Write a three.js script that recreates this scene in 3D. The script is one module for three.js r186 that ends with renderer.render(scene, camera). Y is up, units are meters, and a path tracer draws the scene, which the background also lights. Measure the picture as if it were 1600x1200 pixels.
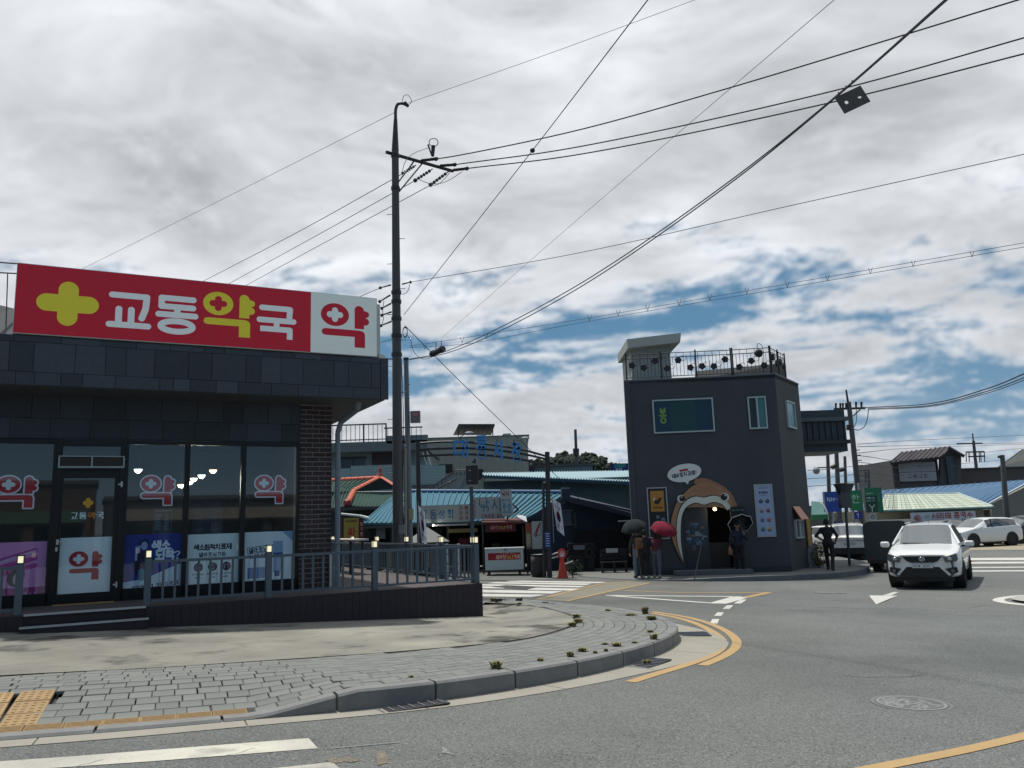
import * as THREE from 'three';
import { RoundedBoxGeometry } from 'three/addons/geometries/RoundedBoxGeometry.js';
import { mergeGeometries, mergeVertices } from 'three/addons/utils/BufferGeometryUtils.js';
import { MarchingCubes } from 'three/addons/objects/MarchingCubes.js';
import { ImprovedNoise } from 'three/addons/math/ImprovedNoise.js';

// ---------- camera, sky, sun, exposure ----------
const scene = new THREE.Scene();
const FOC = 1265, EYE = 1.6, PITCH = 9.664 * Math.PI / 180, ROLL = 1.89 * Math.PI / 180;   // focal length in photo pixels (1600 x 1200)
const camera = new THREE.PerspectiveCamera(2 * Math.atan(600 / FOC) * 180 / Math.PI, 4 / 3, 0.1, 3000);
camera.position.set(0, EYE, 0);
camera.rotation.order = 'YXZ';
camera.rotation.set(PITCH, 0, -ROLL);
camera.updateMatrixWorld(true);
const SUN = new THREE.Vector3(-0.19, 0.95, -0.25).normalize();
const renderer = new THREE.WebGLRenderer({ antialias: true });
renderer.toneMapping = THREE.LinearToneMapping;
renderer.toneMappingExposure = 1.0;
renderer.shadowMap.enabled = true;
const noise3 = new ImprovedNoise();
const fbm = (x, y, z, o = 5, g = 0.5) => { let s = 0, a = 1, n = 0; for (let i = 0; i < o; i++) { s += a * noise3.noise(x, y, z + i * 7.3); n += a; a *= g; x *= 2.03; y *= 2.03; } return s / n; };
const sstep = (a, b, x) => { const t = Math.min(1, Math.max(0, (x - a) / (b - a))); return t * t * (3 - 2 * t); };
const mix = (a, b, t) => a + (b - a) * t;
{
  const W = 2048, Hh = 1024, data = new Float32Array(W * Hh * 4);
  for (let j = 0; j < Hh; j++) {
    const el = ((j + 0.5) / Hh - 0.5) * Math.PI, y = Math.sin(el), ce = Math.cos(el);
    for (let i = 0; i < W; i++) {
      const az = ((i + 0.5) / W - 0.5) * 2 * Math.PI, x = Math.cos(az) * ce, z = Math.sin(az) * ce, o = (j * W + i) * 4;
      if (el < -0.02) { data[o] = 0.16; data[o + 1] = 0.165; data[o + 2] = 0.16; data[o + 3] = 1; continue; }
      const yy = Math.max(0, y), k = 1 / (yy + 0.13), px = x * k, pz = z * k;
      // blue air, paler to the horizon
      const h = Math.pow(1 - yy, 3);
      let r = mix(0.06, 0.17, h), g = mix(0.18, 0.34, h), b = mix(0.35, 0.49, h);
      const wx = fbm(px * 0.9 + 3.1, pz * 0.9, 1.7, 3), wz = fbm(px * 0.9, pz * 0.9 + 9.2, 5.1, 3);
      const qx = px + wx * 0.45, qz = pz + wz * 0.45;
      const big = fbm(qx * 0.42 + 11.4, qz * 0.6 + 2.7, 0.3, 3), mid = fbm(qx * 1.7 + 1.3, qz * 2.3 + 4.4, 2.2, 7, 0.58), fine = fbm(qx * 6.2, qz * 9.5, 6.6, 5, 0.66);
      // an even sheet overhead that breaks into bands lower down
      const cover = 0.12 + 0.75 * big + 0.46 * sstep(0.2, 0.45, yy) - 0.10 * sstep(-0.1, 0.6, x) * (1 - sstep(0.22, 0.45, yy)) - 0.75 * sstep(0.0, 0.6, z);   // clearer behind us, as the shop windows mirror it
      const dens = sstep(-0.2, 0.24, mid * 1.05 + cover + fine * 0.55);
      const thick = sstep(-0.32, 0.42, mid * 0.9 + 0.4 * big + 0.6 * fine);
      const shade = mix(0.885, 0.56, thick) * (1 + 0.72 * fine);
      const cr = shade * 0.955, cg = shade * 0.99, cb = shade * 1.045;
      r = mix(r, cr, dens); g = mix(g, cg, dens); b = mix(b, cb, dens);
      const hz = Math.pow(1 - yy, 14) * 0.6;
      data[o] = mix(r, 0.62, hz); data[o + 1] = mix(g, 0.66, hz); data[o + 2] = mix(b, 0.71, hz); data[o + 3] = 1;
    }
  }
  const t = new THREE.DataTexture(data, W, Hh, THREE.RGBAFormat, THREE.FloatType);
  t.mapping = THREE.EquirectangularReflectionMapping; t.magFilter = THREE.LinearFilter; t.minFilter = THREE.LinearFilter; t.wrapS = THREE.RepeatWrapping; t.needsUpdate = true;
  scene.background = t; scene.environment = t;
}
const sun = new THREE.DirectionalLight(new THREE.Color(1.0, 0.965, 0.90), 4.0);
sun.position.copy(SUN).multiplyScalar(90); sun.target.position.set(0, 0, -20); sun.position.add(sun.target.position);
sun.castShadow = true; sun.shadow.radius = 4; sun.shadow.mapSize.set(4096, 4096);
Object.assign(sun.shadow.camera, { left: -60, right: 60, top: 60, bottom: -60, near: 1, far: 220 });
scene.add(sun, sun.target);

// ---------- geometry of the place: pixel of the photograph -> direction; the ground gives the distance ----------
const V = (x, y, z) => new THREE.Vector3(x, y, z), clamp = (v, a, b) => Math.min(b, Math.max(a, v));
let seed = 12345; const rnd = () => { seed = (seed * 1664525 + 1013904223) >>> 0; return seed / 4294967296; }, rr = (a, b) => a + (b - a) * rnd(), pick = (a) => a[Math.floor(rnd() * a.length)];
const ray = (px, py) => V((px - 800) / FOC, -(py - 600) / FOC, -1).applyQuaternion(camera.quaternion);
const road = (x, z) => -0.027 * (clamp(x, -30, 9) + 3.9) - 0.018 * (clamp(-z, -5, 20) - 6.9);
const gp = (px, py, off = 0) => { const d = ray(px, py); let p = V(0, 0, 0); let t = 10; for (let i = 0; i < 40; i++) { p.set(d.x * t, EYE + d.y * t, d.z * t); t = (road(p.x, p.z) + off - EYE) / d.y; } return V(d.x * t, EYE + d.y * t, d.z * t); };
const at = (px, py, D) => { const d = ray(px, py); return d.multiplyScalar(D / -d.z).add(V(0, EYE, 0)); };
const onPlane = (px, py, P0, n) => { const d = ray(px, py), c = V(0, EYE, 0); const t = P0.clone().sub(c).dot(n) / d.dot(n); return c.add(d.multiplyScalar(t)); };

// ---------- scene helpers ----------
const taken = new Map();
const numbered = (n) => { const k = taken.get(n) || 0; taken.set(n, k + 1); return k ? n + '_' + String(k).padStart(3, '0') : n; };
const shadowy = (m) => { m.castShadow = true; m.receiveShadow = true; return m; };
function tag(o, label, category, group) { o.name = numbered(o.name); o.userData.label = label; o.userData.category = category; if (group) o.userData.group = group; scene.add(o); return o; }
function thing(name, label, category, pos, rotY = 0, group) { const g = new THREE.Group(); g.name = name; if (pos) g.position.copy(pos); g.rotation.y = rotY; return tag(g, label, category, group); }
function struct(o, name) { o.name = numbered(name); o.userData.kind = 'structure'; scene.add(o); return o; }
function part(parent, name, geo, mat) { const m = shadowy(new THREE.Mesh(geo, mat)); m.name = name; parent.add(m); return m; }
function obj(name, geo, mat, label, category, group) { const m = shadowy(new THREE.Mesh(geo, mat)); m.name = name; return tag(m, label, category, group); }
const boxCache = new Map();
const boxG = (w, h, d) => { const k = w.toFixed(3) + '|' + h.toFixed(3) + '|' + d.toFixed(3); if (!boxCache.has(k)) boxCache.set(k, new THREE.BoxGeometry(w, h, d)); return boxCache.get(k); };
function box(parent, name, mat, w, h, d, x, y, z, ry = 0, rx = 0, rz = 0) { const m = part(parent, name, boxG(w, h, d), mat); m.position.set(x, y, z); m.rotation.set(rx, ry, rz); return m; }
function rbox(parent, name, mat, w, h, d, r, x, y, z, ry = 0) { const m = part(parent, name, new RoundedBoxGeometry(w, h, d, 2, Math.min(r, w / 2.01, h / 2.01, d / 2.01)), mat); m.position.set(x, y, z); m.rotation.y = ry; return m; }
const gbox = (w, h, d, x = 0, y = 0, z = 0, ry = 0, rx = 0, rz = 0) => { const g = new THREE.BoxGeometry(w, h, d); g.applyMatrix4(new THREE.Matrix4().makeRotationFromEuler(new THREE.Euler(rx, ry, rz))); g.translate(x, y, z); return g; };
const gcyl = (r0, r1, a, b, seg = 10) => { const d = b.clone().sub(a), g = new THREE.CylinderGeometry(r1, r0, d.length(), seg); g.applyQuaternion(new THREE.Quaternion().setFromUnitVectors(V(0, 1, 0), d.clone().normalize())); const m = a.clone().add(b).multiplyScalar(0.5); g.translate(m.x, m.y, m.z); return g; };
const merge = (a) => mergeGeometries(a.map((g) => { const q = g.index ? g.toNonIndexed() : g; for (const k of Object.keys(q.attributes)) if (!['position', 'normal', 'uv', 'color'].includes(k)) q.deleteAttribute(k); return q; }));
const gtube = (pts, r, seg = 24, rad = 6) => new THREE.TubeGeometry(new THREE.CatmullRomCurve3(pts), seg, r, rad);
const gext = (shape, depth, bevel = 0) => new THREE.ExtrudeGeometry(shape, { depth, bevelEnabled: bevel > 0, bevelSize: bevel, bevelThickness: bevel, bevelSegments: 1, curveSegments: 14 });
const shp = (pts) => new THREE.Shape(pts.map(([x, y]) => new THREE.Vector2(x, y)));
// a slab over a polygon of ground points, its top following a height function
function sheet(poly, hfun, uvScale = 1) {
  const s = shp(poly.map((p) => [p.x, -p.z])), g = new THREE.ShapeGeometry(s), P = g.attributes.position, uv = g.attributes.uv;
  for (let i = 0; i < P.count; i++) { const x = P.getX(i), z = -P.getY(i); P.setXYZ(i, x, hfun(x, z), z); uv.setXY(i, x * uvScale, z * uvScale); }
  g.computeVertexNormals(); return g;
}
// a quad strip between two polylines of points
function strip(A, B, uvS = 1) {
  const pos = [], uv = [], idx = []; let s = 0;
  for (let i = 0; i < A.length; i++) { if (i) s += A[i].distanceTo(A[i - 1]); const w = A[i].distanceTo(B[i]); pos.push(A[i].x, A[i].y, A[i].z, B[i].x, B[i].y, B[i].z); uv.push(s * uvS, 0, s * uvS, w * uvS); if (i) { const k = i * 2; idx.push(k - 2, k, k - 1, k - 1, k, k + 1); } }
  const g = new THREE.BufferGeometry(); g.setAttribute('position', new THREE.Float32BufferAttribute(pos, 3)); g.setAttribute('uv', new THREE.Float32BufferAttribute(uv, 2)); g.setIndex(idx); g.computeVertexNormals(); return g;
}
// ---------- textures and materials ----------
function tex(w, h, fn, srgb = false, repeat = 1) {   // fn(u, v) -> [r, g, b] 0..1 (linear unless srgb)
  const d = new Uint8Array(w * h * 4);
  for (let j = 0; j < h; j++) for (let i = 0; i < w; i++) { const c = fn(i / w, j / h, i, j), o = (j * w + i) * 4; d[o] = clamp(c[0], 0, 1) * 255; d[o + 1] = clamp(c[1], 0, 1) * 255; d[o + 2] = clamp(c[2], 0, 1) * 255; d[o + 3] = 255; }
  const t = new THREE.DataTexture(d, w, h, THREE.RGBAFormat); t.magFilter = THREE.LinearFilter; t.minFilter = THREE.LinearMipmapLinearFilter; t.wrapS = t.wrapT = THREE.RepeatWrapping; t.colorSpace = srgb ? THREE.SRGBColorSpace : THREE.NoColorSpace; t.repeat.set(repeat, repeat); t.needsUpdate = true; return t;
}
// tileable noise
const tn = (u, v, f, z, o = 3) => { let s = 0, a = 1, n = 0; for (let k = 0; k < o; k++) { const U = u * f, W2 = v * f; const bu = noise3.noise(U, W2, z), cu = noise3.noise(U - f, W2, z), du = noise3.noise(U, W2 - f, z), eu = noise3.noise(U - f, W2 - f, z); s += a * mix(mix(bu, cu, u), mix(du, eu, u), v); n += a; a *= 0.55; f *= 2; z += 3.7; } return s / n; };
const hash = (i, j, k = 0) => { let h = (i * 374761393 + j * 668265263 + k * 1442695041) | 0; h = Math.imul(h ^ (h >>> 13), 1274126177); return ((h ^ (h >>> 16)) >>> 0) / 4294967296; };
const canvas = (w, h, draw) => { const c = document.createElement('canvas'); c.width = w; c.height = h; const g = c.getContext('2d'); g.lineCap = g.lineJoin = 'round'; draw(g, w, h); const t = new THREE.CanvasTexture(c); t.colorSpace = THREE.SRGBColorSpace; t.anisotropy = 8; return t; };
const M = (rgb, rough = 0.8, o = {}) => new THREE.MeshStandardMaterial({ color: Array.isArray(rgb) ? new THREE.Color().setRGB(...rgb) : new THREE.Color(rgb), roughness: rough, side: THREE.DoubleSide, ...o });
const asphaltT = tex(1024, 1024, (u, v, i, j) => { const b = 0.60 + 0.16 * tn(u, v, 6, 1.5, 3), h = hash(i >> 1, j >> 1), s = h > 0.82 ? 0.55 * hash(i >> 1, j >> 1, 3) : (h < 0.25 ? -0.42 * hash(i >> 1, j >> 1, 7) : 0), n = b + s + 0.16 * (hash(i, j, 5) - 0.5); return [n * 1.0, n * 1.0, n * 0.965]; });
const concreteT = tex(1024, 1024, (u, v, i, j) => { const n = 0.78 + 0.20 * tn(u, v, 5, 8.2, 5) + 0.06 * (hash(i, j) - 0.5); return [n, n * 0.985, n * 0.94]; });
const plasterT = tex(512, 512, (u, v, i, j) => { const n = 0.84 + 0.22 * tn(u, v, 6, 3.2, 6) + 0.08 * (hash(i, j) - 0.5); return [n, n, n]; });
const grainT = tex(256, 256, (u, v, i, j) => { const n = 0.5 + 0.5 * tn(u, v, 32, 4.4, 3); return [n, n, n]; });
const stoneT = tex(512, 512, (u, v, i, j) => { const n = 0.78 + 0.34 * tn(u, v, 4, 5.9, 6) + 0.12 * tn(u, v * 1, 24, 1.1, 2); return [n * 0.98, n, n * 1.04]; });
const rep = (t, x, y) => { const c = t.clone(); c.repeat.set(x, y ?? x); c.needsUpdate = true; return c; };
const mAsphalt = M([0.180, 0.188, 0.184], 0.92, { map: rep(asphaltT, 0.17), vertexColors: true });

const apronT = canvas(1024, 1024, (g) => { g.fillStyle = '#c9c6bc'; g.fillRect(0, 0, 1024, 1024); const im = g.getImageData(0, 0, 1024, 1024), d = im.data; for (let j = 0; j < 1024; j++) for (let i = 0; i < 1024; i++) { const u = i / 1024, v = j / 1024, n = tn(u, v, 4, 2.2, 6), m = tn(u, v, 9, 7.7, 4), k = 1 + 0.5 * n - 0.5 * sstep(0.02, 0.35, m) + 0.12 * (hash(i, j) - 0.5), o = (j * 1024 + i) * 4; d[o] *= k; d[o + 1] *= k; d[o + 2] *= k * (1 - 0.05 * n); } g.putImageData(im, 0, 0); for (let i = 0; i < 260; i++) { let x = hash(i, 1) * 1024, y = hash(i, 2) * 1024; const a = 0.5 + (hash(i, 3) - 0.5) * 1.6; g.strokeStyle = 'rgba(50,50,44,' + (0.2 + 0.35 * hash(i, 4)) + ')'; g.lineWidth = 0.8 + 1.8 * hash(i, 5); g.beginPath(); g.moveTo(x, y); for (let k = 0; k < 6; k++) { x += Math.cos(a) * 7 + (hash(i, k, 6) - 0.5) * 7; y += Math.sin(a) * 7 + (hash(i, k, 7) - 0.5) * 7; g.lineTo(x, y); } g.stroke(); } }); apronT.wrapS = apronT.wrapT = THREE.RepeatWrapping; apronT.repeat.set(0.16, 0.16);
const mConcrete = M([0.345, 0.345, 0.325], 0.9, { map: apronT, vertexColors: true });
const mGutter = M([0.33, 0.315, 0.275], 0.9, { map: rep(concreteT, 0.5) });
const mKerb = M([0.222, 0.218, 0.205], 0.85, { map: rep(stoneT, 0.9) });
const mPaint = M([0.60, 0.60, 0.58], 0.7, { map: rep(concreteT, 0.7) }), mPaintOld = M([0.66, 0.66, 0.64], 0.75, { map: apronT }), mYellow = M([0.45, 0.30, 0.13], 0.7, { map: rep(concreteT, 0.7) });
const mDark = M([0.012, 0.012, 0.014], 0.6), mBlack = M([0.02, 0.021, 0.024], 0.5), mSteel = M([0.23, 0.25, 0.28], 0.45, { metalness: 0.6 }), mWhite = M([0.72, 0.73, 0.73], 0.5), mCable = M([0.02, 0.02, 0.025], 0.6);
const mGlass = new THREE.MeshPhysicalMaterial({ color: new THREE.Color().setRGB(0.80, 0.89, 0.93), roughness: 0.02, transmission: 1, thickness: 0, ior: 1.85, side: THREE.DoubleSide });
const mDarkGlass = M([0.012, 0.02, 0.027], 0.06, { metalness: 0.0 });
// ---------- Hangul by strokes (no Korean font exists here) ----------
const JC = 'ㄱㄲㄴㄷㄸㄹㅁㅂㅃㅅㅆㅇㅈㅉㅊㅋㅌㅍㅎ', JV = 'ㅏㅐㅑㅒㅓㅔㅕㅖㅗㅘㅙㅚㅛㅜㅝㅞㅟㅠㅡㅢㅣ', JT = ' ㄱㄲㄳㄴㄵㄶㄷㄹㄺㄻㄼㄽㄾㄿㅀㅁㅂㅄㅅㅆㅇㅈㅊㅋㅌㅍㅎ';
const JS = { 'ㄱ': [[0, 0, 1, 0, 0.88, 1]], 'ㄴ': [[0, 0, 0, 1, 1, 1]], 'ㄷ': [[1, 0, 0, 0, 0, 1, 1, 1]], 'ㄹ': [[0, 0, 1, 0, 1, 0.5, 0, 0.5, 0, 1, 1, 1]], 'ㅁ': [[0, 0, 1, 0, 1, 1, 0, 1, 0, 0]], 'ㅂ': [[0, 0, 0, 1, 1, 1, 1, 0], [0, 0.5, 1, 0.5]], 'ㅅ': [[0.5, 0, 0.42, 0.4, 0, 1], [0.46, 0.35, 1, 1]], 'ㅇ': ['o'], 'ㅈ': [[0.05, 0, 0.95, 0], [0.5, 0, 0.42, 0.45, 0, 1], [0.46, 0.4, 1, 1]], 'ㅊ': [[0.35, 0, 0.65, 0], [0.05, 0.25, 0.95, 0.25], [0.5, 0.25, 0.42, 0.55, 0, 1], [0.46, 0.5, 1, 1]], 'ㅋ': [[0, 0, 1, 0, 0.88, 1], [0, 0.45, 0.95, 0.45]], 'ㅌ': [[1, 0, 0, 0, 0, 1, 1, 1], [0, 0.5, 0.9, 0.5]], 'ㅍ': [[0, 0, 1, 0], [0, 1, 1, 1], [0.3, 0, 0.3, 1], [0.7, 0, 0.7, 1]], 'ㅎ': [[0.3, 0, 0.7, 0], [0, 0.24, 1, 0.24], 'O'] };
for (const [d, s] of [['ㄲ', 'ㄱ'], ['ㄸ', 'ㄷ'], ['ㅃ', 'ㅂ'], ['ㅆ', 'ㅅ'], ['ㅉ', 'ㅈ']]) JS[d] = [0, 0.55].flatMap((o) => JS[s].map((l) => l.map((v, i) => (i % 2 ? v : o + v * 0.45))));
const VS = { 'ㅏ': [[0.3, 0, 0.3, 1], [0.3, 0.48, 1, 0.48]], 'ㅐ': [[0.15, 0, 0.15, 1], [0.85, 0, 0.85, 1], [0.15, 0.5, 0.85, 0.5]], 'ㅑ': [[0.3, 0, 0.3, 1], [0.3, 0.35, 1, 0.35], [0.3, 0.65, 1, 0.65]], 'ㅓ': [[0.85, 0, 0.85, 1], [0.1, 0.48, 0.85, 0.48]], 'ㅔ': [[0.55, 0, 0.55, 1], [1, 0, 1, 1], [0, 0.48, 0.55, 0.48]], 'ㅕ': [[0.85, 0, 0.85, 1], [0.1, 0.33, 0.85, 0.33], [0.1, 0.63, 0.85, 0.63]], 'ㅣ': [[0.5, 0, 0.5, 1]] };
const HS = { 'ㅗ': [[0, 0.9, 1, 0.9], [0.5, 0.1, 0.5, 0.9]], 'ㅛ': [[0, 0.9, 1, 0.9], [0.33, 0.1, 0.33, 0.9], [0.67, 0.1, 0.67, 0.9]], 'ㅜ': [[0, 0.2, 1, 0.2], [0.5, 0.2, 0.5, 1]], 'ㅠ': [[0, 0.2, 1, 0.2], [0.33, 0.2, 0.33, 1], [0.67, 0.2, 0.67, 1]], 'ㅡ': [[0, 0.5, 1, 0.5]] };
const CX = { 'ㅘ': 'ㅗㅏ', 'ㅙ': 'ㅗㅐ', 'ㅚ': 'ㅗㅣ', 'ㅝ': 'ㅜㅓ', 'ㅞ': 'ㅜㅔ', 'ㅟ': 'ㅜㅣ', 'ㅢ': 'ㅡㅣ' };
function syllable(ch) {   // strokes in a unit square, y down
  const c = ch.charCodeAt(0) - 0xac00, out = [];
  const put = (list, x, y, w, h) => { for (const l of list || []) out.push(l === 'o' ? ['o', x + w / 2, y + h / 2, w / 2, h / 2] : l === 'O' ? ['o', x + w / 2, y + h * 0.7, w * 0.4, h * 0.3] : l.map((v, i) => (i % 2 ? y + v * h : x + v * w))); };
  if (c < 0 || c > 11171) return out;
  const L = JC[Math.floor(c / 588)], Vw = JV[Math.floor((c % 588) / 28)], T = JT[c % 28], f = T !== ' ', hh = f ? 0.56 : 1;
  if (VS[Vw]) { put(JS[L], 0.04, 0.08 * hh, 0.46, (f ? 0.84 : 0.72) * hh); put(VS[Vw], 0.6, 0, 0.38, hh); }
  else if (HS[Vw]) { put(JS[L], 0.17, 0.02, 0.66, 0.46 * hh); put(HS[Vw], 0, 0.52 * hh, 1, 0.42 * hh); }
  else { const [a, b] = CX[Vw]; put(JS[L], 0.06, 0.02, 0.46, 0.42 * hh); put(HS[a], 0, 0.5 * hh, 0.62, 0.4 * hh); put(VS[b], 0.68, 0, 0.3, hh); }
  if (f) put(JS[T], 0.14, 0.66, 0.74, 0.33);
  return out;
}
function strokeGlyph(g, ch, x, y, w, h, lw) {
  g.lineWidth = lw;
  for (const s of syllable(ch)) { g.beginPath(); if (s[0] === 'o') g.ellipse(x + s[1] * w, y + s[2] * h, s[3] * w, s[4] * h, 0, 0, 7); else for (let i = 0; i < s.length; i += 2) g[i ? 'lineTo' : 'moveTo'](x + s[i] * w, y + s[i + 1] * h); g.stroke(); }
}
function hangul(g, str, x, y, w, h, color, lw, gap = 0.18) {   // a line of text in the box (x, y, w, h)
  const n = [...str].reduce((a, c) => a + (c === ' ' ? 0.5 : /[A-Za-z0-9?!]/.test(c) ? 0.6 : 1), 0), cw = w / n; let X = x; g.strokeStyle = g.fillStyle = color;
  for (const c of str) { if (c === ' ') { X += cw * 0.5; continue; } if (/[A-Za-z0-9?!]/.test(c)) { g.font = 'bold ' + Math.round(h * 1.2) + 'px sans-serif'; g.textAlign = 'left'; g.fillText(c, X, y + h * 0.96, cw * 0.62); X += cw * 0.6; continue; } strokeGlyph(g, c, X + cw * gap / 2, y, cw * (1 - gap), h, lw); X += cw; }
}
// ---------- the ground ----------
const roadG = struct(new THREE.Group(), 'road');
{
  const xs = [-400, -120, -60], zs = [300, 60, 20]; for (let x = -30; x <= 30; x += 0.75) xs.push(x); xs.push(45, 70, 120, 250, 500); for (let z = 5; z >= -50; z -= 0.75) zs.push(z); zs.push(-60, -80, -120, -200, -400, -900);
  const pos = [], col = [], uv = [], idx = [];
  for (const z of zs) for (const x of xs) { const y = road(x, z); pos.push(x, y, z); uv.push(x, z); const n = 1 + 0.42 * fbm(x * 0.16, z * 0.16, 3.3, 4) + 0.22 * fbm(x * 0.35 + z * 0.2, z * 0.5, 5.1, 3) + 0.2 * fbm(x * 0.9, z * 0.9, 8.1, 3), w = 0.1 * fbm(x * 0.1 + 5, z * 0.1, 1.1, 2); col.push(n * (1 + w), n, n * (1 - w)); }
  const nx = xs.length; for (let j = 0; j + 1 < zs.length; j++) for (let i = 0; i + 1 < nx; i++) { const a = j * nx + i; idx.push(a, a + 1, a + nx, a + 1, a + nx + 1, a + nx); }
  const g = new THREE.BufferGeometry(); g.setAttribute('position', new THREE.Float32BufferAttribute(pos, 3)); g.setAttribute('color', new THREE.Float32BufferAttribute(col, 3)); g.setAttribute('uv', new THREE.Float32BufferAttribute(uv, 2)); g.setIndex(idx); g.computeVertexNormals();
  part(roadG, 'asphalt', g, mAsphalt);
}
const lift = (p, h) => V(p.x, road(p.x, p.z) + h, p.z);
const markPoly = (name, pxs, mat, h = 0.004) => part(roadG, name, sheet(pxs.map(([x, y]) => gp(x, y)), (x, z) => road(x, z) + h), mat);
const markLine = (name, pxs, wid, mat, h = 0.004, n = 40) => { const c = new THREE.CatmullRomCurve3(pxs.map(([x, y]) => gp(x, y))), A = [], B = []; for (let i = 0; i <= n; i++) { const p = c.getPoint(i / n), t = c.getTangent(i / n), s = V(-t.z, 0, t.x).normalize().multiplyScalar(wid / 2); A.push(lift(p.clone().add(s), h)); B.push(lift(p.clone().sub(s), h)); } return part(roadG, name, strip(B, A), mat); };
// zebra crossing to the market
for (const q of [[[660, 930.5], [830, 933], [852, 929.5], [660, 926.5]], [[680, 924.5], [862, 927.5], [880, 924], [690, 920.5]], [[690, 918.5], [787, 919.5], [792, 916.8], [700, 916]], [[824, 921.5], [893, 923], [907, 920], [832, 918.3]], [[700, 914.2], [905, 918], [915, 915.8], [715, 912.2]], [[760, 911.5], [916, 914.2], [925, 912], [775, 909.6]], [[790, 908.8], [934, 911.4], [950, 909.6], [800, 906.9]]]) markPoly('crosswalk_stripe', q, mPaint);
// the worn ochre band beside the crossing
const mOchre = M([0.225, 0.21, 0.165], 0.9, { map: rep(concreteT, 0.6) });
markPoly('worn_band', [[838, 937], [886, 939.5], [1016, 911], [985, 908.5], [952, 911]], mOchre);
markLine('band_edge_line', [[886, 939.5], [950, 925], [1016, 911]], 0.1, mYellow, 0.008);
markLine('band_edge_line', [[838, 937], [900, 922], [952, 911], [985, 908.5]], 0.1, mYellow, 0.008);
// give-way triangle, dashes, box lines
for (const l of [[[948, 930.5], [1158, 932.5]], [[948, 930.5], [1120, 943]], [[1120, 943.2], [1158, 932.6]]]) markLine('triangle_line', l, l[0][0] > 1000 ? 0.42 : 0.19, mPaint, 0.005, 8);
for (const q of [[[1109, 974.5], [1121, 974.5], [1124, 967.5], [1113, 967.5]], [[1116, 962.5], [1127, 962.5], [1131, 957], [1121, 957]], [[1129, 951.5], [1140, 951.5], [1146, 946], [1136, 946]], [[1146, 943.2], [1158, 943.2], [1167, 937], [1157, 937]]]) markPoly('lane_dash', q, mPaint);
markLine('box_line', [[975, 923], [1070, 926], [1202, 926]], 0.13, mYellow, 0.005, 12); markLine('box_line', [[1202, 926], [1166, 933.5]], 0.2, mYellow, 0.006, 6);
// double yellow lines round the corner
markLine('yellow_line', [[1017, 958], [1060, 966], [1100, 980], [1126, 998], [1129, 1010], [1110, 1025], [1070, 1040], [1030, 1052], [985, 1066]], 0.14, mYellow, 0.005, 60);
markLine('yellow_line', [[1020, 956], [1075, 965], [1120, 979], [1148, 997], [1149, 1012], [1130, 1026], [1098, 1040]], 0.14, mYellow, 0.005, 60);
// near zebra stripes, faded paint, yellow line, arrow, roundabout ring
markPoly('crosswalk_stripe', [[-80, 1212], [-80, 1196], [120, 1182], [482, 1154], [497, 1170], [240, 1190]], mPaintOld); markPoly('crosswalk_stripe', [[410, 1203], [520, 1191.5], [532, 1203], [525, 1225], [380, 1225]], mPaintOld);
markLine('yellow_line', [[1330, 1208], [1420, 1190], [1500, 1174], [1570, 1158], [1640, 1140]], 0.13, mYellow, 0.005, 20);
const mFadeY = M([0.235, 0.20, 0.15], 0.9, { map: rep(asphaltT, 0.2) }), mFadeW = M([0.27, 0.275, 0.27], 0.9, { map: rep(asphaltT, 0.2) }); markPoly('faded_yellow_patch', [[588, 1177], [595, 1174], [602, 1176], [607, 1185], [604, 1193], [590, 1197]], mFadeY); markPoly('faded_yellow_patch', [[508, 1188], [516, 1184], [530, 1186], [541, 1182.5], [552, 1185], [563, 1189], [550, 1192], [538, 1190.5], [522, 1194], [514, 1192]], mFadeY);
markPoly('faded_white_line', [[514, 1169.5], [625, 1159.5], [626, 1161], [515, 1171]], mFadeW); markPoly('faded_white_line', [[689, 1169], [694, 1167.5], [699, 1171], [703, 1175], [712, 1182], [703, 1179.5], [697, 1177.5], [690, 1178], [692, 1173]], mFadeW);
markPoly('lane_arrow', [[1358, 930.5], [1402, 931], [1369, 944.5]], mPaint); markPoly('lane_arrow', [[1380, 930.5], [1392, 930.7], [1404, 925.5], [1397, 925]], mPaint, 0.005);
const ringC = gp(1700, 939); { const mk = (r0, r1, mat, h, name) => { const A = [], B = []; for (let i = 0; i <= 64; i++) { const a = i / 64 * Math.PI * 2; A.push(lift(V(ringC.x + Math.cos(a) * r0, 0, ringC.z + Math.sin(a) * r0), h)); B.push(lift(V(ringC.x + Math.cos(a) * r1, 0, ringC.z + Math.sin(a) * r1), h)); } part(roadG, name, strip(A, B), mat); };
  const R0 = gp(1551, 937).distanceTo(ringC); mk(R0 - 0.24, R0, mPaint, 0.006, 'ring_line'); mk(R0 - 0.72, R0 - 0.38, M([0.4, 0.4, 0.385], 0.85, { map: rep(concreteT, 0.7) }), 0.05, 'ring_kerb'); mk(0.01, R0 - 0.72, M([0.3, 0.29, 0.25], 0.9, { map: rep(concreteT, 0.3) }), 0.05, 'ring_paving'); }
// sealed cracks and a patch of newer asphalt
for (const l of [[[1215, 955], [1250, 953], [1292, 956]], [[1480, 951], [1540, 946], [1620, 949]], [[1320, 1056], [1380, 1058], [1440, 1055]]]) markLine('crack', l.flatMap(([x, y], i) => i ? [[(l[i - 1][0] + x) / 2 + 6, (l[i - 1][1] + y) / 2 + 1.6], [x, y]] : [[x, y]]), 0.014, M([0.06, 0.06, 0.06], 0.9), 0.003, 30);
markPoly('asphalt_patch', [[768, 917.2], [790, 914.5], [845, 917], [822, 921.5]], M([0.075, 0.078, 0.08], 0.95, { map: rep(asphaltT, 0.2) }), 0.006);
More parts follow.
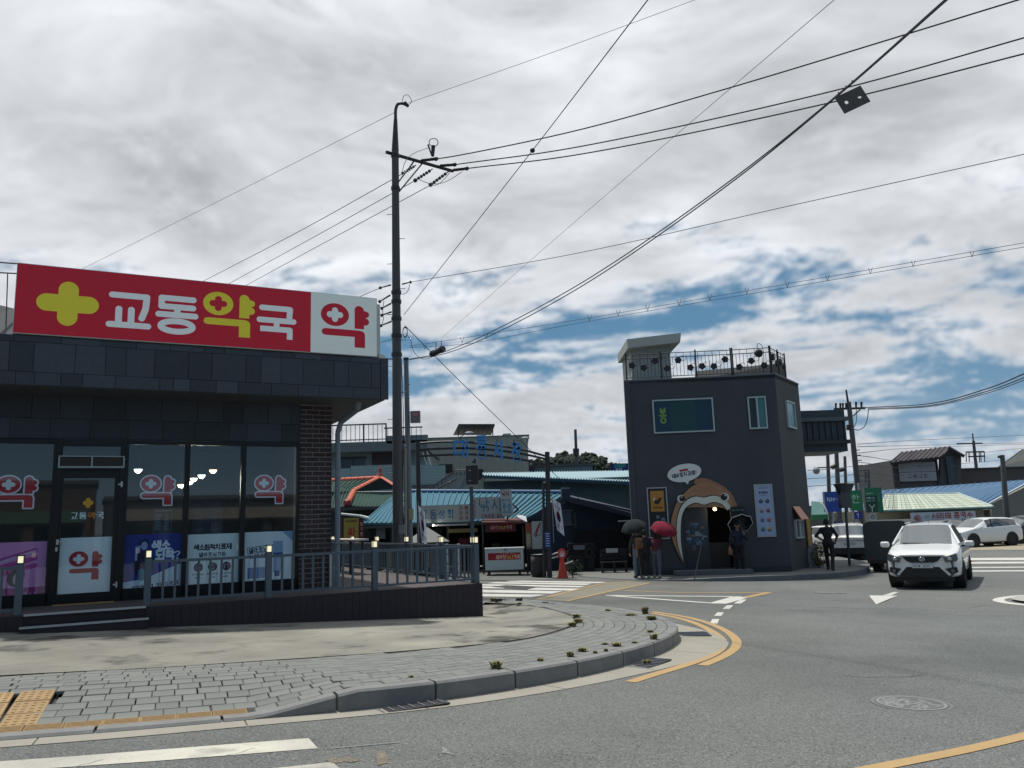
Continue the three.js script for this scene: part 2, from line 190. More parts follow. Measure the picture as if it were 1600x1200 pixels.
// far crossing on the right
for (const q of [[[1500, 875.5], [1700, 875], [1700, 871], [1490, 872]], [[1500, 881], [1700, 880], [1700, 877.5], [1500, 878]], [[1510, 893.5], [1700, 892], [1700, 890.5], [1510, 891.5]], [[1515, 887.6], [1700, 886.5], [1700, 885], [1515, 886]]]) markPoly('crosswalk_stripe', q, mPaint);
for (const q of [[[1300, 884], [1372, 884], [1372, 881], [1310, 881]], [[1310, 889.5], [1378, 889.5], [1376, 886], [1318, 886]]]) markPoly('crosswalk_stripe', q, mPaint);
// sandy forecourt across the junction
struct(shadowy(new THREE.Mesh(sheet([[1200, 861], [1900, 858], [1900, 846], [1200, 850]].map(([x, y]) => gp(x, y)), (x, z) => road(x, z) + 0.008), M([0.36, 0.32, 0.24], 0.95, { map: rep(concreteT, 0.2) }))), 'forecourt');

// ---------- near pavement: kerb line, gutter, pavers, concrete apron ----------
const KB = [[-330, 1190], [-120, 1167], [0, 1158], [226, 1142], [400, 1124], [560, 1112], [689, 1096], [800, 1079], [947, 1050], [1035, 1022], [1060, 1007]].map(([x, y]) => gp(x, y));
const KT = [[1064, 986], [1053, 971], [1019, 960.5], [976, 952.5], [911, 942.5], [882, 939.5], [840, 936.5], [790, 934.5], [730, 932]].map(([x, y], i) => gp(x, y, i < 4 ? 0.17 : i < 6 ? 0.1 : 0.04));
const kerbC = new THREE.CatmullRomCurve3([...KB, ...KT].map((p) => V(p.x, 0, p.z)), false, 'centripetal');
const KN = 400, kPts = kerbC.getSpacedPoints(KN), kLen = kerbC.getLength();
for (let it = 0; it < 260; it++) { const c = kPts.map((p) => p.clone()); for (let i = 1; i < KN; i++) kPts[i].copy(c[i - 1]).add(c[i + 1]).multiplyScalar(0.25).addScaledVector(c[i], 0.5); }
const sAt = (P) => { let b = 0, bd = 1e9; kPts.forEach((q, i) => { const d = (q.x - P.x) ** 2 + (q.z - P.z) ** 2; if (d < bd) { bd = d; b = i; } }); return b / KN; };
const s400 = sAt(KB[4]), s560 = sAt(KB[5]), s975 = sAt(KT[3]), s882 = sAt(KT[5]);
const kH = (s) => s < s400 ? 0.03 : s < s560 ? mix(0.03, 0.19, (s - s400) / (s560 - s400)) : s < s975 ? 0.185 : s < s882 ? mix(0.185, 0.04, (s - s975) / (s882 - s975)) : 0.04;
const kP = (s, off) => { const i = clamp(s, 0, 1) * KN, a = Math.min(KN - 1, Math.floor(i)), p = kPts[a].clone().lerp(kPts[a + 1], i - a), t = kPts[Math.min(KN, a + 2)].clone().sub(kPts[Math.max(0, a - 1)]).normalize(), n = V(-t.z, 0, t.x); const q = p.add(n.multiplyScalar(-off)); return q; };   // off > 0: towards the building
const paveH = (s, off) => { const back = s < s882 ? 0.19 : 0.06; return mix(kH(s), back, sstep(0.1, 1.5, off)); };
const pvY = (s, off) => { const q = kP(s, off), k = kP(s, 0); return mix(road(q.x, q.z), road(k.x, k.z), 0.5) + paveH(s, off); };
const pavement = struct(new THREE.Group(), 'pavement');
{ // kerb stones about a metre long, with open joints
  const nS = Math.round(kLen / 1.0);
  for (let i = 0; i < nS; i++) {
    const s0 = i / nS + 0.0006, s1 = (i + 1) / nS - 0.0006, n = 5, secs = [];
    for (let k = 0; k <= n; k++) { const s = mix(s0, s1, k / n), o = kP(s, 0), inn = kP(s, 0.16), yo = road(o.x, o.z), h = kH(s) + yo; const b = kP(s, 0.022); secs.push([V(o.x, yo - 0.1, o.z), V(o.x, h - 0.02, o.z), V(b.x, h + 0.002, b.z), V(inn.x, h + 0.004, inn.z), V(inn.x, h - 0.12, inn.z)]); }
    const gs = []; for (let j = 0; j < 4; j++) gs.push(strip(secs.map((q) => q[j + 1]), secs.map((q) => q[j])));
    for (const e of [0, n]) { const q = secs[e], g = new THREE.BufferGeometry(); g.setAttribute('position', new THREE.Float32BufferAttribute(q.flatMap((p) => [p.x, p.y, p.z]), 3)); g.setAttribute('uv', new THREE.Float32BufferAttribute(new Array(10).fill(0), 2)); g.setIndex([0, 1, 2, 0, 2, 3, 0, 3, 4]); g.computeVertexNormals(); gs.push(g); }
    part(pavement, 'kerb_stone', merge(gs), mKerb);
  }
  // gutter of pale concrete in slabs
  const GW = [[0, 0.24], [s400, 0.24], [s560, 0.26], [sAt(KB[8]), 0.42], [sAt(KB[9]), 0.62], [sAt(KT[0]), 0.75], [sAt(KT[1]), 0.6], [s975, 0.3], [s882, 0.05], [1, 0.04]];
  const gw = (s) => { for (let i = 1; i < GW.length; i++) if (s <= GW[i][0]) return mix(GW[i - 1][1], GW[i][1], (s - GW[i - 1][0]) / (GW[i][0] - GW[i - 1][0] || 1)); return 0.05; };
  const nG = Math.round(kLen * s975 / 1.6);
  for (let i = 0; i < nG; i++) { const A = [], B = []; for (let k = 0; k <= 6; k++) { const s = mix(i / nG * s975 + 0.0003, (i + 1) / nG * s975 - 0.0003, k / 6); A.push(lift(kP(s, 0.01), 0.006)); B.push(lift(kP(s, -gw(s)), 0.005)); } part(pavement, 'gutter_slab', strip(A, B, 1), mGutter); }
  const grate = (px, py, l, w) => { const p = gp(px, py), s = sAt(p), t = kP(s + 0.005, 0).sub(kP(s - 0.005, 0)), c = lift(kP(s, -w / 2 - 0.03), 0.008); const G = thing('drain_grate', 'black slotted drain grate in the gutter by the ' + (px < 700 ? 'straight kerb' : px < 1020 ? 'weedy kerb bend' : 'tip of the rounded corner'), 'drain grate', c, Math.atan2(-t.z, t.x)); box(G, 'frame', mDark, l, 0.012, w, 0, 0, 0); for (let i = 0; i < 7; i++) box(G, 'bar', mSteel, 0.014, 0.008, w * 0.86, -l / 2 + (i + 0.5) * l / 7, 0.011, 0); };
  grate(635, 1104, 0.72, 0.2); grate(1000, 1036, 0.75, 0.3); grate(1085, 992, 0.5, 0.5);
}
const APX = [[-330, 1082], [-120, 1069], [0, 1060], [200, 1050], [400, 1037], [600, 1022], [800, 1002], [865, 987.5], [892, 977], [896, 967], [876, 957], [846, 950], [815, 945.5], [760, 940.5], [700, 936.5]];
const APp = APX.map(([x, y]) => gp(x, y, 0.17));
const apC = new THREE.CatmullRomCurve3(APp.map((p) => V(p.x, 0, p.z)), false, 'centripetal'), apPts = apC.getSpacedPoints(160);
const apW = (s) => { const q = kP(s, 0); let m = 1e9; for (const a of apPts) m = Math.min(m, Math.hypot(a.x - q.x, a.z - q.z)); return m; };
{ // pavers in courses that follow the kerb
  const mBed = M([0.045, 0.045, 0.042], 0.95), A = [], B = []; for (let i = 0; i <= 200; i++) { const s = i / 200, w = apW(s) + 0.02; const a = kP(s, 0.15), b = kP(s, w); A.push(V(a.x, pvY(s, 0.15) - 0.006, a.z)); B.push(V(b.x, pvY(s, w) - 0.006, b.z)); }
  part(pavement, 'joint_bed', strip(B, A), mBed);
  const tones = [0.9, 1.0, 1.08, 0.96, 1.03].map((k) => M([0.198 * k, 0.210 * k, 0.204 * k], 0.9, { map: rep(concreteT, 0.7) }));
  const tact = [0.94, 1.04].map((k) => M([0.40 * k, 0.27 * k, 0.13 * k], 0.85, { map: rep(concreteT, 0.9) }));
  const chamf = (w, d) => { const h = 0.02, c = 0.006, g = new THREE.BufferGeometry(), x = w / 2, z = d / 2, P = []; const top = [[-x + c, h, -z + c], [x - c, h, -z + c], [x - c, h, z - c], [-x + c, h, z - c]], m = [[-x, h - c, -z], [x, h - c, -z], [x, h - c, z], [-x, h - c, z]], bo = m.map(([a, , e]) => [a, -0.01, e]); const q = (a, b, cc, dd) => P.push(...a, ...b, ...cc, ...a, ...cc, ...dd); q(top[3], top[2], top[1], top[0]); for (let i = 0; i < 4; i++) { const j = (i + 1) % 4; q(m[j], m[i], top[i], top[j]); q(bo[j], bo[i], m[i], m[j]); } g.setAttribute('position', new THREE.Float32BufferAttribute(P, 3)); const uv = []; for (let i = 0; i < P.length; i += 3) uv.push(P[i], P[i + 2]); g.setAttribute('uv', new THREE.Float32BufferAttribute(uv, 2)); g.computeVertexNormals(); return g; };
  const pg = chamf(0.192, 0.158), far = [], all = [], tz = sAt(gp(378, 1106, 0.03)), tb = sAt(gp(78, 1115, 0.03));
  for (let r = 0; r < 19; r++) {
    const off = 0.16 + 0.006 + (r + 0.5) * 0.166, n = Math.floor(kLen / 0.2), ph = r % 2 ? 0.5 : 0;
    let acc = 0, last = null;
    for (let i = 0; i < 2400; i++) { const s = i / 2400, q = kP(s, off); if (last) acc += q.distanceTo(last); last = q; if (acc < 0.2 || (i === 0)) continue; acc -= 0.2; if (off + 0.06 > apW(s)) continue; const sc = s + (ph * 0.1) / kLen; const isT = (r === 0 && sc < tz + 0.003) || (r < 6 && sc < tb); if (isT) continue; const c = kP(sc, off), e = kP(sc + 0.003, off), p = V(c.x, pvY(sc, off) - 0.016 + rr(-0.0022, 0.0022), c.z); const pe = V(e.x, pvY(sc + 0.003, off), e.z).sub(V(c.x, pvY(sc, off), c.z)).normalize(), f = kP(sc, off + 0.08), pf = V(f.x, pvY(sc, off + 0.08), f.z).sub(V(c.x, pvY(sc, off), c.z)).normalize(), yb = pe.clone().cross(pf).normalize(); if (yb.y < 0) yb.negate(); const xb = pe, zb = xb.clone().cross(yb).normalize(); all.push({ p, q: new THREE.Quaternion().setFromRotationMatrix(new THREE.Matrix4().makeBasis(xb, yb, zb)), ry: Math.atan2(-(e.z - c.z), e.x - c.x) + rr(-0.012, 0.012), d: p.length() }); }
  }
  all.sort((a, b) => a.d - b.d);
  const vis = all.filter((a) => { const v = a.p.clone().sub(camera.position).applyQuaternion(camera.quaternion.clone().invert()); return Math.abs(v.x / v.z) < 0.66; }), show = new Set(vis.slice(0, 300));
  for (const a of all) { if (show.has(a)) { const m = part(pavement, 'paver', pg, pick(tones)); m.position.copy(a.p); m.quaternion.copy(a.q); } else { const g = pg.clone(); g.applyQuaternion(a.q); g.translate(a.p.x, a.p.y, a.p.z); const k = rr(0.86, 1.1), n = g.attributes.position.count; g.setAttribute('color', new THREE.Float32BufferAttribute(new Array(n * 3).fill(k), 3)); far.push(g); } }
  const f = part(pavement, 'far_pavers', merge(far), M([0.208, 0.218, 0.213], 0.9, { map: rep(concreteT, 0.7), vertexColors: true })); f.userData.kind = 'stuff';
  const lay = (t, s, off) => { const c = kP(s, off), e = kP(s + 0.003, off), f = kP(s, off + 0.08), y = pvY(s, off), X = V(e.x, pvY(s + 0.003, off), e.z).sub(V(c.x, y, c.z)).normalize(), F = V(f.x, pvY(s, off + 0.08), f.z).sub(V(c.x, y, c.z)), Y = X.clone().cross(F).normalize(); if (Y.y < 0) Y.negate(); t.position.set(c.x, y - 0.013, c.z); t.quaternion.setFromRotationMatrix(new THREE.Matrix4().makeBasis(X, Y, X.clone().cross(Y).normalize())); };
  // ribbed and blistered guide tiles
  const tg = chamf(0.292, 0.156), ribs = merge([-0.048, -0.016, 0.016, 0.048].map((z) => { const g = gbox(0.27, 0.006, 0.016, 0, 0.0215, z); return g; })), blis = merge([-0.1, -0.035, 0.035, 0.1].flatMap((x) => [-0.1, -0.035, 0.035, 0.1].map((z) => gbox(0.03, 0.006, 0.03, x, 0.0215, z)))), tg2 = chamf(0.29, 0.29);
  for (let s = 0.004; s < tz; s += 0.3 / kLen) { const t = part(pavement, 'guide_tile', tg, pick(tact)); lay(t, s, 0.249); part(t, 'rib', ribs, tact[0]); }
  for (let k = 0; k < 3; k++) for (let s = tb - 0.15 / kLen; s > 0; s -= 0.3 / kLen) { const off = 0.335 + 0.15 + k * 0.298; if (off > 1.16) continue; const t = part(pavement, 'guide_tile', tg2, pick(tact)); lay(t, s, off); part(t, 'blister', blis, tact[0]); }
}
// ---------- pharmacy frame of reference ----------
const TH = 62.5 * Math.PI / 180, FU = V(Math.sin(TH), 0, -Math.cos(TH)), FN = V(Math.cos(TH), 0, Math.sin(TH)), FROT = Math.PI / 2 - TH;
const F0 = at(130, 943, 14.4); F0.y = 0;
const fac = (px, py, w = 0) => { const P = onPlane(px, py, F0.clone().addScaledVector(FN, w), FN), q = P.clone().sub(F0); return [q.dot(FU), P.y]; };
const fw = (u, y, w) => V(F0.x, y, F0.z).addScaledVector(FU, u).addScaledVector(FN, w);
const FLOOR = 0.46, DW = 1.75, DR = 6.8, DL = -0.93;   // deck level, front edge, right end, left of the steps
const deckY = (u) => 0.165 - 0.054 * u;               // ground along the front of the deck
{ // concrete apron between pavers and deck
  const A = [], B = []; const n = 70; const pos = [], uv = [], col = [], idx = [], K = 14;
  const ends = [[-5, 0], [-3, 0], [-1.5, 0], [0, 0], [2, 0], [3.5, 0], [5, 0], [6, 0], [7.2, 0.2], [7.6, -1.2], [7.8, -3], [7.6, -5], [7.4, -8]].map(([u, w]) => { const p = fw(u, 0, w); return V(p.x, 0, p.z); });
  const inner = new THREE.CatmullRomCurve3(ends, false, 'centripetal'), outer = apC;
  for (let i = 0; i <= n; i++) { const a = outer.getPointAt(i / n), b = inner.getPointAt(i / n), s = sAt(a), w = apW(s), ya = pvY(s, w) + 0.004;
    const q = b.clone().sub(F0), u = q.dot(FU), yb = u < 7 ? deckY(u) + 0.005 : road(b.x, b.z) + 0.045;
    for (let k = 0; k <= K; k++) { const t = k / K, x = mix(a.x, b.x, t), z = mix(a.z, b.z, t), y = mix(ya, yb, t); pos.push(x, y, z); uv.push(x, z); const st = sstep(0.1, 0.5, fbm(x * 0.7, z * 1.1, 4.4, 5)) * 0.22, c = 1 + 0.2 * fbm(x * 0.5, z * 0.5, 9.1, 5) - st; col.push(c, c, c * (1 - 0.05 * st)); } }
  for (let i = 0; i < n; i++) for (let k = 0; k < K; k++) { const a = i * (K + 1) + k; idx.push(a, a + K + 1, a + 1, a + 1, a + K + 1, a + K + 2); }
  const g = new THREE.BufferGeometry(); g.setAttribute('position', new THREE.Float32BufferAttribute(pos, 3)); g.setAttribute('uv', new THREE.Float32BufferAttribute(uv, 2)); g.setAttribute('color', new THREE.Float32BufferAttribute(col, 3)); g.setIndex(idx); g.computeVertexNormals();
  struct(shadowy(new THREE.Mesh(g, mConcrete)), 'concrete_apron');
}
// ---------- pharmacy ----------
const mFrame = M([0.008, 0.008, 0.010], 0.35, { metalness: 0.3 });
const slate = [0.7, 0.95, 1.08, 1.3, 0.85].map((k, i) => M([0.040 * k, 0.050 * k, 0.064 * k], 0.62, { map: rep(stoneT, 1.1 + i * 0.17, 0.9 + i * 0.1) }));
const brickM = [0.8, 1, 1.2].map((k) => M([0.050 * k, 0.033 * k, 0.034 * k], 0.85, { map: rep(plasterT, 2) }));
const uX = (x) => fac(x, 800)[0];
const HEAD = fac(300, 689)[1], GTOP = fac(300, 695.5)[1], UC0 = uX(466.5), UC1 = uX(518), SOFF = 4.08, FTOP = 4.9, FW = 1.0, FR = 5.2, BL = -5.2;
const atF = (g) => { g.position.set(F0.x, 0, F0.z); g.rotation.y = FROT; return g; };
const pharmacy = atF(thing('pharmacy_building', 'single storey dark slate clad pharmacy with glazed shop front and brick corner pier', 'building'));
{
  const P = pharmacy, plain = M([0.10, 0.10, 0.105], 0.9, { map: rep(plasterT, 0.6) }), innerM = M([0.06, 0.105, 0.14], 0.9), y0 = -0.9;
  // body: back, sides, floor, ceiling of the shop room
  box(P, 'wall', plain, 0.2, FTOP - y0, 9, UC1 - 0.1, (FTOP + y0) / 2, -4.75); box(P, 'wall', plain, 0.2, FTOP - y0, 9, BL, (FTOP + y0) / 2, -4.75); box(P, 'wall', plain, UC1 - BL, FTOP - y0, 0.2, (UC1 + BL) / 2, (FTOP + y0) / 2, -9.35);
  box(P, 'shop_wall', innerM, UC1 - BL - 0.4, 3.2, 0.1, (UC1 + BL) / 2, FLOOR + 1.6, -5.4); box(P, 'shop_floor', innerM, UC1 - BL - 0.4, 0.1, 5, (UC1 + BL) / 2, FLOOR - 0.06, -2.75); box(P, 'shop_ceiling', innerM, UC1 - BL - 0.4, 0.08, 5, (UC1 + BL) / 2, HEAD + 0.32, -2.75);
  for (let i = 0; i < 4; i++) { const sx = BL + 2.2 + i * 2.1; box(P, 'shop_shelf', M([0.05, 0.06, 0.07], 0.7), 1.9, 1.9, 0.4, sx, FLOOR + 0.95, -5.1); }
  // roof slab with its overhang, soffit boards
  box(P, 'roof', plain, FR - BL - 0.06, FTOP - SOFF - 0.02, 10.2, (FR + BL) / 2 - 0.03, (FTOP + SOFF) / 2, FW - 5.17);
  const mSoff = M([0.07, 0.075, 0.085], 0.8, { map: rep(plasterT, 1) }); for (let i = 0; i < 5; i++) { const w = (FW - 0.02 + 9.0) / 5; box(P, 'soffit_panel', mSoff, FR - BL - 0.08, 0.02, w - 0.012, (FR + BL) / 2 - 0.03, SOFF - 0.004, FW - 0.02 - (i + 0.5) * w); }
  // fascia stones
  const row = (ya, yb, wz, ua, ub, t, wmin, wmax) => { let u = ua; while (u < ub - 0.02) { let w = Math.min(rr(wmin, wmax), ub - u); if (ub - u - w < wmin * 0.5) w = ub - u; const th = t + rr(-0.004, 0.004); box(P, 'slate_panel', pick(slate), w - 0.007, yb - ya - 0.007, th, u + w / 2, (ya + yb) / 2, wz + th / 2 - 0.01); u += w; } };
  row(SOFF - 0.005, SOFF + 0.215, FW - 0.02, BL, FR - 0.17, 0.035, 0.22, 0.7); row(SOFF + 0.215, SOFF + 0.715, FW - 0.02, BL, FR - 0.17, 0.035, 0.25, 0.66); row(SOFF + 0.715, FTOP + 0.005, FW - 0.02, BL, FR - 0.17, 0.035, 0.25, 0.7);
  row(SOFF - 0.005, SOFF + 0.4, FW - 0.02, FR - 0.165, FR, 0.035, 0.16, 0.17); row(SOFF + 0.4, FTOP + 0.005, FW - 0.02, FR - 0.165, FR, 0.035, 0.16, 0.17);
  // wall stones under the soffit
  box(P, 'wall', plain, UC0 - BL, SOFF - HEAD, 0.3, (UC0 + BL) / 2, (SOFF + HEAD) / 2, -0.17); const hm = (HEAD + SOFF) / 2 - 0.03; row(HEAD, hm, -0.012, BL, UC0, 0.03, 0.28, 0.66); row(hm, SOFF, -0.012, BL, UC0, 0.03, 0.28, 0.7);
  // brick pier
  const W = UC1 - UC0, mMort = M([0.22, 0.205, 0.20], 0.95); box(P, 'brick_core', mMort, W - 0.012, SOFF - FLOOR + 0.9, 0.5, (UC0 + UC1) / 2, (SOFF + FLOOR - 0.9) / 2, -0.245);
  const pitch = 0.0945, n = Math.floor((SOFF - FLOOR) / pitch), bl = W / 2.5;
  for (let r = 0; r < n; r++) for (let k = 0; k < 3; k++) { const a = r % 2 ? k * bl : (k - 0.5) * bl, u0 = Math.max(0, a), u1 = Math.min(W, a + bl); if (u1 - u0 < 0.03) continue; box(P, 'brick', brickM[Math.floor(rnd() * 3)], u1 - u0 - 0.014, pitch - 0.018, 0.024, UC0 + (u0 + u1) / 2, FLOOR + (r + 0.5) * pitch, 0.0 + rr(-0.0015, 0.0015)); }
  // shop windows: frame and pane each
  const win = (ua, ub, sill) => { const w = part(P, 'window', merge([gbox(ub - ua, 0.07, 0.12, (ua + ub) / 2, GTOP + 0.03, 0), gbox(ub - ua, 0.2, 0.12, (ua + ub) / 2, FLOOR + 0.1, 0), gbox(0.045, GTOP - FLOOR, 0.12, ua + 0.0225, (GTOP + FLOOR) / 2, 0), gbox(0.045, GTOP - FLOOR, 0.12, ub - 0.0225, (GTOP + FLOOR) / 2, 0)]), mFrame); const p = part(w, 'pane', new THREE.PlaneGeometry(ub - ua - 0.08, GTOP - FLOOR - 0.18), mGlass); p.position.set((ua + ub) / 2, (GTOP + FLOOR) / 2 + 0.09, -0.01); };
  const mc = [uX(83), uX(193), uX(290), uX(378.5), UC0]; win(BL + 0.1, uX(-60), 0); win(uX(-56), mc[0], 0); win(mc[1], mc[2], 0); win(mc[2] + 0.002, mc[3], 0); win(mc[3] + 0.002, mc[4], 0);
  // door bay
  const d0 = mc[0], d1 = mc[1], dt = fac(140, 737)[1], g0 = uX(97), g1 = uX(177), gt = fac(140, 747)[1];
  part(P, 'door_frame', merge([gbox(0.09, HEAD - FLOOR, 0.13, d0 + 0.047, (HEAD + FLOOR) / 2, 0), gbox(0.09, HEAD - FLOOR, 0.13, d1 - 0.047, (HEAD + FLOOR) / 2, 0), gbox(d1 - d0 - 0.19, 0.12, 0.13, (d0 + d1) / 2, HEAD - 0.06, 0), gbox(d1 - d0 - 0.19, 0.06, 0.13, (d0 + d1) / 2, dt + 0.06, 0)]), mFrame);
  const tl = part(P, 'transom_pane', new THREE.PlaneGeometry(d1 - d0 - 0.19, HEAD - 0.12 - dt - 0.09), mGlass); tl.position.set((d0 + d1) / 2, (HEAD - 0.12 + dt + 0.09) / 2, -0.01);
  // ventilation grille over the door
  const [va, vy0] = fac(92, 712), [vb] = fac(195, 712), vh = 0.19, yc = fac(140, 722)[1], gr = part(P, 'vent_grille', merge([gbox(vb - va, 0.03, 0.03, (va + vb) / 2, yc - vh / 2, 0.08), gbox(vb - va, 0.018, 0.03, (va + vb) / 2, yc + vh / 2, 0.08), ...[va + 0.012, (va + vb) / 2, vb - 0.012].map((x) => gbox(0.026, vh - 0.025, 0.03, x, yc, 0.08))]), M([0.30, 0.35, 0.36], 0.4, { metalness: 0.5 }));
  box(gr, 'mesh_panel', M([0.03, 0.026, 0.022], 0.8), vb - va - 0.02, vh - 0.03, 0.01, (va + vb) / 2, yc, 0.072);
  const door = part(P, 'door', merge([gbox(g0 - d0 - 0.1, dt - FLOOR, 0.05, (g0 + d0 + 0.095) / 2, (dt + FLOOR) / 2 + 0.01, 0.02), gbox(d1 - g1 - 0.1, dt - FLOOR, 0.05, (g1 + d1 - 0.095) / 2, (dt + FLOOR) / 2 + 0.01, 0.02), gbox(g1 - g0, dt - gt, 0.05, (g0 + g1) / 2, (dt + gt) / 2 + 0.01, 0.02), gbox(g1 - g0, 0.16, 0.05, (g0 + g1) / 2, FLOOR + 0.09, 0.02)]), mFrame);
  const dp = part(door, 'pane', new THREE.PlaneGeometry(g1 - g0, gt - FLOOR - 0.16), mGlass); dp.position.set((g0 + g1) / 2, (gt + FLOOR + 0.16) / 2, 0.01);
  const [hu, hy] = fac(90, 847); part(door, 'handle', merge([gbox(0.04, 0.09, 0.02, hu, hy, 0.06), gbox(0.16, 0.018, 0.018, hu + 0.07, hy + 0.01, 0.085), gbox(0.035, 0.07, 0.02, hu - 0.01, hy - 0.12, 0.06)]), M([0.5, 0.52, 0.53], 0.3, { metalness: 0.8 }));
  for (const [px, py] of [[189, 757], [180.5, 913]]) { const [a, b] = fac(px, py); part(door, 'hinge', merge([gbox(0.05, 0.025, 0.03, a - 0.02, b, 0.06), gbox(0.03, 0.1, 0.035, a + 0.01, b, 0.06)]), M([0.5, 0.52, 0.53], 0.35, { metalness: 0.7 })); }
  // rain pipe
  const px0 = UC1 + 0.1, pipe = [V(4.72, SOFF + 0.05, 0.55), V(4.7, SOFF - 0.16, 0.5), V(px0 + 0.06, fac(524, 665)[1] + 0.06, 0.1), V(px0, fac(521, 672)[1] - 0.06, 0.08)];
  const mPipe = M([0.16, 0.19, 0.22], 0.5); part(P, 'rain_pipe', merge([gcyl(0.055, 0.055, V(px0, FLOOR, 0.08), pipe[3], 12), gcyl(0.055, 0.055, pipe[3], pipe[2], 12), gcyl(0.055, 0.055, pipe[2], pipe[1], 12), gcyl(0.075, 0.06, pipe[0], pipe[1], 12)]), mPipe);
  for (const y of [1.3, 2.6]) box(P, 'pipe_clamp', mPipe, 0.13, 0.03, 0.13, px0, y, 0.08);
  box(P, 'pier_guard', M([0.5, 0.47, 0.4], 0.8), 0.05, 0.62, 0.05, UC1 - 0.03, FLOOR + 0.31, 0.07);
}
// hanging lamps inside
for (const [i, [px, py, w, warm]] of [[216, 733, -0.9, 0], [283, 757, -2.6, 1], [296.5, 752, -2.3, 0], [303, 747, -1.9, 1], [315, 742, -1.5, 0], [333, 734, -1.0, 1]].entries()) {
  const [u, y] = fac(px, py, w), p = fw(u, y, w), L = thing('pendant_lamp', (warm ? 'warm white' : 'cool white') + ' half dome lamp lit inside the pharmacy, ' + ['above the window nearest the door', 'deepest in the row', 'half hidden by the window mullion', 'second deepest of the warm lamps', 'between two warm lamps', 'at the near end of the row'][i], 'lamp', p);
  const col = warm ? new THREE.Color(1, 0.78, 0.52) : new THREE.Color(0.86, 0.97, 1);
  const g = new THREE.SphereGeometry(0.075, 16, 8, 0, 7, Math.PI / 2, Math.PI / 2); part(L, 'lamp_shade', g, M([0.8, 0.8, 0.8], 0.6, { emissive: col, emissiveIntensity: 2.2 })); part(L, 'lamp_rod', gcyl(0.006, 0.006, V(0, 0, 0), V(0, HEAD + 0.28 - y, 0), 6), mBlack); const top = part(L, 'lamp_cap', new THREE.CylinderGeometry(0.076, 0.076, 0.01, 16), mBlack); top.position.y = 0.005;
  const pl = new THREE.PointLight(col, 0.35, 8); pl.position.set(0, -0.12, 0); pl.castShadow = true; L.add(pl);
}
// the medicine emblem: ring with a cross, two bumps, angled foot (syllable "yak")
function yak(g, x, y, w, h, fill, cross, outline, lw) {
  const shape = () => { g.beginPath(); g.ellipse(x + w * 0.29, y + h * 0.27, w * 0.29, h * 0.265, 0, 0, 7); g.closePath();
    g.moveTo(x + w * 0.70, y + h * 0.56); g.lineTo(x + w * 0.70, y + h * 0.13); g.bezierCurveTo(x + w * 0.70, y - h * 0.02, x + w * 0.88, y - h * 0.02, x + w * 0.90, y + h * 0.13); g.bezierCurveTo(x + w * 1.04, y + h * 0.12, x + w * 1.04, y + h * 0.28, x + w * 0.92, y + h * 0.29); g.bezierCurveTo(x + w * 1.04, y + h * 0.32, x + w * 1.04, y + h * 0.47, x + w * 0.90, y + h * 0.47); g.lineTo(x + w * 0.90, y + h * 0.56); g.closePath();
    g.moveTo(x + w * 0.12, y + h * 0.60); g.lineTo(x + w * 0.78, y + h * 0.60); g.quadraticCurveTo(x + w * 0.92, y + h * 0.60, x + w * 0.92, y + h * 0.72); g.lineTo(x + w * 0.92, y + h); g.lineTo(x + w * 0.70, y + h); g.lineTo(x + w * 0.70, y + h * 0.755); g.lineTo(x + w * 0.12, y + h * 0.755); g.quadraticCurveTo(x + w * 0.02, y + h * 0.755, x + w * 0.02, y + h * 0.68); g.quadraticCurveTo(x + w * 0.02, y + h * 0.60, x + w * 0.12, y + h * 0.60); g.closePath(); };
  if (outline) { shape(); g.strokeStyle = outline; g.lineWidth = lw; g.stroke(); }
  shape(); g.fillStyle = fill; g.fill();
  const cx = x + w * 0.29, cy = y + h * 0.27, a = w * 0.065; g.fillStyle = cross; for (const [p, q] of [[w * 0.17, a], [a, h * 0.17]]) { g.beginPath(); g.roundRect(cx - p, cy - q, 2 * p, 2 * q, a); g.fill(); }
}
function plus(g, x, y, rx, ry, t, fill) { g.fillStyle = fill; for (const [a, b] of [[rx, t], [t, ry]]) { g.beginPath(); g.roundRect(x - a, y - b, 2 * a, 2 * b, t); g.fill(); } }
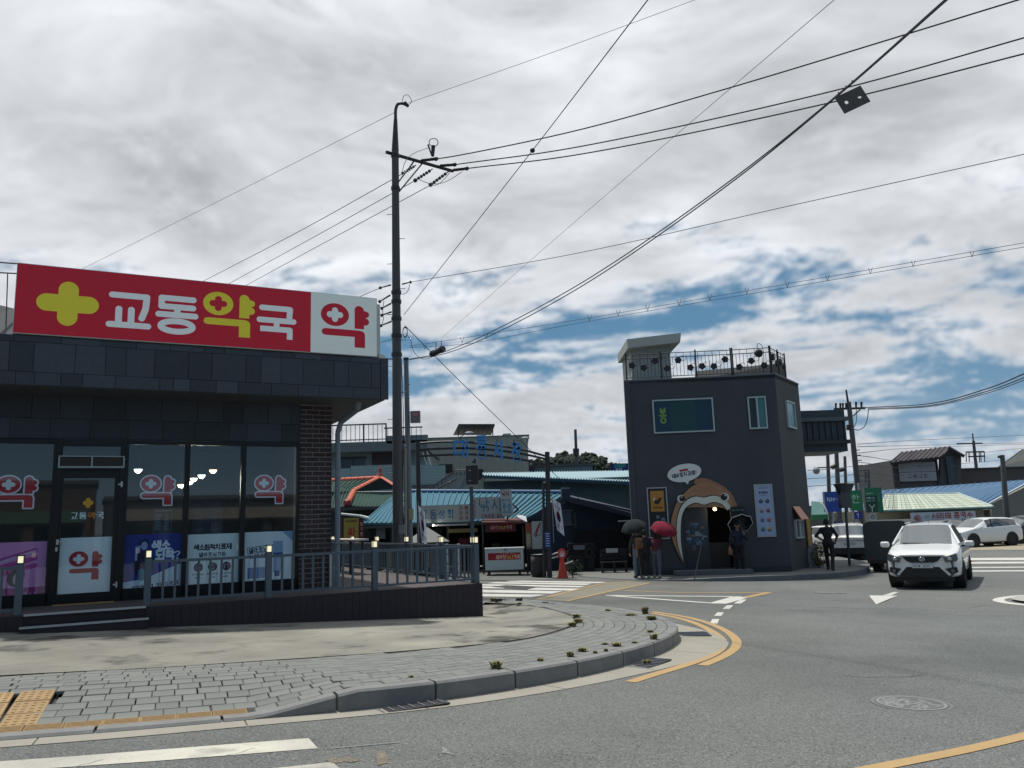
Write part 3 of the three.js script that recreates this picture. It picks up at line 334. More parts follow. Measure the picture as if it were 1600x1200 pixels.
{ // rooftop name sign
  const w = 1.045, [u0, y1] = fac(27, 410, w), [u1] = fac(589, 466, w), y0 = fac(590, 557.5, w)[1], S = atF(thing('pharmacy_sign', 'long red rooftop sign with yellow cross and a white end panel', 'sign'));
  const CW = 2048, CH = Math.round(2048 * (y1 - y0) / (u1 - u0)), at2 = (x, y) => { const [u, v] = fac(x, y, w); return [(u - u0) / (u1 - u0) * CW, (y1 - v) / (y1 - y0) * CH]; };
  const t = canvas(CW, CH, (g) => {
    g.fillStyle = '#ce0a2a'; g.fillRect(0, 0, CW, CH); const [wx] = at2(486, 510); g.fillStyle = '#f6faf0'; g.fillRect(wx, 0, CW - wx, CH);
    const b = (x0, y0b, x1, y1b) => { const a = at2(x0, y0b), c = at2(x1, y1b); return [a[0], a[1], c[0] - a[0], c[1] - a[1]]; };
    let q = b(58, 435, 152, 513); plus(g, q[0] + q[2] / 2, q[1] + q[3] / 2, q[2] / 2, q[3] * 0.5, q[3] * 0.195, '#f2df34');
    const white = '#fbfdf8'; g.strokeStyle = white; g.lineCap = g.lineJoin = 'round';
    const line = (bx, lw, ...pts) => { g.lineWidth = lw; g.beginPath(); pts.forEach(([a, c], i) => g[i ? 'lineTo' : 'moveTo'](bx[0] + a * bx[2], bx[1] + c * bx[3])); g.stroke(); };
    q = b(167, 452, 234, 515); const L = q[3] * 0.165; line(q, L, [0.12, 0.12], [0.9, 0.12], [0.88, 0.45], [0.8, 0.72]); line(q, L, [0.28, 0.5], [0.28, 0.92]); line(q, L, [0.56, 0.5], [0.56, 0.92]); line(q, L, [0.08, 0.93], [0.95, 0.93]);
    q = b(245, 458, 308, 521); line(q, L, [0.88, 0.10], [0.12, 0.10], [0.12, 0.33], [0.88, 0.33]); line(q, L, [0.5, 0.33], [0.5, 0.55]); line(q, L, [0.06, 0.55], [0.94, 0.55]); g.lineWidth = L; g.beginPath(); g.ellipse(q[0] + q[2] / 2, q[1] + q[3] * 0.86, q[2] * 0.38, q[3] * 0.14, 0, 0, 7); g.stroke();
    q = b(318, 453, 397, 529); yak(g, q[0], q[1], q[2], q[3], '#f2df34', '#ce0a2a');
    q = b(404, 474, 461, 532); g.strokeStyle = white; line(q, L, [0.1, 0.1], [0.86, 0.1], [0.84, 0.4]); line(q, L, [0.04, 0.46], [0.96, 0.46]); line(q, L, [0.5, 0.46], [0.5, 0.7]); g.lineCap = 'butt'; line(q, L, [0.06, 0.72], [0.86, 0.72], [0.86, 1.0]);
    q = b(502, 471, 577, 545); yak(g, q[0], q[1], q[2], q[3], '#ce0a2a', '#f6faf0');
  });
  const mS = M([1, 1, 1], 0.42, { map: t }); const edge = M([0.55, 0.58, 0.57], 0.5); box(S, 'sign_box', edge, u1 - u0, y1 - y0, 0.22, (u0 + u1) / 2, (y0 + y1) / 2, w - 0.115);
  const f = part(S, 'sign_face', new THREE.PlaneGeometry(u1 - u0 - 0.02, y1 - y0 - 0.02), mS); f.position.set((u0 + u1) / 2, (y0 + y1) / 2, w);
  box(S, 'end_box', M([0.45, 0.5, 0.49], 0.5), 0.12, y1 - y0 - 0.1, 0.14, u1 + 0.062, (y0 + y1) / 2 - 0.02, w - 0.25); for (let i = 0; i < 5; i++) box(S, 'bracket', mBlack, 0.05, 0.9, 0.05, u0 + 0.4 + i * 1.4, y0 + 0.4, w - 0.28);
  box(S, 'base_rail', mBlack, u1 - u0, 0.05, 0.1, (u0 + u1) / 2, FTOP + 0.02, w - 0.2);
  const lamp = atF(thing('sign_floodlight', 'small pale floodlight box on the fascia corner beside the roof sign', 'lamp')); rbox(lamp, 'housing', M([0.55, 0.56, 0.5], 0.5), 0.14, 0.09, 0.14, 0.01, FR - 0.11, FTOP + 0.06, FW - 0.12); box(lamp, 'arm', mBlack, 0.22, 0.02, 0.02, FR + 0.02, FTOP + 0.03, FW - 0.12);
}
// window stickers and posters
const flat = (name, label, cat, pxa, pya, pxb, pyb, w, W, draw, o = {}) => { const [ua, ya] = fac(pxa, pya, w), [ub, yb] = fac(pxb, pyb, w), H = Math.round(W * (ya - yb) / (ub - ua)); const t = canvas(W, H, (g) => draw(g, W, H)); const m = obj(name, new THREE.PlaneGeometry(ub - ua, ya - yb), M([1, 1, 1], 0.55, { map: t, ...o }), label, cat); m.position.copy(fw((ua + ub) / 2, (ya + yb) / 2, w)); m.rotation.y = FROT; return m; };
const cut = (draw, W, H) => { const c = canvas(W, H, (g) => { g.fillStyle = '#000'; g.fillRect(0, 0, W, H); draw(g, W, H, true); }); c.colorSpace = THREE.NoColorSpace; return c; };
for (const [a, b, c, d, where] of [[-9, 740, 61, 797, 'window left of the door, above the pink poster'], [217, 740, 276, 792, 'window right of the door, above the navy poster'], [395.5, 740, 449, 789, 'window next to the brick pier']]) {
  const mk = (al) => (g, W, H) => yak(g, W * 0.07, H * 0.07, W * 0.85, H * 0.86, al ? '#fff' : '#b01028', al ? '#fff' : '#dbe5e8', al ? '#fff' : '#e2dfe6', W * 0.075);
  const t = cut(mk(true), 256, 240); flat('window_sticker', 'red medicine emblem sticker on the ' + where, 'sticker', a, b, c, d, -0.03, 256, mk(false), { alphaMap: t, transparent: true, alphaTest: 0.5 });
}
flat('window_poster', 'pink cosmetics poster on the window left of the door', 'poster', -55, 850, 68, 944, -0.03, 512, (g, W, H) => { g.fillStyle = '#dc92c8'; g.fillRect(0, 0, W, H); g.fillStyle = '#a02a7a'; g.fillRect(0, H * 0.72, W, H); g.strokeStyle = '#b94a96'; g.lineWidth = 34; for (let i = 0; i < 3; i++) { g.beginPath(); g.moveTo(W * 0.1, H * (0.4 + i * 0.1)); g.lineTo(W * 0.86, H * (0.14 + i * 0.12)); g.stroke(); } g.strokeStyle = '#d9b3d6'; g.lineWidth = 16; g.beginPath(); g.moveTo(W * 0.3, H * 0.36); g.lineTo(W * 0.86, H * 0.15); g.stroke(); g.fillStyle = '#17142c'; g.beginPath(); g.ellipse(W * 0.64, H * 0.55, 52, 70, 0.3, 0, 7); g.fill(); g.fillStyle = '#c9a6bd'; g.beginPath(); g.ellipse(W * 0.67, H * 0.57, 34, 48, 0.3, 0, 7); g.fill(); hangul(g, '노스카나', W * 0.5, H * 0.8, W * 0.42, 44, '#c79ad0', 7); });
flat('door_poster', 'white poster with a red medicine emblem on the lower half of the glass door', 'poster', 92, 841, 173.5, 930, -0.012, 512, (g, W, H) => { g.fillStyle = '#e8eef0'; g.fillRect(0, 0, W, H); yak(g, W * 0.2, H * 0.23, W * 0.6, H * 0.49, '#b01026', '#e8eef0'); });
{ const L = (al) => (g, W, H) => { plus(g, W * 0.5, 62, 46, 50, 22, al ? '#fff' : '#f0a818'); const c1 = al ? '#fff' : '#e4edf0'; hangul(g, '교동', 6, 150, 148, 66, c1, 13, 0.12); hangul(g, '약', 156, 150, 74, 66, al ? '#fff' : '#e88020', 13, 0.12); hangul(g, '국', 232, 150, 74, 66, c1, 13, 0.12); };
  flat('door_lettering', 'small orange cross and shop name lettering on the glass door', 'lettering', 110, 776, 164, 815, -0.012, 312, L(false), { alphaMap: cut(L(true), 312, 235), transparent: true, alphaTest: 0.5 }); }
flat('window_poster', 'navy poster of a woman pointing at her cheek, right of the door', 'poster', 196, 836, 282, 925.5, -0.03, 512, (g, W, H) => { g.fillStyle = '#24308e'; g.fillRect(0, 0, W, H); g.fillStyle = '#cfdde8'; g.beginPath(); g.moveTo(0, H * 0.78); g.lineTo(W * 0.36, H * 0.74); g.lineTo(W, H * 0.5); g.lineTo(W, H); g.lineTo(0, H); g.fill(); g.fillStyle = '#0c1036'; g.beginPath(); g.ellipse(W * 0.33, H * 0.5, 90, 130, 0.1, 0, 7); g.fill(); g.beginPath(); g.ellipse(W * 0.33, H * 0.16, 44, 48, 0, 0, 7); g.fill(); g.fillStyle = '#9fa6cf'; g.beginPath(); g.ellipse(W * 0.335, H * 0.19, 29, 40, 0, 0, 7); g.fill(); g.lineWidth = 22; g.strokeStyle = '#9fa6cf'; g.beginPath(); g.moveTo(W * 0.2, H * 0.42); g.lineTo(W * 0.2, H * 0.22); g.lineTo(W * 0.27, H * 0.2); g.stroke(); g.lineWidth = 60; g.strokeStyle = '#4f7f9c'; g.beginPath(); g.moveTo(W * 0.3, H * 0.62); g.lineTo(W * 0.3, H * 0.72); g.stroke(); hangul(g, '색소', W * 0.46, H * 0.12, W * 0.34, 84, '#e6eef2', 20, 0.08); hangul(g, '되착?', W * 0.54, H * 0.28, W * 0.44, 92, '#e6eef2', 20, 0.08); g.save(); g.translate(W * 0.15, H * 0.86); g.rotate(-0.1); g.fillStyle = '#0d1c40'; g.fillRect(0, 0, W * 0.36, 52); hangul(g, '멜라토닝', 8, 8, W * 0.34, 36, '#cfdde8', 6); hangul(g, '크림지료제', W * 0.4, 4, W * 0.4, 36, '#0d1c40', 6); g.restore(); });
flat('window_poster', 'white text poster with three dark circles on the middle window', 'poster', 291.5, 835.5, 371.5, 917.5, -0.03, 512, (g, W, H) => { g.fillStyle = '#e8efee'; g.fillRect(0, 0, W, H); hangul(g, '색소침착치료제', W * 0.14, H * 0.19, W * 0.72, 54, '#10122c', 11, 0.06); hangul(g, '멜라토닝크림', W * 0.24, H * 0.34, W * 0.52, 40, '#1a2340', 6); g.fillStyle = '#14203a'; for (let i = 0; i < 3; i++) { g.fillStyle = '#14203a'; g.beginPath(); g.arc(W * (0.24 + i * 0.265), H * 0.60, 44, 0, 7); g.fill(); g.strokeStyle = '#7f97ab'; g.lineWidth = 9; g.beginPath(); g.arc(W * (0.24 + i * 0.265), H * 0.60, 19, i, i + 4); g.stroke(); hangul(g, '피부색소', W * (0.13 + i * 0.265), H * 0.71, W * 0.22, 18, '#2b3a55', 3); hangul(g, '침착', W * (0.18 + i * 0.265), H * 0.77, W * 0.11, 18, '#2b3a55', 3); } g.strokeStyle = '#5c7487'; g.lineWidth = 4; g.beginPath(); g.moveTo(30, H * 0.93); g.lineTo(W - 30, H * 0.93); g.stroke(); });
flat('window_poster', 'pale product poster with a blue tube and box, next to the brick pier', 'poster', 380, 832, 456.5, 912, -0.03, 512, (g, W, H) => { g.fillStyle = '#e6eef2'; g.fillRect(0, 0, W, H); g.fillStyle = '#8eaed0'; g.beginPath(); g.moveTo(W * 0.78, 0); g.lineTo(W, 0); g.lineTo(W, H * 0.2); g.fill(); g.save(); g.rotate(-0.1); g.strokeStyle = '#14183a'; g.lineWidth = 6; g.strokeRect(W * 0.06, H * 0.3, W * 0.42, 62); hangul(g, '멜라토닝', W * 0.08, H * 0.32, W * 0.38, 44, '#14183a', 7); hangul(g, '색소크림 치료제', W * 0.06, H * 0.44, W * 0.42, 38, '#14183a', 6); g.restore(); g.fillStyle = '#9ab3cf'; g.fillRect(W * 0.6, H * 0.18, W * 0.2, H * 0.58); g.fillStyle = '#33508c'; g.fillRect(W * 0.6, H * 0.4, W * 0.2, 40); g.fillRect(W * 0.64, H * 0.74, W * 0.1, 56); g.fillStyle = '#7f9cc4'; g.fillRect(W * 0.1, H * 0.66, W * 0.46, H * 0.2); g.fillStyle = '#6283b4'; g.fillRect(W * 0.1, H * 0.66, W * 0.12, H * 0.2); });
flat('window_notice', 'small framed timetable notice behind the glass below an emblem sticker', 'notice', 241, 795, 267.5, 834, -0.04, 200, (g, W, H) => { g.fillStyle = '#10222e'; g.fillRect(0, 0, W, H); g.strokeStyle = '#5b7078'; g.lineWidth = 5; g.strokeRect(4, 4, W - 8, H - 8); g.fillStyle = '#6f8088'; g.fillRect(14, 20, W - 28, 12); for (let i = 0; i < 12; i++) { g.fillRect(16, 60 + i * 17, (W - 40) * (0.3 + 0.2 * hash(i, 2)), 7); g.fillRect(W * 0.58, 60 + i * 17, W * 0.32 * (0.5 + 0.5 * hash(i, 3)), 7); } });
flat('window_notice', 'dark framed two-column notice board in the middle window', 'notice', 302, 777, 348, 832.5, -0.04, 256, (g, W, H) => { g.fillStyle = '#20262f'; g.fillRect(0, 0, W, H); g.fillStyle = '#180f18'; g.fillRect(0, 0, W, H * 0.3); hangul(g, '교동약국', W * 0.1, H * 0.1, W * 0.8, 34, '#3a1a24', 7); for (let i = 0; i < 4; i++) { strokeInto(g, '처방조제'[i], W * 0.12, H * (0.36 + i * 0.16), 54, 34); strokeInto(g, '건강상담'[i], W * 0.6, H * (0.36 + i * 0.16), 54, 34); } });
function strokeInto(g, c, x, y, w, h) { g.strokeStyle = '#3f4e5a'; strokeGlyph(g, c, x, y, w, h, 5); }

// ---------- deck, steps, railing ----------
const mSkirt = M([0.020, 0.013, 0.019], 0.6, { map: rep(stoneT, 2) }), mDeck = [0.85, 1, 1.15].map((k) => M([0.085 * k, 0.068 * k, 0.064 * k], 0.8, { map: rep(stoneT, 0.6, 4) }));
const ST0 = fac(37, 960, DW)[0], ST1 = fac(228, 946, DW)[0];
{
  const D = atF(thing('wooden_deck', 'dark stained timber deck with two metal edged steps in front of the pharmacy', 'deck'));
  const nb = 14; for (let i = 0; i < nb; i++) { const w = (DW - 0.07) / nb; box(D, 'floor_board', mDeck[i % 3], DR - BL, 0.03, w - 0.006, (DR + BL) / 2, FLOOR - 0.016, 0.07 + (i + 0.5) * w); }
  const nt = 40; for (let i = 0; i < nt; i++) { const w = 9.6 / nt; box(D, 'terrace_board', mDeck[(i * 7) % 3], DR - UC1 - 0.02, 0.03, w - 0.006, (DR + UC1) / 2 + 0.01, FLOOR - 0.016, 0.06 - (i + 0.5) * w); }
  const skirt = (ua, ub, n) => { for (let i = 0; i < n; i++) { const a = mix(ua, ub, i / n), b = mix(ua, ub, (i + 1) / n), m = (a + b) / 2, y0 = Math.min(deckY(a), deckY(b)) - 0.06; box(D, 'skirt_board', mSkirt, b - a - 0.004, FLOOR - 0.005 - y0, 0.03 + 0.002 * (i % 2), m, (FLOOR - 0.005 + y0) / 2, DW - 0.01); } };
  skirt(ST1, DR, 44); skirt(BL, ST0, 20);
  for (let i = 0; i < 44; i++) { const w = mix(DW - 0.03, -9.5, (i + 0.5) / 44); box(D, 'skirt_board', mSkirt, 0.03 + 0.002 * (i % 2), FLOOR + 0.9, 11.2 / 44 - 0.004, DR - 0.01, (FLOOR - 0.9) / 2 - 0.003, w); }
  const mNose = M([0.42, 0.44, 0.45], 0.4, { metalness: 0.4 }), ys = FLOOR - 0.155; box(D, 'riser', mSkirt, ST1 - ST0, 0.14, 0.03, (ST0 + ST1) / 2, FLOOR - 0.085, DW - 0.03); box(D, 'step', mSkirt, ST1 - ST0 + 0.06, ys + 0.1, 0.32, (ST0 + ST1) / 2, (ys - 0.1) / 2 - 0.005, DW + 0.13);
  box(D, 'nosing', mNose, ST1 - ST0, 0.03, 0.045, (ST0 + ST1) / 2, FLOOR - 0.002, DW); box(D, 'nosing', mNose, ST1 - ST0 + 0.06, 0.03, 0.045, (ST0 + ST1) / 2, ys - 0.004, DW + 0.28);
  const [ma] = fac(82, 946), [mb] = fac(178, 941); for (let i = 0; i < 6; i++) box(D, 'guide_plate', M([0.33, 0.19, 0.08], 0.8), (mb - ma) / 6 - 0.01, 0.012, 0.2, mix(ma, mb, (i + 0.5) / 6), FLOOR + 0.006, 0.24);
  const mRail = M([0.075, 0.105, 0.135], 0.5, { metalness: 0.25 }), RT = 1.155, PH = 1.21;
  const postLamp = (u, w, label) => { const L = atF(thing('post_lamp', label, 'lamp', null, 0, 'lit lamps on the railing posts')); const p = fw(u, 0, w); L.position.set(p.x, PH, p.z); L.rotation.y = FROT; box(L, 'lamp_base', mBlack, 0.1, 0.02, 0.1, 0, 0.01, 0); box(L, 'lamp_glass', M([0.7, 0.68, 0.5], 0.5, { emissive: new THREE.Color(1, 0.93, 0.6), emissiveIntensity: 0.75 }), 0.075, 0.1, 0.075, 0, 0.07, 0); box(L, 'lamp_cap', mBlack, 0.11, 0.018, 0.11, 0, 0.129, 0); for (const [a, b] of [[1, 1], [1, -1], [-1, 1], [-1, -1]]) box(L, 'lamp_bar', mBlack, 0.012, 0.1, 0.012, a * 0.042, 0.07, b * 0.042); };
  const run = (label, A, B, posts, spacing, lampL) => { // A, B: [u, w]; posts: distances along
    const R = thing('railing', label, 'railing'); atF(R); const len = Math.hypot(B[0] - A[0], B[1] - A[1]), du = (B[0] - A[0]) / len, dw = (B[1] - A[1]) / len, ry = Math.atan2(-dw, du);
    for (const s of posts) { rbox(R, 'post', mRail, 0.1, PH - FLOOR, 0.1, 0.006, A[0] + du * s, (PH + FLOOR) / 2, A[1] + dw * s); if (lampL) postLamp(A[0] + du * s, A[1] + dw * s, lampL); }
    for (let i = 0; i + 1 < posts.length; i++) { const a = posts[i] + 0.05, b = posts[i + 1] - 0.05, m = (a + b) / 2, l = b - a; box(R, 'top_rail', mRail, l, 0.045, 0.06, A[0] + du * m, RT, A[1] + dw * m, ry); box(R, 'bottom_rail', mRail, l, 0.035, 0.045, A[0] + du * m, FLOOR + 0.08, A[1] + dw * m, ry); const n = Math.round(l / spacing); for (let k = 1; k < n; k++) { const s = mix(a, b, k / n); box(R, 'baluster', mRail, 0.036, RT - FLOOR - 0.12, 0.03, A[0] + du * s, (RT + FLOOR + 0.08) / 2 - 0.002, A[1] + dw * s, ry); } }
  };
  const w0 = DW - 0.1; run('blue grey steel railing along the front of the deck, right of the steps', [0.907, w0], [DR - 0.08, w0], [0, 2.805 - 0.907, 4.69 - 0.907, DR - 0.08 - 0.907], 0.186, 'small lit square lamp on a post of the front deck railing');
  run('blue grey steel railing left of the deck steps', [-3.9, w0], [-0.87, w0], [0, 1.5, 3.03], 0.186, 'small lit square lamp on a post left of the deck steps');
  run('blue grey steel railing along the side terrace toward the market', [DR - 0.08, w0 - 0.11], [DR - 0.08, -8.95], [0.001, 1.64, 3.8, 6.05, 8.3, 10.45], 0.186, 'small lit square lamp on a post of the side terrace railing');
}
{ // things standing on the terrace
  const T = atF(thing('bar_table', 'long narrow bar table with pale top on the side terrace', 'table')), mT = M([0.5, 0.47, 0.42], 0.6), c = fw(0, 0, 0);
  const tx = 5.9; box(T, 'tabletop', mT, 0.45, 0.04, 4.6, tx, FLOOR + 0.83, -5.6); for (const z of [-3.6, -5.6, -7.6]) for (const s of [-1, 1]) box(T, 'leg', mBlack, 0.05, 0.81, 0.05, tx + s * 0.15, FLOOR + 0.405, z);
  for (const [i, x] of [5.2].entries()) { const B = atF(thing('terrace_bench', 'low bench with pale seat beside the terrace bar table', 'bench')); for (let k = 0; k < 3; k++) box(B, 'seat_slat', mT, 0.1, 0.03, 3.4, x + (k - 1) * 0.115, FLOOR + 0.45, -5.3); for (const z of [-3.9, -6.7]) for (const s of [-1, 1]) box(B, 'leg', mBlack, 0.04, 0.435, 0.04, x + s * 0.1, FLOOR + 0.2175, z); }
}
// ---------- pixel-to-place builders for things that face the street ----------
const pthing = (name, label, cat, px, py, D, group) => { const p = at(px, py, D); p.y = road(p.x, p.z); return thing(name, label, cat, p, 0, group); };
const lp = (P, v) => v.clone().sub(P.position);
function pbox(P, name, mat, x0, y0, x1, y1, D, th = 0.1, toGround = false) { const xm = (x0 + x1) / 2, ym = (y0 + y1) / 2, a = at(x0, ym, D), b = at(x1, ym, D), t = at(xm, y0, D), u = at(xm, y1, D); const yb = toGround ? road(a.x, a.z) - 0.05 : u.y; const m = part(P, name, boxG(Math.abs(b.x - a.x), Math.abs(t.y - yb), th), mat); m.position.set((a.x + b.x) / 2 - P.position.x, (t.y + yb) / 2 - P.position.y, -D - th / 2 - P.position.z); return m; }
function slab(pts, th) { // four points counter-clockwise seen from outside, thickness inwards
  const n = pts[1].clone().sub(pts[0]).cross(pts[3].clone().sub(pts[0])).normalize().multiplyScalar(-th), q = pts.map((p) => p.clone().add(n)), P = [], U = []; const W = pts[0].distanceTo(pts[1]), H = pts[0].distanceTo(pts[3]);
  const f = (a, b, c, d, w, h) => { for (const [v, uu, vv] of [[a, 0, 0], [b, w, 0], [c, w, h], [a, 0, 0], [c, w, h], [d, 0, h]]) { P.push(v.x, v.y, v.z); U.push(uu, vv); } };
  f(...pts, W, H); f(q[3], q[2], q[1], q[0], W, H); for (let i = 0; i < 4; i++) { const j = (i + 1) % 4; f(pts[i], q[i], q[j], pts[j], th, pts[i].distanceTo(pts[j])); }
  const g = new THREE.BufferGeometry(); g.setAttribute('position', new THREE.Float32BufferAttribute(P, 3)); g.setAttribute('uv', new THREE.Float32BufferAttribute(U, 2)); g.computeVertexNormals(); return g;
}
function roof(P, name, mat, pts, th = 0.08, ribs = 0, ribMat = mat, ribW = 0.05) { const L = pts.map((p) => lp(P, p)), m = part(P, name, slab(L, th), mat); const n = L[1].clone().sub(L[0]).cross(L[3].clone().sub(L[0])).normalize(); for (let i = 0; i <= ribs && ribs; i++) { const t = i / ribs, a = L[0].clone().lerp(L[1], t).addScaledVector(n, 0.015), b = L[3].clone().lerp(L[2], t).addScaledVector(n, 0.015); const r = part(m, 'seam', gcyl(ribW / 2, ribW / 2, a, b, 5), ribMat); } return m; }
function bars(P, name, mat, r, list) { for (const [a, b] of list) part(P, name, gcyl(r, r, lp(P, a), lp(P, b), 6), mat); }

// ---------- utility pole at the terrace ----------
const mPole = M([0.085, 0.088, 0.095], 0.85, { map: rep(plasterT, 1, 3) });
const PD = 24;
{
  const P = pthing('utility_pole', 'tall grey concrete utility pole with gooseneck top and slanting crossarm beside the terrace', 'utility pole', 622, 850, PD), base = V(0, 0, 0), L = (x, y, D = PD) => lp(P, at(x, y, D));
  const b0 = L(622, 850); b0.y = -0.2; const top = L(617.5, 235), tip = L(618, 186);
  part(P, 'pole', gcyl(0.165, 0.108, b0, top, 18), mPole); part(P, 'top_cap', gcyl(0.115, 0.058, top, tip, 14), mBlack);
  part(P, 'gooseneck', gtube([tip, L(618.5, 170), L(622, 162.5), L(628, 161.5), L(636, 164)], 0.05, 20, 8), mBlack); part(P, 'clamp', merge([gcyl(0.075, 0.05, L(632, 161), L(638, 166), 8)]), mBlack);
  part(P, 'wire_loop', gtube([L(628.5, 159), L(631, 150), L(636, 148), L(641, 153), L(643, 159), L(640, 163)], 0.01, 24, 5), mCable);
  part(P, 'crossarm', merge([gcyl(0.06, 0.06, L(603, 237.5, 23.9), L(708, 267.5, 25.3), 4)]), mBlack); bars(P, 'brace', mBlack, 0.025, [[at(622, 285, PD), at(646, 253, 24.5)], [at(623, 300, PD), at(660, 255, 24.7)]]);
  const ins = (x0, y0, D0, x1, y1, D1) => { const a = L(x0, y0, D0), b = L(x1, y1, D1), gs = [gcyl(0.02, 0.02, a, b, 6)]; for (let i = 1; i < 7; i++) { const c = a.clone().lerp(b, i / 7), e = a.clone().lerp(b, (i + 0.55) / 7); gs.push(gcyl(0.055, 0.05, c, e, 10)); } gs.push(gcyl(0.075, 0.06, a.clone().lerp(b, 0.92), b, 10)); part(P, 'insulator', merge(gs), mBlack); };
  ins(655, 251, 24.6, 683, 248, 24.2); ins(685, 259, 25.0, 712, 257, 24.6); ins(705, 266, 25.2, 731, 263, 24.8); ins(650, 258, 24.6, 628, 272, 24.7); ins(676, 264, 24.9, 647, 283, 25.2); ins(701, 268, 25.2, 671, 290, 25.6);
  part(P, 'cutout_fuse', merge([gcyl(0.05, 0.07, L(676, 244, 24.4), L(677, 228, 24.4), 10), gcyl(0.02, 0.03, L(674, 242, 24.4), L(669, 226, 24.4), 8)]), mBlack); const loop = []; for (let i = 0; i <= 12; i++) { const a = i / 12 * 6.1 + 1.9; loop.push(L(677.5 + Math.cos(a) * 7, 222.5 + Math.sin(a) * 6.2, 24.4)); } part(P, 'wire_loop', gtube(loop, 0.014, 30, 5), mCable);
  part(P, 'jumper_wire', gtube([L(669, 231, 24.4), L(650, 238, 24.3), L(638, 246, 24.2), L(631, 258, 24.1), L(629, 268, 24)], 0.01, 20, 5), mCable); part(P, 'jumper_wire', gtube([L(656, 281, 25), L(672, 287, 25.3), L(690, 286, 25.2), L(706, 279, 25), L(722, 268, 24.8)], 0.01, 20, 5), mCable); part(P, 'jumper_wire', gtube([L(671, 290, 25.5), L(684, 288, 25.3), L(696, 278, 25.2), L(703, 269, 25.2)], 0.01, 20, 5), mCable);
  for (const y of [243, 292, 443, 456, 480, 504, 530]) { const c = b0.clone().lerp(top, (850 - y) / 615); part(P, 'band', gcyl(0.175 - 0.06 * (850 - y) / 615 + 0.02, 0.175 - 0.06 * (850 - y) / 615 + 0.02, c.clone().add(V(0, -0.05, 0)), c.clone().add(V(0, 0.05, 0)), 14), mBlack); }
  for (let i = 0; i < 12; i++) { const y = 330 + i * 36, c = b0.clone().lerp(top, (850 - y) / 615), s = i % 2 ? 1 : -1; part(P, 'step_bolt', gcyl(0.012, 0.012, c, c.clone().add(V(s * 0.28, 0, 0)), 5), mBlack); }
  for (const [x, y, x1, y1] of [[611, 445, 596, 449], [628, 444, 640, 441], [610, 461, 595, 470], [611, 474, 598, 481], [612, 487, 598, 492], [612, 502, 597, 508]]) part(P, 'cable_bracket', merge([gcyl(0.03, 0.02, L(x, y), L(x1, y1), 6), gcyl(0.05, 0.05, L(x1, y1), L(x1 + (x1 - x) * 0.25, y1 + (y1 - y) * 0.25), 6)]), mBlack);
  part(P, 'hanging_wire', gtube([L(600, 470), L(598, 485), L(599, 498), L(597, 506)], 0.01, 12, 5), mCable); part(P, 'hanging_wire', gtube([L(640, 444), L(638.5, 452), L(634, 458), L(628, 460)], 0.01, 12, 5), mCable); part(P, 'cable_coil', new THREE.TorusGeometry(0.14, 0.022, 6, 24).applyMatrix4(new THREE.Matrix4().makeTranslation(...L(633, 519).toArray()).multiply(new THREE.Matrix4().makeScale(0.5, 1.1, 1))), mCable);
  part(P, 'conduit', gcyl(0.04, 0.04, L(633.5, 845), L(633, 700), 8), M([0.22, 0.21, 0.17], 0.7)); part(P, 'ground_wire', gtube([L(632, 838), L(629.5, 780), L(630, 640), L(627, 560)], 0.012, 30, 5), mCable); part(P, 'meter_box', merge([gbox(0.16, 0.26, 0.1, ...L(627.5, 827, 23.7).toArray())]), M([0.2, 0.21, 0.22], 0.6));
}
{ // shorter slim pole with a box sign
  const D = 25, P = pthing('slim_pole', 'slim grey steel pole with small warning box just right of the tall pole', 'pole', 640, 850, D), L = (x, y) => lp(P, at(x, y, D)); const b = L(641, 845); b.y = 0;
  part(P, 'pole', gcyl(0.1, 0.075, b, L(634.5, 561), 12), M([0.12, 0.14, 0.16], 0.6)); part(P, 'cap', gcyl(0.09, 0.09, L(634.5, 563), L(634.5, 559), 10), mBlack);
  pbox(P, 'box', M([0.16, 0.14, 0.15], 0.6), 641, 642, 656, 660, D - 0.1, 0.18); pbox(P, 'box_label', M([0.4, 0.16, 0.15], 0.6), 645, 645, 653.5, 650, D - 0.11, 0.005);
  for (let i = 0; i < 9; i++) { const y = 600 + i * 22; part(P, 'step_bolt', gcyl(0.01, 0.01, L(636 + i * 0.3, y), L(641 + i * 0.3, y + 1), 5), mBlack); } pbox(P, 'sleeve', M([0.3, 0.29, 0.2], 0.7), 638.6, 795, 645.4, 812, D - 0.11, 0.21);
}
// ---------- overhead cables: from the pole to supports outside the view ----------
function cable(label, pts, r, sag = 0.15, ext = 0.25) { const A = pts.map(([x, y, D]) => at(x, y, D)), n = A.length; if (ext) A.push(A[n - 1].clone().add(A[n - 1].clone().sub(A[n - 2]).multiplyScalar(ext))); const C = new THREE.CatmullRomCurve3(A, false, 'centripetal'); const m = obj('overhead_cable', new THREE.TubeGeometry(C, 60, r, 5), mCable, label, 'cable', 'overhead cables'); return m; }
cable('topmost power line from the first crossarm insulator out over the road', [[683, 248, 24.2], [712, 243.5, 24], [900, 204, 22.5], [1137, 138, 20.3], [1590, 0, 16.5]], 0.02);
cable('middle power line of three from the crossarm over the road', [[712, 257, 24.6], [900, 230, 23], [1310, 140, 19.5], [1600, 59, 17]], 0.02);
cable('lowest power line of three from the crossarm, passing behind the hanging plate', [[731, 263, 24.8], [900, 242, 23.2], [1290, 162, 19.6], [1600, 84, 17]], 0.02);
cable('thin earth wire from the gooseneck top out over the road', [[638, 161, 24], [860, 83, 22], [1085, 0, 20]], 0.007);
cable('thin earth wire running down behind the roof sign from the gooseneck', [[618, 175, 24], [400, 285, 30], [155, 407, 40]], 0.008);
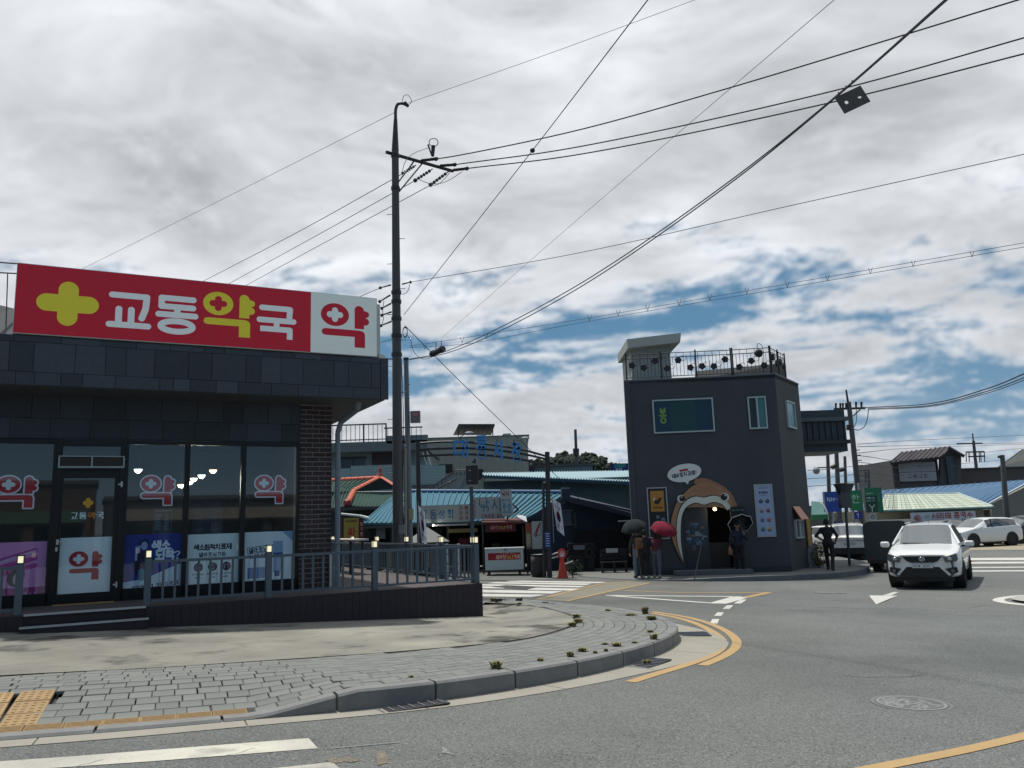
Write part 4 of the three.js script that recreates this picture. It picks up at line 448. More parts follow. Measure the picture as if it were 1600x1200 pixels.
cable('steep guy cable with a small ball, from mid pole upward over the road', [[631, 492, 24], [832, 235, 16], [1012, 0, 10.5]], 0.009);
{ const b = obj('cable_ball', new THREE.SphereGeometry(0.055, 10, 8), mBlack, 'small dark ball clamped on the steep guy cable', 'cable clamp'); b.position.copy(at(832, 235, 16)); }
cable('very thin wire slanting up from the rooftops across the sky', [[690, 528, 40], [900, 345, 26], [1303, 0, 12]], 0.006);
cable('upper strand of the doubled service cable with the hanging plate', [[640, 561, 24], [690, 551, 22.5], [900, 447, 15.5], [1140, 283, 11.5], [1310, 147, 9.2], [1476, 0, 7.6]], 0.0105);
cable('lower strand of the doubled service cable near the splice case', [[640, 562, 24], [700, 551, 22.3], [900, 452.5, 15.4], [1140, 287, 11.4], [1316, 143.5, 9.1], [1478, 1, 7.5]], 0.0105);
cable('single telephone cable from the pole band out over the road', [[640, 441, 24], [900, 396, 21.5], [1250, 318, 18.5], [1600, 241, 16]], 0.009);
cable('messenger wire carrying the lashed cable with loops', [[640, 541, 24], [900, 500, 21.5], [1250, 440, 18.8], [1600, 379.5, 16.5]], 0.006);
cable('lashed cable hung in small loops under the messenger wire', [[640, 543, 24], [730, 537, 23], [900, 505.5, 21.5], [1250, 446, 18.8], [1600, 386, 16.5]], 0.006);
for (const [i, px] of [664, 722, 760, 921, 966, 1012, 1061, 1109, 1167, 1230, 1293, 1360, 1427, 1519].entries()) { const t = (px - 640) / 960, D = mix(24, 16.5, t), y = 541 - 161.5 * t * 1.0 - 2 * Math.sin(t * 3.14); const a = at(px - 3, y, D), c = at(px + 3, y - 0.5, D), b = at(px, y + 9.5, D); obj('cable_loop', gtube([a, b.clone().lerp(a, 0.25), b, b.clone().lerp(c, 0.25), c], 0.006, 14, 4), mCable, 'small wire loop hanging from the messenger wire', 'cable loop', 'loops along the messenger wire'); }
cable('drop cable from the pole coil slanting down to the navy house', [[633, 509, 24], [700, 577, 26], [805, 680, 30], [905, 779, 34]], 0.012, 0, 0);
cable('left power line passing behind the pole down to the roof sign', [[628, 272, 24.7], [470, 360, 31], [320, 438, 40]], 0.013);
cable('second of three power lines descending behind the roof sign', [[647, 283, 25.2], [500, 365, 32], [358, 443, 42]], 0.013);
cable('third power line descending behind the roof sign, nearest the pole', [[671, 290, 25.6], [520, 372, 32], [388, 444, 41]], 0.013);
cable('short telephone cable from the pole brackets behind the roof sign', [[596, 449, 24], [575, 458, 25], [540, 473, 27]], 0.01); cable('low bundled cable from pole to behind the white sign panel', [[613, 530, 24], [590, 536, 25], [560, 545, 27]], 0.01);
cable('curled service wire between pole and splice case', [[633, 520, 23.9], [641, 530, 23.9], [645, 546, 23.8], [652, 556, 23.6], [662, 561, 23.3], [672, 559, 23.1], [684, 552, 22.8]], 0.009, 0, 0);
{ const S = thing('splice_case', 'black cylindrical splice case hanging from the service cable beside the tall pole', 'splice case', at(684, 549, 22.8)), a = lp(S, at(674, 553.5, 23)), b = lp(S, at(693, 545, 22.6)); part(S, 'case', merge([gcyl(0.085, 0.085, a, b, 14), gcyl(0.1, 0.1, a.clone().lerp(b, 0.1), a.clone().lerp(b, 0.2), 14), gcyl(0.1, 0.1, a.clone().lerp(b, 0.8), a.clone().lerp(b, 0.9), 14)]), mBlack); part(S, 'hanger', merge([gcyl(0.012, 0.012, lp(S, at(681, 546, 22.8)), lp(S, at(681.5, 535, 22.9)), 5), gcyl(0.012, 0.012, lp(S, at(689, 543, 22.7)), lp(S, at(690, 533, 22.8)), 5)]), mCable); }
{ // plate with two holes, hung on the cable
  const D = 9.15, c = [[1304, 152.5], [1337, 124], [1347, 152], [1313, 181]].map(([x, y]) => at(x, y, D)), T = thing('hanging_plate', 'dark square marker plate with two round holes hanging on the doubled cable', 'marker plate', c[0].clone());
  const X = c[1].clone().sub(c[0]), Y = c[3].clone().sub(c[0]), w = X.length(), h = Y.length(), s = new THREE.Shape([[0, 0], [w, 0], [w, h], [0, h]].map(([a, b]) => new THREE.Vector2(a, b))); for (const [hx, hy] of [[0.27, 0.5], [0.76, 0.52]]) { const p = new THREE.Path(); p.absellipse(w * hx, h * hy, w * 0.065, w * 0.065, 0, Math.PI * 2); s.holes.push(p); }
  const g = gext(s, 0.006), ex = X.clone().normalize(), ey = Y.clone().normalize(), ez = ex.clone().cross(ey).normalize(); const m = part(T, 'plate', g, M([0.10, 0.092, 0.088], 0.8, { map: rep(plasterT, 3) })); m.applyMatrix4(new THREE.Matrix4().makeBasis(ex, ey, ez)); for (const t of [0.2, 0.55, 0.85]) part(T, 'clip', gcyl(0.008, 0.008, X.clone().multiplyScalar(t).add(Y.clone().multiplyScalar(0.03)), X.clone().multiplyScalar(t).add(Y.clone().multiplyScalar(-0.1)), 5), mBlack);
}

{ // the neighbour's roof behind the left end of the sign
  const P = pthing('neighbour_roof', 'dark gabled roof with a thin mast behind the left end of the pharmacy sign', 'building', 2, 700, 30); roof(P, 'roof_slope', M([0.03, 0.035, 0.045], 0.8), [at(-120, 524, 29), at(60, 540, 29), at(22, 482, 31), at(-60, 462, 31)], 0.15); pbox(P, 'wall', M([0.05, 0.055, 0.06], 0.85), -120, 520, 40, 800, 30, 4, true); bars(P, 'mast', mCable, 0.02, [[at(12, 428, 30), at(9, 520, 30)]]);
  cable('upper thick cable passing behind the left end of the sign', [[60, 414.5, 32], [0, 410, 30], [-80, 404, 28]], 0.03); cable('lower thick cable passing behind the left end of the sign', [[60, 429, 32], [0, 426, 30], [-80, 421, 28]], 0.03);
}
// ---------- market side: the street behind the crossing ----------
const mTeal = M([0.055, 0.10, 0.115], 0.8, { map: rep(plasterT, 0.3) }), mNavy = M([0.008, 0.026, 0.058], 0.7, { map: rep(plasterT, 0.5) }), mBeige = M([0.34, 0.34, 0.29], 0.85, { map: rep(plasterT, 0.3) }), mGreyH = M([0.2, 0.23, 0.24], 0.85, { map: rep(plasterT, 0.3) });
const mRoofBlue = M([0.045, 0.155, 0.21], 0.9, { map: rep(plasterT, 0.5) }), mRoofGreen = M([0.022, 0.056, 0.045], 1), mOrange = M([0.50, 0.10, 0.045], 0.6), mRust = M([0.10, 0.05, 0.04], 0.9);
{ // grey two-storey house with roof railing
  const D = 48, P = pthing('grey_house', 'grey two storey house with a flat roof and steel roof railing behind the green roof', 'building', 575, 800, D);
  pbox(P, 'wall', mGreyH, 500, 703, 668, 800, D, 7, true); pbox(P, 'roof_slab', M([0.15, 0.18, 0.19], 0.85, { map: rep(plasterT, 0.5) }), 496, 690, 668, 705, D - 0.9, 8); const w = pbox(P, 'window', mDarkGlass, 533, 716, 570, 737, D - 0.03, 0.06); pbox(w.parent, 'window_frame', mBlack, 531, 714, 572, 717, D - 0.06, 0.1); pbox(P, 'window_mullion', mBlack, 551, 716, 553, 737, D - 0.05, 0.06); pbox(P, 'door', M([0.04, 0.02, 0.025], 0.6), 581, 707, 614, 740, D - 0.03, 0.06);
  const R = D - 0.7; for (let i = 0; i <= 12; i++) pbox(P, 'railing_bar', mBlack, 520 + i * 7 - 0.4, 664, 520 + i * 7 + 0.4, 690, R, 0.03); pbox(P, 'railing_top', mBlack, 515, 662.5, 604, 664.5, R, 0.05); pbox(P, 'railing_bottom', mBlack, 515, 686.5, 604, 688, R, 0.05); for (const x of [530, 568, 603]) pbox(P, 'railing_post', mBlack, x - 1, 662, x + 1, 691, R - 0.02, 0.06);
  for (let i = 0; i <= 7; i++) pbox(P, 'railing_bar', mBlack, 606 + i * 7.4 - 0.4, 668, 606 + i * 7.4 + 0.4, 690, R - 0.3, 0.03); pbox(P, 'railing_top', mBlack, 600, 667, 660, 669, R - 0.3, 0.05); pbox(P, 'parapet', mGreyH, 604, 680, 668, 692, R - 0.2, 0.3);
}
{ // beige hall with a solar panel on its roof
  const D = 58, P = pthing('beige_hall', 'large plain beige panel clad hall behind the arch sign', 'building', 740, 800, D); pbox(P, 'wall', mBeige, 655, 683, 826.5, 800, D, 14, true); pbox(P, 'parapet', mBeige, 650, 679.5, 666, 800, D - 0.3, 3, true);
  for (let i = 1; i < 16; i++) pbox(P, 'panel_seam', M([0.26, 0.26, 0.22], 0.8), 655 + i * 10.7 - 0.3, 683.5, 655 + i * 10.7 + 0.3, 780, D - 0.02, 0.03); pbox(P, 'coping', M([0.15, 0.155, 0.14], 0.7), 655, 681.6, 827, 683.2, D - 0.05, 14.1); pbox(P, 'opening', mDark, 676, 725.5, 707, 740, D - 0.03, 0.05); pbox(P, 'opening', mDark, 747, 733, 755.5, 750, D - 0.03, 0.05);
  const S = thing('solar_panel', 'tilted dark solar panel array on the roof of the beige hall', 'solar panel', at(740, 680, D + 1.5)); roof(S, 'panel', M([0.018, 0.02, 0.03], 0.35), [at(708.5, 680, D + 3), at(767, 680, D + 3), at(773, 664, D + 0.6), at(716.5, 664, D + 0.6)], 0.08, 8, M([0.05, 0.05, 0.06], 0.5), 0.03); part(S, 'stand', merge([gcyl(0.04, 0.04, lp(S, at(716, 666, D + 0.8)), lp(S, at(716, 682, D + 0.8)), 5), gcyl(0.04, 0.04, lp(S, at(770, 666, D + 0.8)), lp(S, at(770, 682, D + 0.8)), 5)]), mBlack);
}
{ // perforated screen and stairs
  const D = 44, P = pthing('perforated_screen', 'pale perforated metal screen wall behind the green tiled roof', 'screen', 610, 790, D); const holes = canvas(512, 128, (g, W, H) => { g.fillStyle = '#9db2b2'; g.fillRect(0, 0, W, H); g.fillStyle = '#5f7476'; for (let j = 0; j < 32; j++) for (let i = 0; i < 128; i++) if ((i + j) % 2) g.fillRect(i * 4, j * 4, 2.4, 2.4); });
  const ms = M([0.8, 0.85, 0.85], 0.6, { map: holes }); pbox(P, 'panel', ms, 522, 732, 547, 770, D, 0.06, true); pbox(P, 'panel', ms, 548, 727, 612, 770, D, 0.06, true); pbox(P, 'panel', ms, 613, 727, 672, 770, D, 0.06, true); pbox(P, 'panel', ms, 673, 727, 696, 768, D, 0.06, true); pbox(P, 'base', M([0.09, 0.1, 0.11], 0.8), 640, 757, 700, 768, D - 0.05, 0.1, true);
  const S = pthing('outdoor_stair', 'grey outdoor stair with steel handrail beside the perforated screen', 'stairs', 705, 790, 43), m = M([0.24, 0.27, 0.27], 0.7); roof(S, 'flight', m, [at(668, 768, 42.6), at(715, 768, 42.6), at(732, 738, 42.6), at(708, 738, 42.6)].map((p) => p), 0.15); bars(S, 'handrail', mBlack, 0.035, [[at(668, 765, 42.4), at(712, 735, 42.4)], [at(712, 735, 42.4), at(729, 735, 42.4)], [at(676, 768, 42.4), at(714, 747, 42.4)]]); for (let i = 0; i < 9; i++) { const t = i / 8; bars(S, 'baluster', mBlack, 0.02, [[at(678 + t * 48, 768 - Math.min(26, t * 46), 42.4), at(678 + t * 48, 757 - Math.min(22, t * 36), 42.4)]]); }
  pbox(S, 'landing', m, 712, 736, 730, 800, 42.7, 2, true); bars(S, 'roof_ladder', M([0.45, 0.48, 0.48], 0.5), 0.03, [[at(652, 715, 45), at(658, 730, 45)], [at(660, 706, 45), at(668, 730, 45)], [at(667, 705, 45), at(674, 730, 45)]]);
}
{ // hall with green ribbed roof and orange ridge tiles
  const D = 37, P = pthing('green_roofed_house', 'low shop house with green ribbed metal roof and orange ridge tiles', 'building', 560, 860, D);
  const A = at(594, 747, D + 3), Lr = at(500, 752, D + 5), hip = at(553, 768, D + 1.2), eL = at(543, 790, D - 0.6), gR = at(622, 764, D + 1);
  roof(P, 'roof_slope', mRoofGreen, [at(495, 800, D + 1.5), eL, hip.clone(), A.clone()].map((p, i) => i === 3 ? Lr : p), 0.1, 12, M([0.035, 0.08, 0.065], 1), 0.05);
  roof(P, 'roof_slope', mRoofGreen, [Lr.clone().add(V(0, -0.3, -0.02)), hip.clone().add(V(0, -0.02, 0)), hip.clone().add(V(0, 0, 0)), A.clone()].map((p, i) => [at(495, 770, D + 3), hip, A, Lr][i]), 0.1, 12, M([0.035, 0.08, 0.065], 1), 0.05);
  roof(P, 'roof_slope', mRoofGreen, [eL.clone(), at(640, 797, D - 0.6), at(640, 769, D + 1.2), hip.clone()], 0.1, 18, M([0.035, 0.08, 0.065], 1), 0.05);
  roof(P, 'gable', M([0.01, 0.022, 0.026], 0.8), [at(553, 768, D + 1), at(622, 764, D + 1), at(596, 747, D + 1), at(593.5, 747, D + 1)], 0.08); bars(P, 'gable_sill', M([0.4, 0.42, 0.4], 0.6), 0.035, [[at(556, 769, D + 1.1), at(622, 768.5, D + 1.1)]]);
  const ridge = (a, b, r) => { const n = 9, gs = []; for (let i = 0; i < n; i++) { const p = a.clone().lerp(b, i / n), q = a.clone().lerp(b, (i + 0.94) / n); gs.push(gcyl(r, r * 1.06, lp(P, p), lp(P, q), 8)); } for (const g of gs) part(P, 'ridge_tile', g, mOrange); };
  ridge(Lr, A, 0.13); ridge(A, hip, 0.15); ridge(hip, eL.clone().add(V(0.02, 0.15, 0)), 0.14); ridge(A, gR, 0.13);
  part(P, 'finial', new THREE.LatheGeometry([[0.001, 0.62], [0.05, 0.5], [0.1, 0.36], [0.05, 0.26], [0.16, 0.2], [0.16, 0.0], [0.2, -0.1]].map(([x, y]) => new THREE.Vector2(x, y)), 10), M([0.28, 0.07, 0.05], 0.7)).position.copy(lp(P, A)); part(P, 'hip_end', new THREE.DodecahedronGeometry(0.2), M([0.22, 0.03, 0.03], 0.7)).position.copy(lp(P, eL)).add(V(0, 0.12, 0));
  pbox(P, 'wall', M([0.03, 0.035, 0.04], 0.85), 500, 797, 622, 880, D - 0.1, 3, true); pbox(P, 'eave_board', M([0.05, 0.055, 0.055], 0.8), 500, 792, 620, 797, D - 0.7, 0.3);
  const aw = pthing('awning', 'pale curved awning edge over the yellow rice sign', 'awning', 556, 850, 33); part(aw, 'canopy', merge([gcyl(0.05, 0.05, lp(aw, at(533, 803, 33)), lp(aw, at(562, 806, 33)), 6), gcyl(0.06, 0.08, lp(aw, at(562, 806, 33)), lp(aw, at(576, 810, 33)), 6)]), M([0.55, 0.57, 0.55], 0.5)); bars(aw, 'post', mBlack, 0.03, [[at(534, 803, 33), V(at(534, 803, 33).x, road(-5, -33), -33)]]);
}
const board = (name, label, cat, x0, y0, x1, y1, D, W, draw, th = 0.05, base = mBlack) => { const P = pthing(name, label, cat, (x0 + x1) / 2, y1, D); const m = pbox(P, 'panel', base, x0, y0, x1, y1, D, th); const g = m.geometry.parameters, H = Math.round(W * g.height / g.width), t = canvas(W, H, (c) => draw(c, W, H)); const f = part(P, 'face', new THREE.PlaneGeometry(g.width * 0.985, g.height * 0.985), M([1, 1, 1], 0.7, { map: t })); f.position.copy(m.position); f.position.z += th / 2 + 0.004; return P; };
const stand = (P, x0, x1, y, D) => { for (const x of [x0, x1]) { const a = at(x, y, D - 0.05); bars(P, 'leg', mBlack, 0.02, [[a, V(a.x, road(a.x, a.z), a.z)]]); } };
stand(board('rice_sign', 'tall mustard banner sign with red brush lettering by the green roofed shop', 'sign', 537, 809, 560.5, 852, 32, 160, (g, W, H) => { g.fillStyle = '#8a7a34'; g.fillRect(0, 0, W, H); g.fillStyle = '#5d4a22'; g.fillRect(20, 24, W - 40, 20); g.strokeStyle = '#8c1420'; strokeGlyph(g, '쌀', W * 0.3, H * 0.36, W * 0.52, H * 0.52, 13); }), 540, 557, 852, 32);
stand(board('red_strip_sign', 'narrow red sign strip with pale characters beside the rice banner', 'sign', 561.5, 813, 568, 842, 32.4, 48, (g, W, H) => { g.fillStyle = '#5d1420'; g.fillRect(0, 0, W, H); for (let i = 0; i < 3; i++) { g.strokeStyle = '#b08a8a'; strokeGlyph(g, '참기름'[i], 8, 20 + i * 60, 32, 40, 6); } }), 562, 567, 842, 32.4);
stand(board('blue_board', 'dark blue notice board standing behind the terrace railing', 'notice board', 539, 858, 556, 892, 30.5, 96, (g, W, H) => { g.fillStyle = '#0f2350'; g.fillRect(0, 0, W, H); g.fillStyle = '#5a6c92'; for (let i = 0; i < 4; i++) g.fillRect(24, 30 + i * 22, 30, 6); }), 541, 554, 892, 30.5);
{ // light blue market roof over a row of stalls
  const D = 33, P = pthing('market_shed', 'long low market shed with sloping light blue metal roof', 'building', 720, 870, D), r0 = D + 4.2;
  roof(P, 'roof_slope', mRoofBlue, [at(566, 817, D - 0.3), at(640, 817, D - 0.3), at(640, 768.5, r0), at(612, 778, r0 - 0.8)], 0.08, 10, M([0.055, 0.175, 0.235], 0.9), 0.06);
  roof(P, 'roof_slope', mRoofBlue, [at(640, 817, D - 0.3), at(824, 811, D - 0.3), at(883, 771, r0), at(640, 768.5, r0)], 0.08, 26, M([0.055, 0.175, 0.235], 0.9), 0.06);
  bars(P, 'ridge_cap', M([0.04, 0.12, 0.22], 0.6), 0.13, [[at(640, 768, r0), at(884, 769.5, r0)]]); bars(P, 'ridge_flashing', M([0.5, 0.55, 0.58], 0.5), 0.04, [[at(640, 766, r0 - 0.02), at(876, 767.5, r0 - 0.02)]]);
  const mIn = M([0.02, 0.02, 0.022], 0.9); pbox(P, 'back_wall', mIn, 570, 815, 880, 880, D + 3, 0.15, true); pbox(P, 'side_wall', mIn, 572, 818, 577, 880, D + 0.1, 2.9, true); pbox(P, 'eave', M([0.05, 0.055, 0.06], 0.8), 566, 817.5, 824, 822, D - 0.25, 0.25); pbox(P, 'partition', mIn, 680, 826, 684, 880, D + 0.4, 2.5, true);
  for (const x of [612, 662, 700, 818]) pbox(P, 'post', mBlack, x - 1.6, 822, x + 1.6, 880, D - 0.1, 0.12, true); pbox(P, 'lean_to_eave', M([0.28, 0.26, 0.25], 0.7), 676, 819, 730, 821.5, D - 0.9, 0.5);
  for (let i = 0; i < 7; i++) pbox(P, 'shelf_goods', M([rr(0.03, 0.14), rr(0.02, 0.08), rr(0.02, 0.09)], 0.8), 705 + i * 16, rr(846, 856), 717 + i * 16, 880, D + 1.2 + rr(0, 0.8), 0.5, true); pbox(P, 'stall_sign', M([0.16, 0.13, 0.05], 0.8), 700, 826, 746, 832, D - 0.2, 0.05); pbox(P, 'price_tags', M([0.13, 0.02, 0.02], 0.8), 716, 841, 732, 850, D + 0.6, 0.05); pbox(P, 'window', M([0.1, 0.115, 0.12], 0.4), 588, 822, 602, 842, D + 0.05, 0.05);
  const lb = thing('stall_bulb', 'small bare bulb lit under the market eave', 'lamp', at(677, 820.5, 31.9)); part(lb, 'bulb', new THREE.SphereGeometry(0.045, 10, 8), M([0.9, 0.9, 0.9], 0.5, { emissive: new THREE.Color(1, 0.95, 0.85), emissiveIntensity: 1.5 })); part(lb, 'cord', gcyl(0.008, 0.008, V(0, 0.03, 0), V(0, 0.25, 0), 5), mCable); const pl = new THREE.PointLight(new THREE.Color(1, 0.95, 0.85), 0.4); pl.position.set(0, -0.08, 0.06); pl.castShadow = true; lb.add(pl);
}
board('stall_banner', 'weathered grey cloth banner with faded blue shop lettering under the light blue roof', 'banner', 654, 789, 736, 816, 32.1, 768, (g, W, H) => { g.fillStyle = '#8f9490'; g.fillRect(0, 0, W, H); hangul(g, '교동상회', W * 0.02, H * 0.28, W * 0.68, H * 0.5, '#2c5f80', 15, 0.34); for (let i = 0; i < 2; i++) for (let j = 0; j < 3; j++) { g.strokeStyle = '#7a2f36'; strokeGlyph(g, ['과', '자', '점', '빵', '우', '유'][i * 3 + j], W * (0.78 + i * 0.11), H * (0.1 + j * 0.29), 52, H * 0.22, 8); } }, 0.03, M([0.25, 0.26, 0.25], 0.9));
board('fishing_shop_banner', 'pale banner with big teal brush lettering above the red sale strip', 'banner', 737, 776.5, 788, 811, 31.7, 640, (g, W, H) => { g.fillStyle = '#94989a'; g.fillRect(0, 0, W, H); g.save(); g.translate(30, 0); hangul(g, '낚시', W * 0.14, H * 0.08, W * 0.8, H * 0.56, '#2a6480', 24, 0.2); g.restore(); for (let j = 0; j < 4; j++) { g.strokeStyle = '#8c2a34'; strokeGlyph(g, '각종용품'[j], W * 0.02, H * (0.12 + j * 0.21), 60, H * 0.17, 9); } hangul(g, '구속용품 일체', W * 0.26, H * 0.78, W * 0.72, H * 0.17, '#5a2a34', 8); }, 0.03, M([0.25, 0.26, 0.25], 0.9));
{ const B = board('tilted_sign', 'small square sign with blue lettering, tilted, on a triangular bracket at the banner end', 'sign', 788, 764, 806, 806, 31.5, 192, (g, W, H) => { g.fillStyle = '#9aa0a0'; g.fillRect(0, 0, W, H); hangul(g, '낚시', 20, 24, W - 50, H * 0.2, '#7c2a2e', 12); g.fillStyle = '#2f7088'; for (let j = 0; j < 3; j++) hangul(g, ['전기', '용품', '수리'][j], 14, H * (0.36 + j * 0.2), W - 30, H * 0.16, '#2a6f8c', 12); }, 0.06, M([0.25, 0.26, 0.25], 0.9)); B.rotation.z = 0.05; bars(B, 'bracket', mBlack, 0.035, [[at(806, 788, 31.6), at(815, 797, 31.6)], [at(815, 797, 31.6), at(797, 809, 31.6)]]); bars(B, 'post', mBlack, 0.03, [[at(797, 800, 31.65), at(797, 822, 31.65)]]); }
board('sale_banner', 'dark red strip banner with yellow sale lettering hung under the eave', 'banner', 758, 817, 806, 831, 31.6, 512, (g, W, H) => { g.fillStyle = '#5a1620'; g.fillRect(0, 0, W, H); g.fillStyle = '#3a2238'; g.fillRect(0, 0, W * 0.09, H); hangul(g, '새우젓', W * 0.16, H * 0.3, W * 0.28, H * 0.42, '#b88a86', 8); hangul(g, 'SALE', W * 0.46, H * 0.3, W * 0.2, H * 0.42, '#c0a040', 8); hangul(g, '축제', W * 0.68, H * 0.3, W * 0.2, H * 0.42, '#b88a86', 8); }, 0.03, mRust);
{ const S = pthing('corner_awning', 'short rust red awning with a white flap over the stall corner', 'awning', 800, 860, 31.8); roof(S, 'canopy', M([0.09, 0.025, 0.025], 0.85), [at(752, 816, 31.2), at(823, 815, 31.2), at(818, 809, 32), at(756, 811, 32)], 0.05); roof(S, 'flap', M([0.55, 0.56, 0.57], 0.8), [at(806, 806.5, 31.3), at(823.5, 815.5, 31.2), at(822, 807, 31.5), at(812, 804.5, 31.6)], 0.03); bars(S, 'post', mBlack, 0.035, [[at(822, 816, 31.3), V(at(822, 816, 31.3).x, road(0.6, -31), -31.3)], [at(754, 816, 31.3), V(at(754, 816, 31.3).x, road(-1, -31), -31.3)]]); }
{ // chest freezer with a sale sticker
  const F = board('chest_freezer', 'white chest freezer with a red sale banner in front of the market stall', 'freezer', 758, 858, 818, 890.5, 30.4, 512, (g, W, H) => { g.fillStyle = '#aab4b4'; g.fillRect(0, 0, W, H); g.fillStyle = '#8a1622'; g.fillRect(W * 0.07, H * 0.17, W * 0.86, H * 0.35); hangul(g, '새우젓', W * 0.27, H * 0.28, W * 0.28, H * 0.2, '#d0b0a0', 9); hangul(g, 'SALE', W * 0.56, H * 0.28, W * 0.19, H * 0.2, '#d0b040', 9); hangul(g, '축제', W * 0.76, H * 0.28, W * 0.15, H * 0.2, '#d0b0a0', 8); hangul(g, '새우젓', W * 0.38, H * 0.19, W * 0.4, H * 0.06, '#c89a90', 3); }, 0.75, M([0.5, 0.54, 0.54], 0.45)); pbox(F, 'lid', M([0.5, 0.54, 0.54], 0.45), 757, 856, 819, 858, 30.37, 0.78); pbox(F, 'latch', mSteel, 787, 857, 792, 861, 30.36, 0.03); for (const x of [764, 812]) pbox(F, 'foot', mBlack, x - 2, 890.5, x + 2, 895, 30.5, 0.5, true);
  const B = pthing('steel_drum', 'rusty drum with a shallow steel bowl on top beside the freezer', 'drum', 842, 893, 29.6); const bx = 0.28, gs = new THREE.LatheGeometry([[0, 0], [0.26, 0], [0.27, 0.22], [0.28, 0.24], [0.27, 0.26], [0.27, 0.5], [0.28, 0.52], [0.27, 0.54], [0.27, 0.72], [0, 0.72]].map(([x, y]) => new THREE.Vector2(x, y)), 20); part(B, 'drum', gs, M([0.03, 0.026, 0.026], 0.8)); part(B, 'bowl', new THREE.LatheGeometry([[0, 0.74], [0.2, 0.73], [0.27, 0.79], [0.25, 0.78], [0.19, 0.75], [0, 0.755]].map(([x, y]) => new THREE.Vector2(x, y)), 24), M([0.5, 0.52, 0.53], 0.3, { metalness: 0.8 }));
}
stand(board('paint_poster', 'white poster with two slanted dark red strokes leaning by the stall', 'poster', 831, 814, 849.5, 858, 30.8, 160, (g, W, H) => { g.fillStyle = '#8d9697'; g.fillRect(0, 0, W, H); g.strokeStyle = '#6a1424'; g.lineWidth = 16; g.beginPath(); g.moveTo(W * 0.22, H * 0.5); g.lineTo(W * 0.62, H * 0.14); g.moveTo(W * 0.34, H * 0.56); g.lineTo(W * 0.72, H * 0.06); g.stroke(); g.strokeStyle = '#1c2030'; g.lineWidth = 7; g.beginPath(); g.moveTo(W * 0.2, H * 0.54); g.lineTo(W * 0.78, H * 0.5); g.lineTo(W * 0.78, H * 0.08); g.stroke(); }), 833, 848, 858, 30.8);
stand(board('orange_menu', 'narrow faded orange menu board left of the white poster', 'menu board', 821.5, 817, 830.5, 858, 31, 80, (g, W, H) => { g.fillStyle = '#6e5a48'; g.fillRect(0, 0, W, H); g.fillStyle = '#8a3a22'; g.fillRect(6, 10, W - 12, H * 0.33); g.fillStyle = '#8d8a78'; g.fillRect(10, H * 0.42, W - 20, H * 0.5); }), 823, 829, 858, 31);
{ // teal walled long building with pale corrugated roof
  const D = 42, P = pthing('teal_building', 'long teal grey panel building with pale blue corrugated roof behind the market', 'building', 860, 850, D); pbox(P, 'wall', mTeal, 757, 748, 1010, 860, D, 6, true);
  const e = (x, y, d = D) => at(x, y, d); roof(P, 'roof_slope', M([0.25, 0.36, 0.39], 0.9), [e(755, 742.5, D - 0.5), e(1010, 753.5, D - 0.5), e(1010, 735, D + 4), e(755, 739, D + 4)], 0.06, 60, M([0.2, 0.3, 0.33], 0.9), 0.07); roof(P, 'fascia', M([0.02, 0.06, 0.11], 0.7), [e(755, 747, D - 0.55), e(1010, 758.5, D - 0.55), e(1010, 754, D - 0.55), e(755, 743, D - 0.55)], 0.06);
  roof(P, 'side_gable', M([0.30, 0.31, 0.26], 0.85), [e(737, 766, D + 0.1), e(758, 763, D + 0.1), e(758, 742, D + 0.1), e(757, 742, D + 0.1)], 0.1); pbox(P, 'wall_vent', mBlack, 767, 757.5, 774, 759.5, D - 0.02, 0.04); for (const [x, y] of [[802, 757], [831, 755], [946, 762], [975, 761], [946, 774], [918, 763]]) pbox(P, 'bolt', mBlack, x - 0.8, y - 0.8, x + 0.8, y + 0.8, D - 0.02, 0.04);
  for (let i = 1; i < 10; i++) pbox(P, 'panel_seam', M([0.045, 0.085, 0.10], 0.8), 757 + i * 25 - 0.3, 760, 757 + i * 25 + 0.3, 850, D - 0.012, 0.02);
  const Q = pthing('blue_grey_shed', 'distant blue grey flat shed below the wooded hill', 'building', 880, 780, 60); pbox(Q, 'wall', M([0.12, 0.18, 0.21], 0.8), 836, 728.5, 927, 780, 60, 5, true); pbox(Q, 'roof_edge', M([0.07, 0.075, 0.08], 0.8), 812, 725.5, 928, 728.5, 59.8, 6); pbox(Q, 'annex', M([0.03, 0.032, 0.04], 0.8), 815, 730, 836, 770, 59.6, 4, true);
  board('rooftop_sign', 'small blue and green sign board beside the grey corner building', 'sign', 953.5, 724, 990, 736, 50, 256, (g, W, H) => { g.fillStyle = '#1b2368'; g.fillRect(0, 0, W, H); g.fillStyle = '#2a7a78'; g.fillRect(W * 0.16, 6, W * 0.5, H * 0.45); hangul(g, '농협', W * 0.2, H * 0.58, W * 0.3, H * 0.32, '#9fb8c4', 5); }, 0.1).children[0].name = 'sign_board';
}
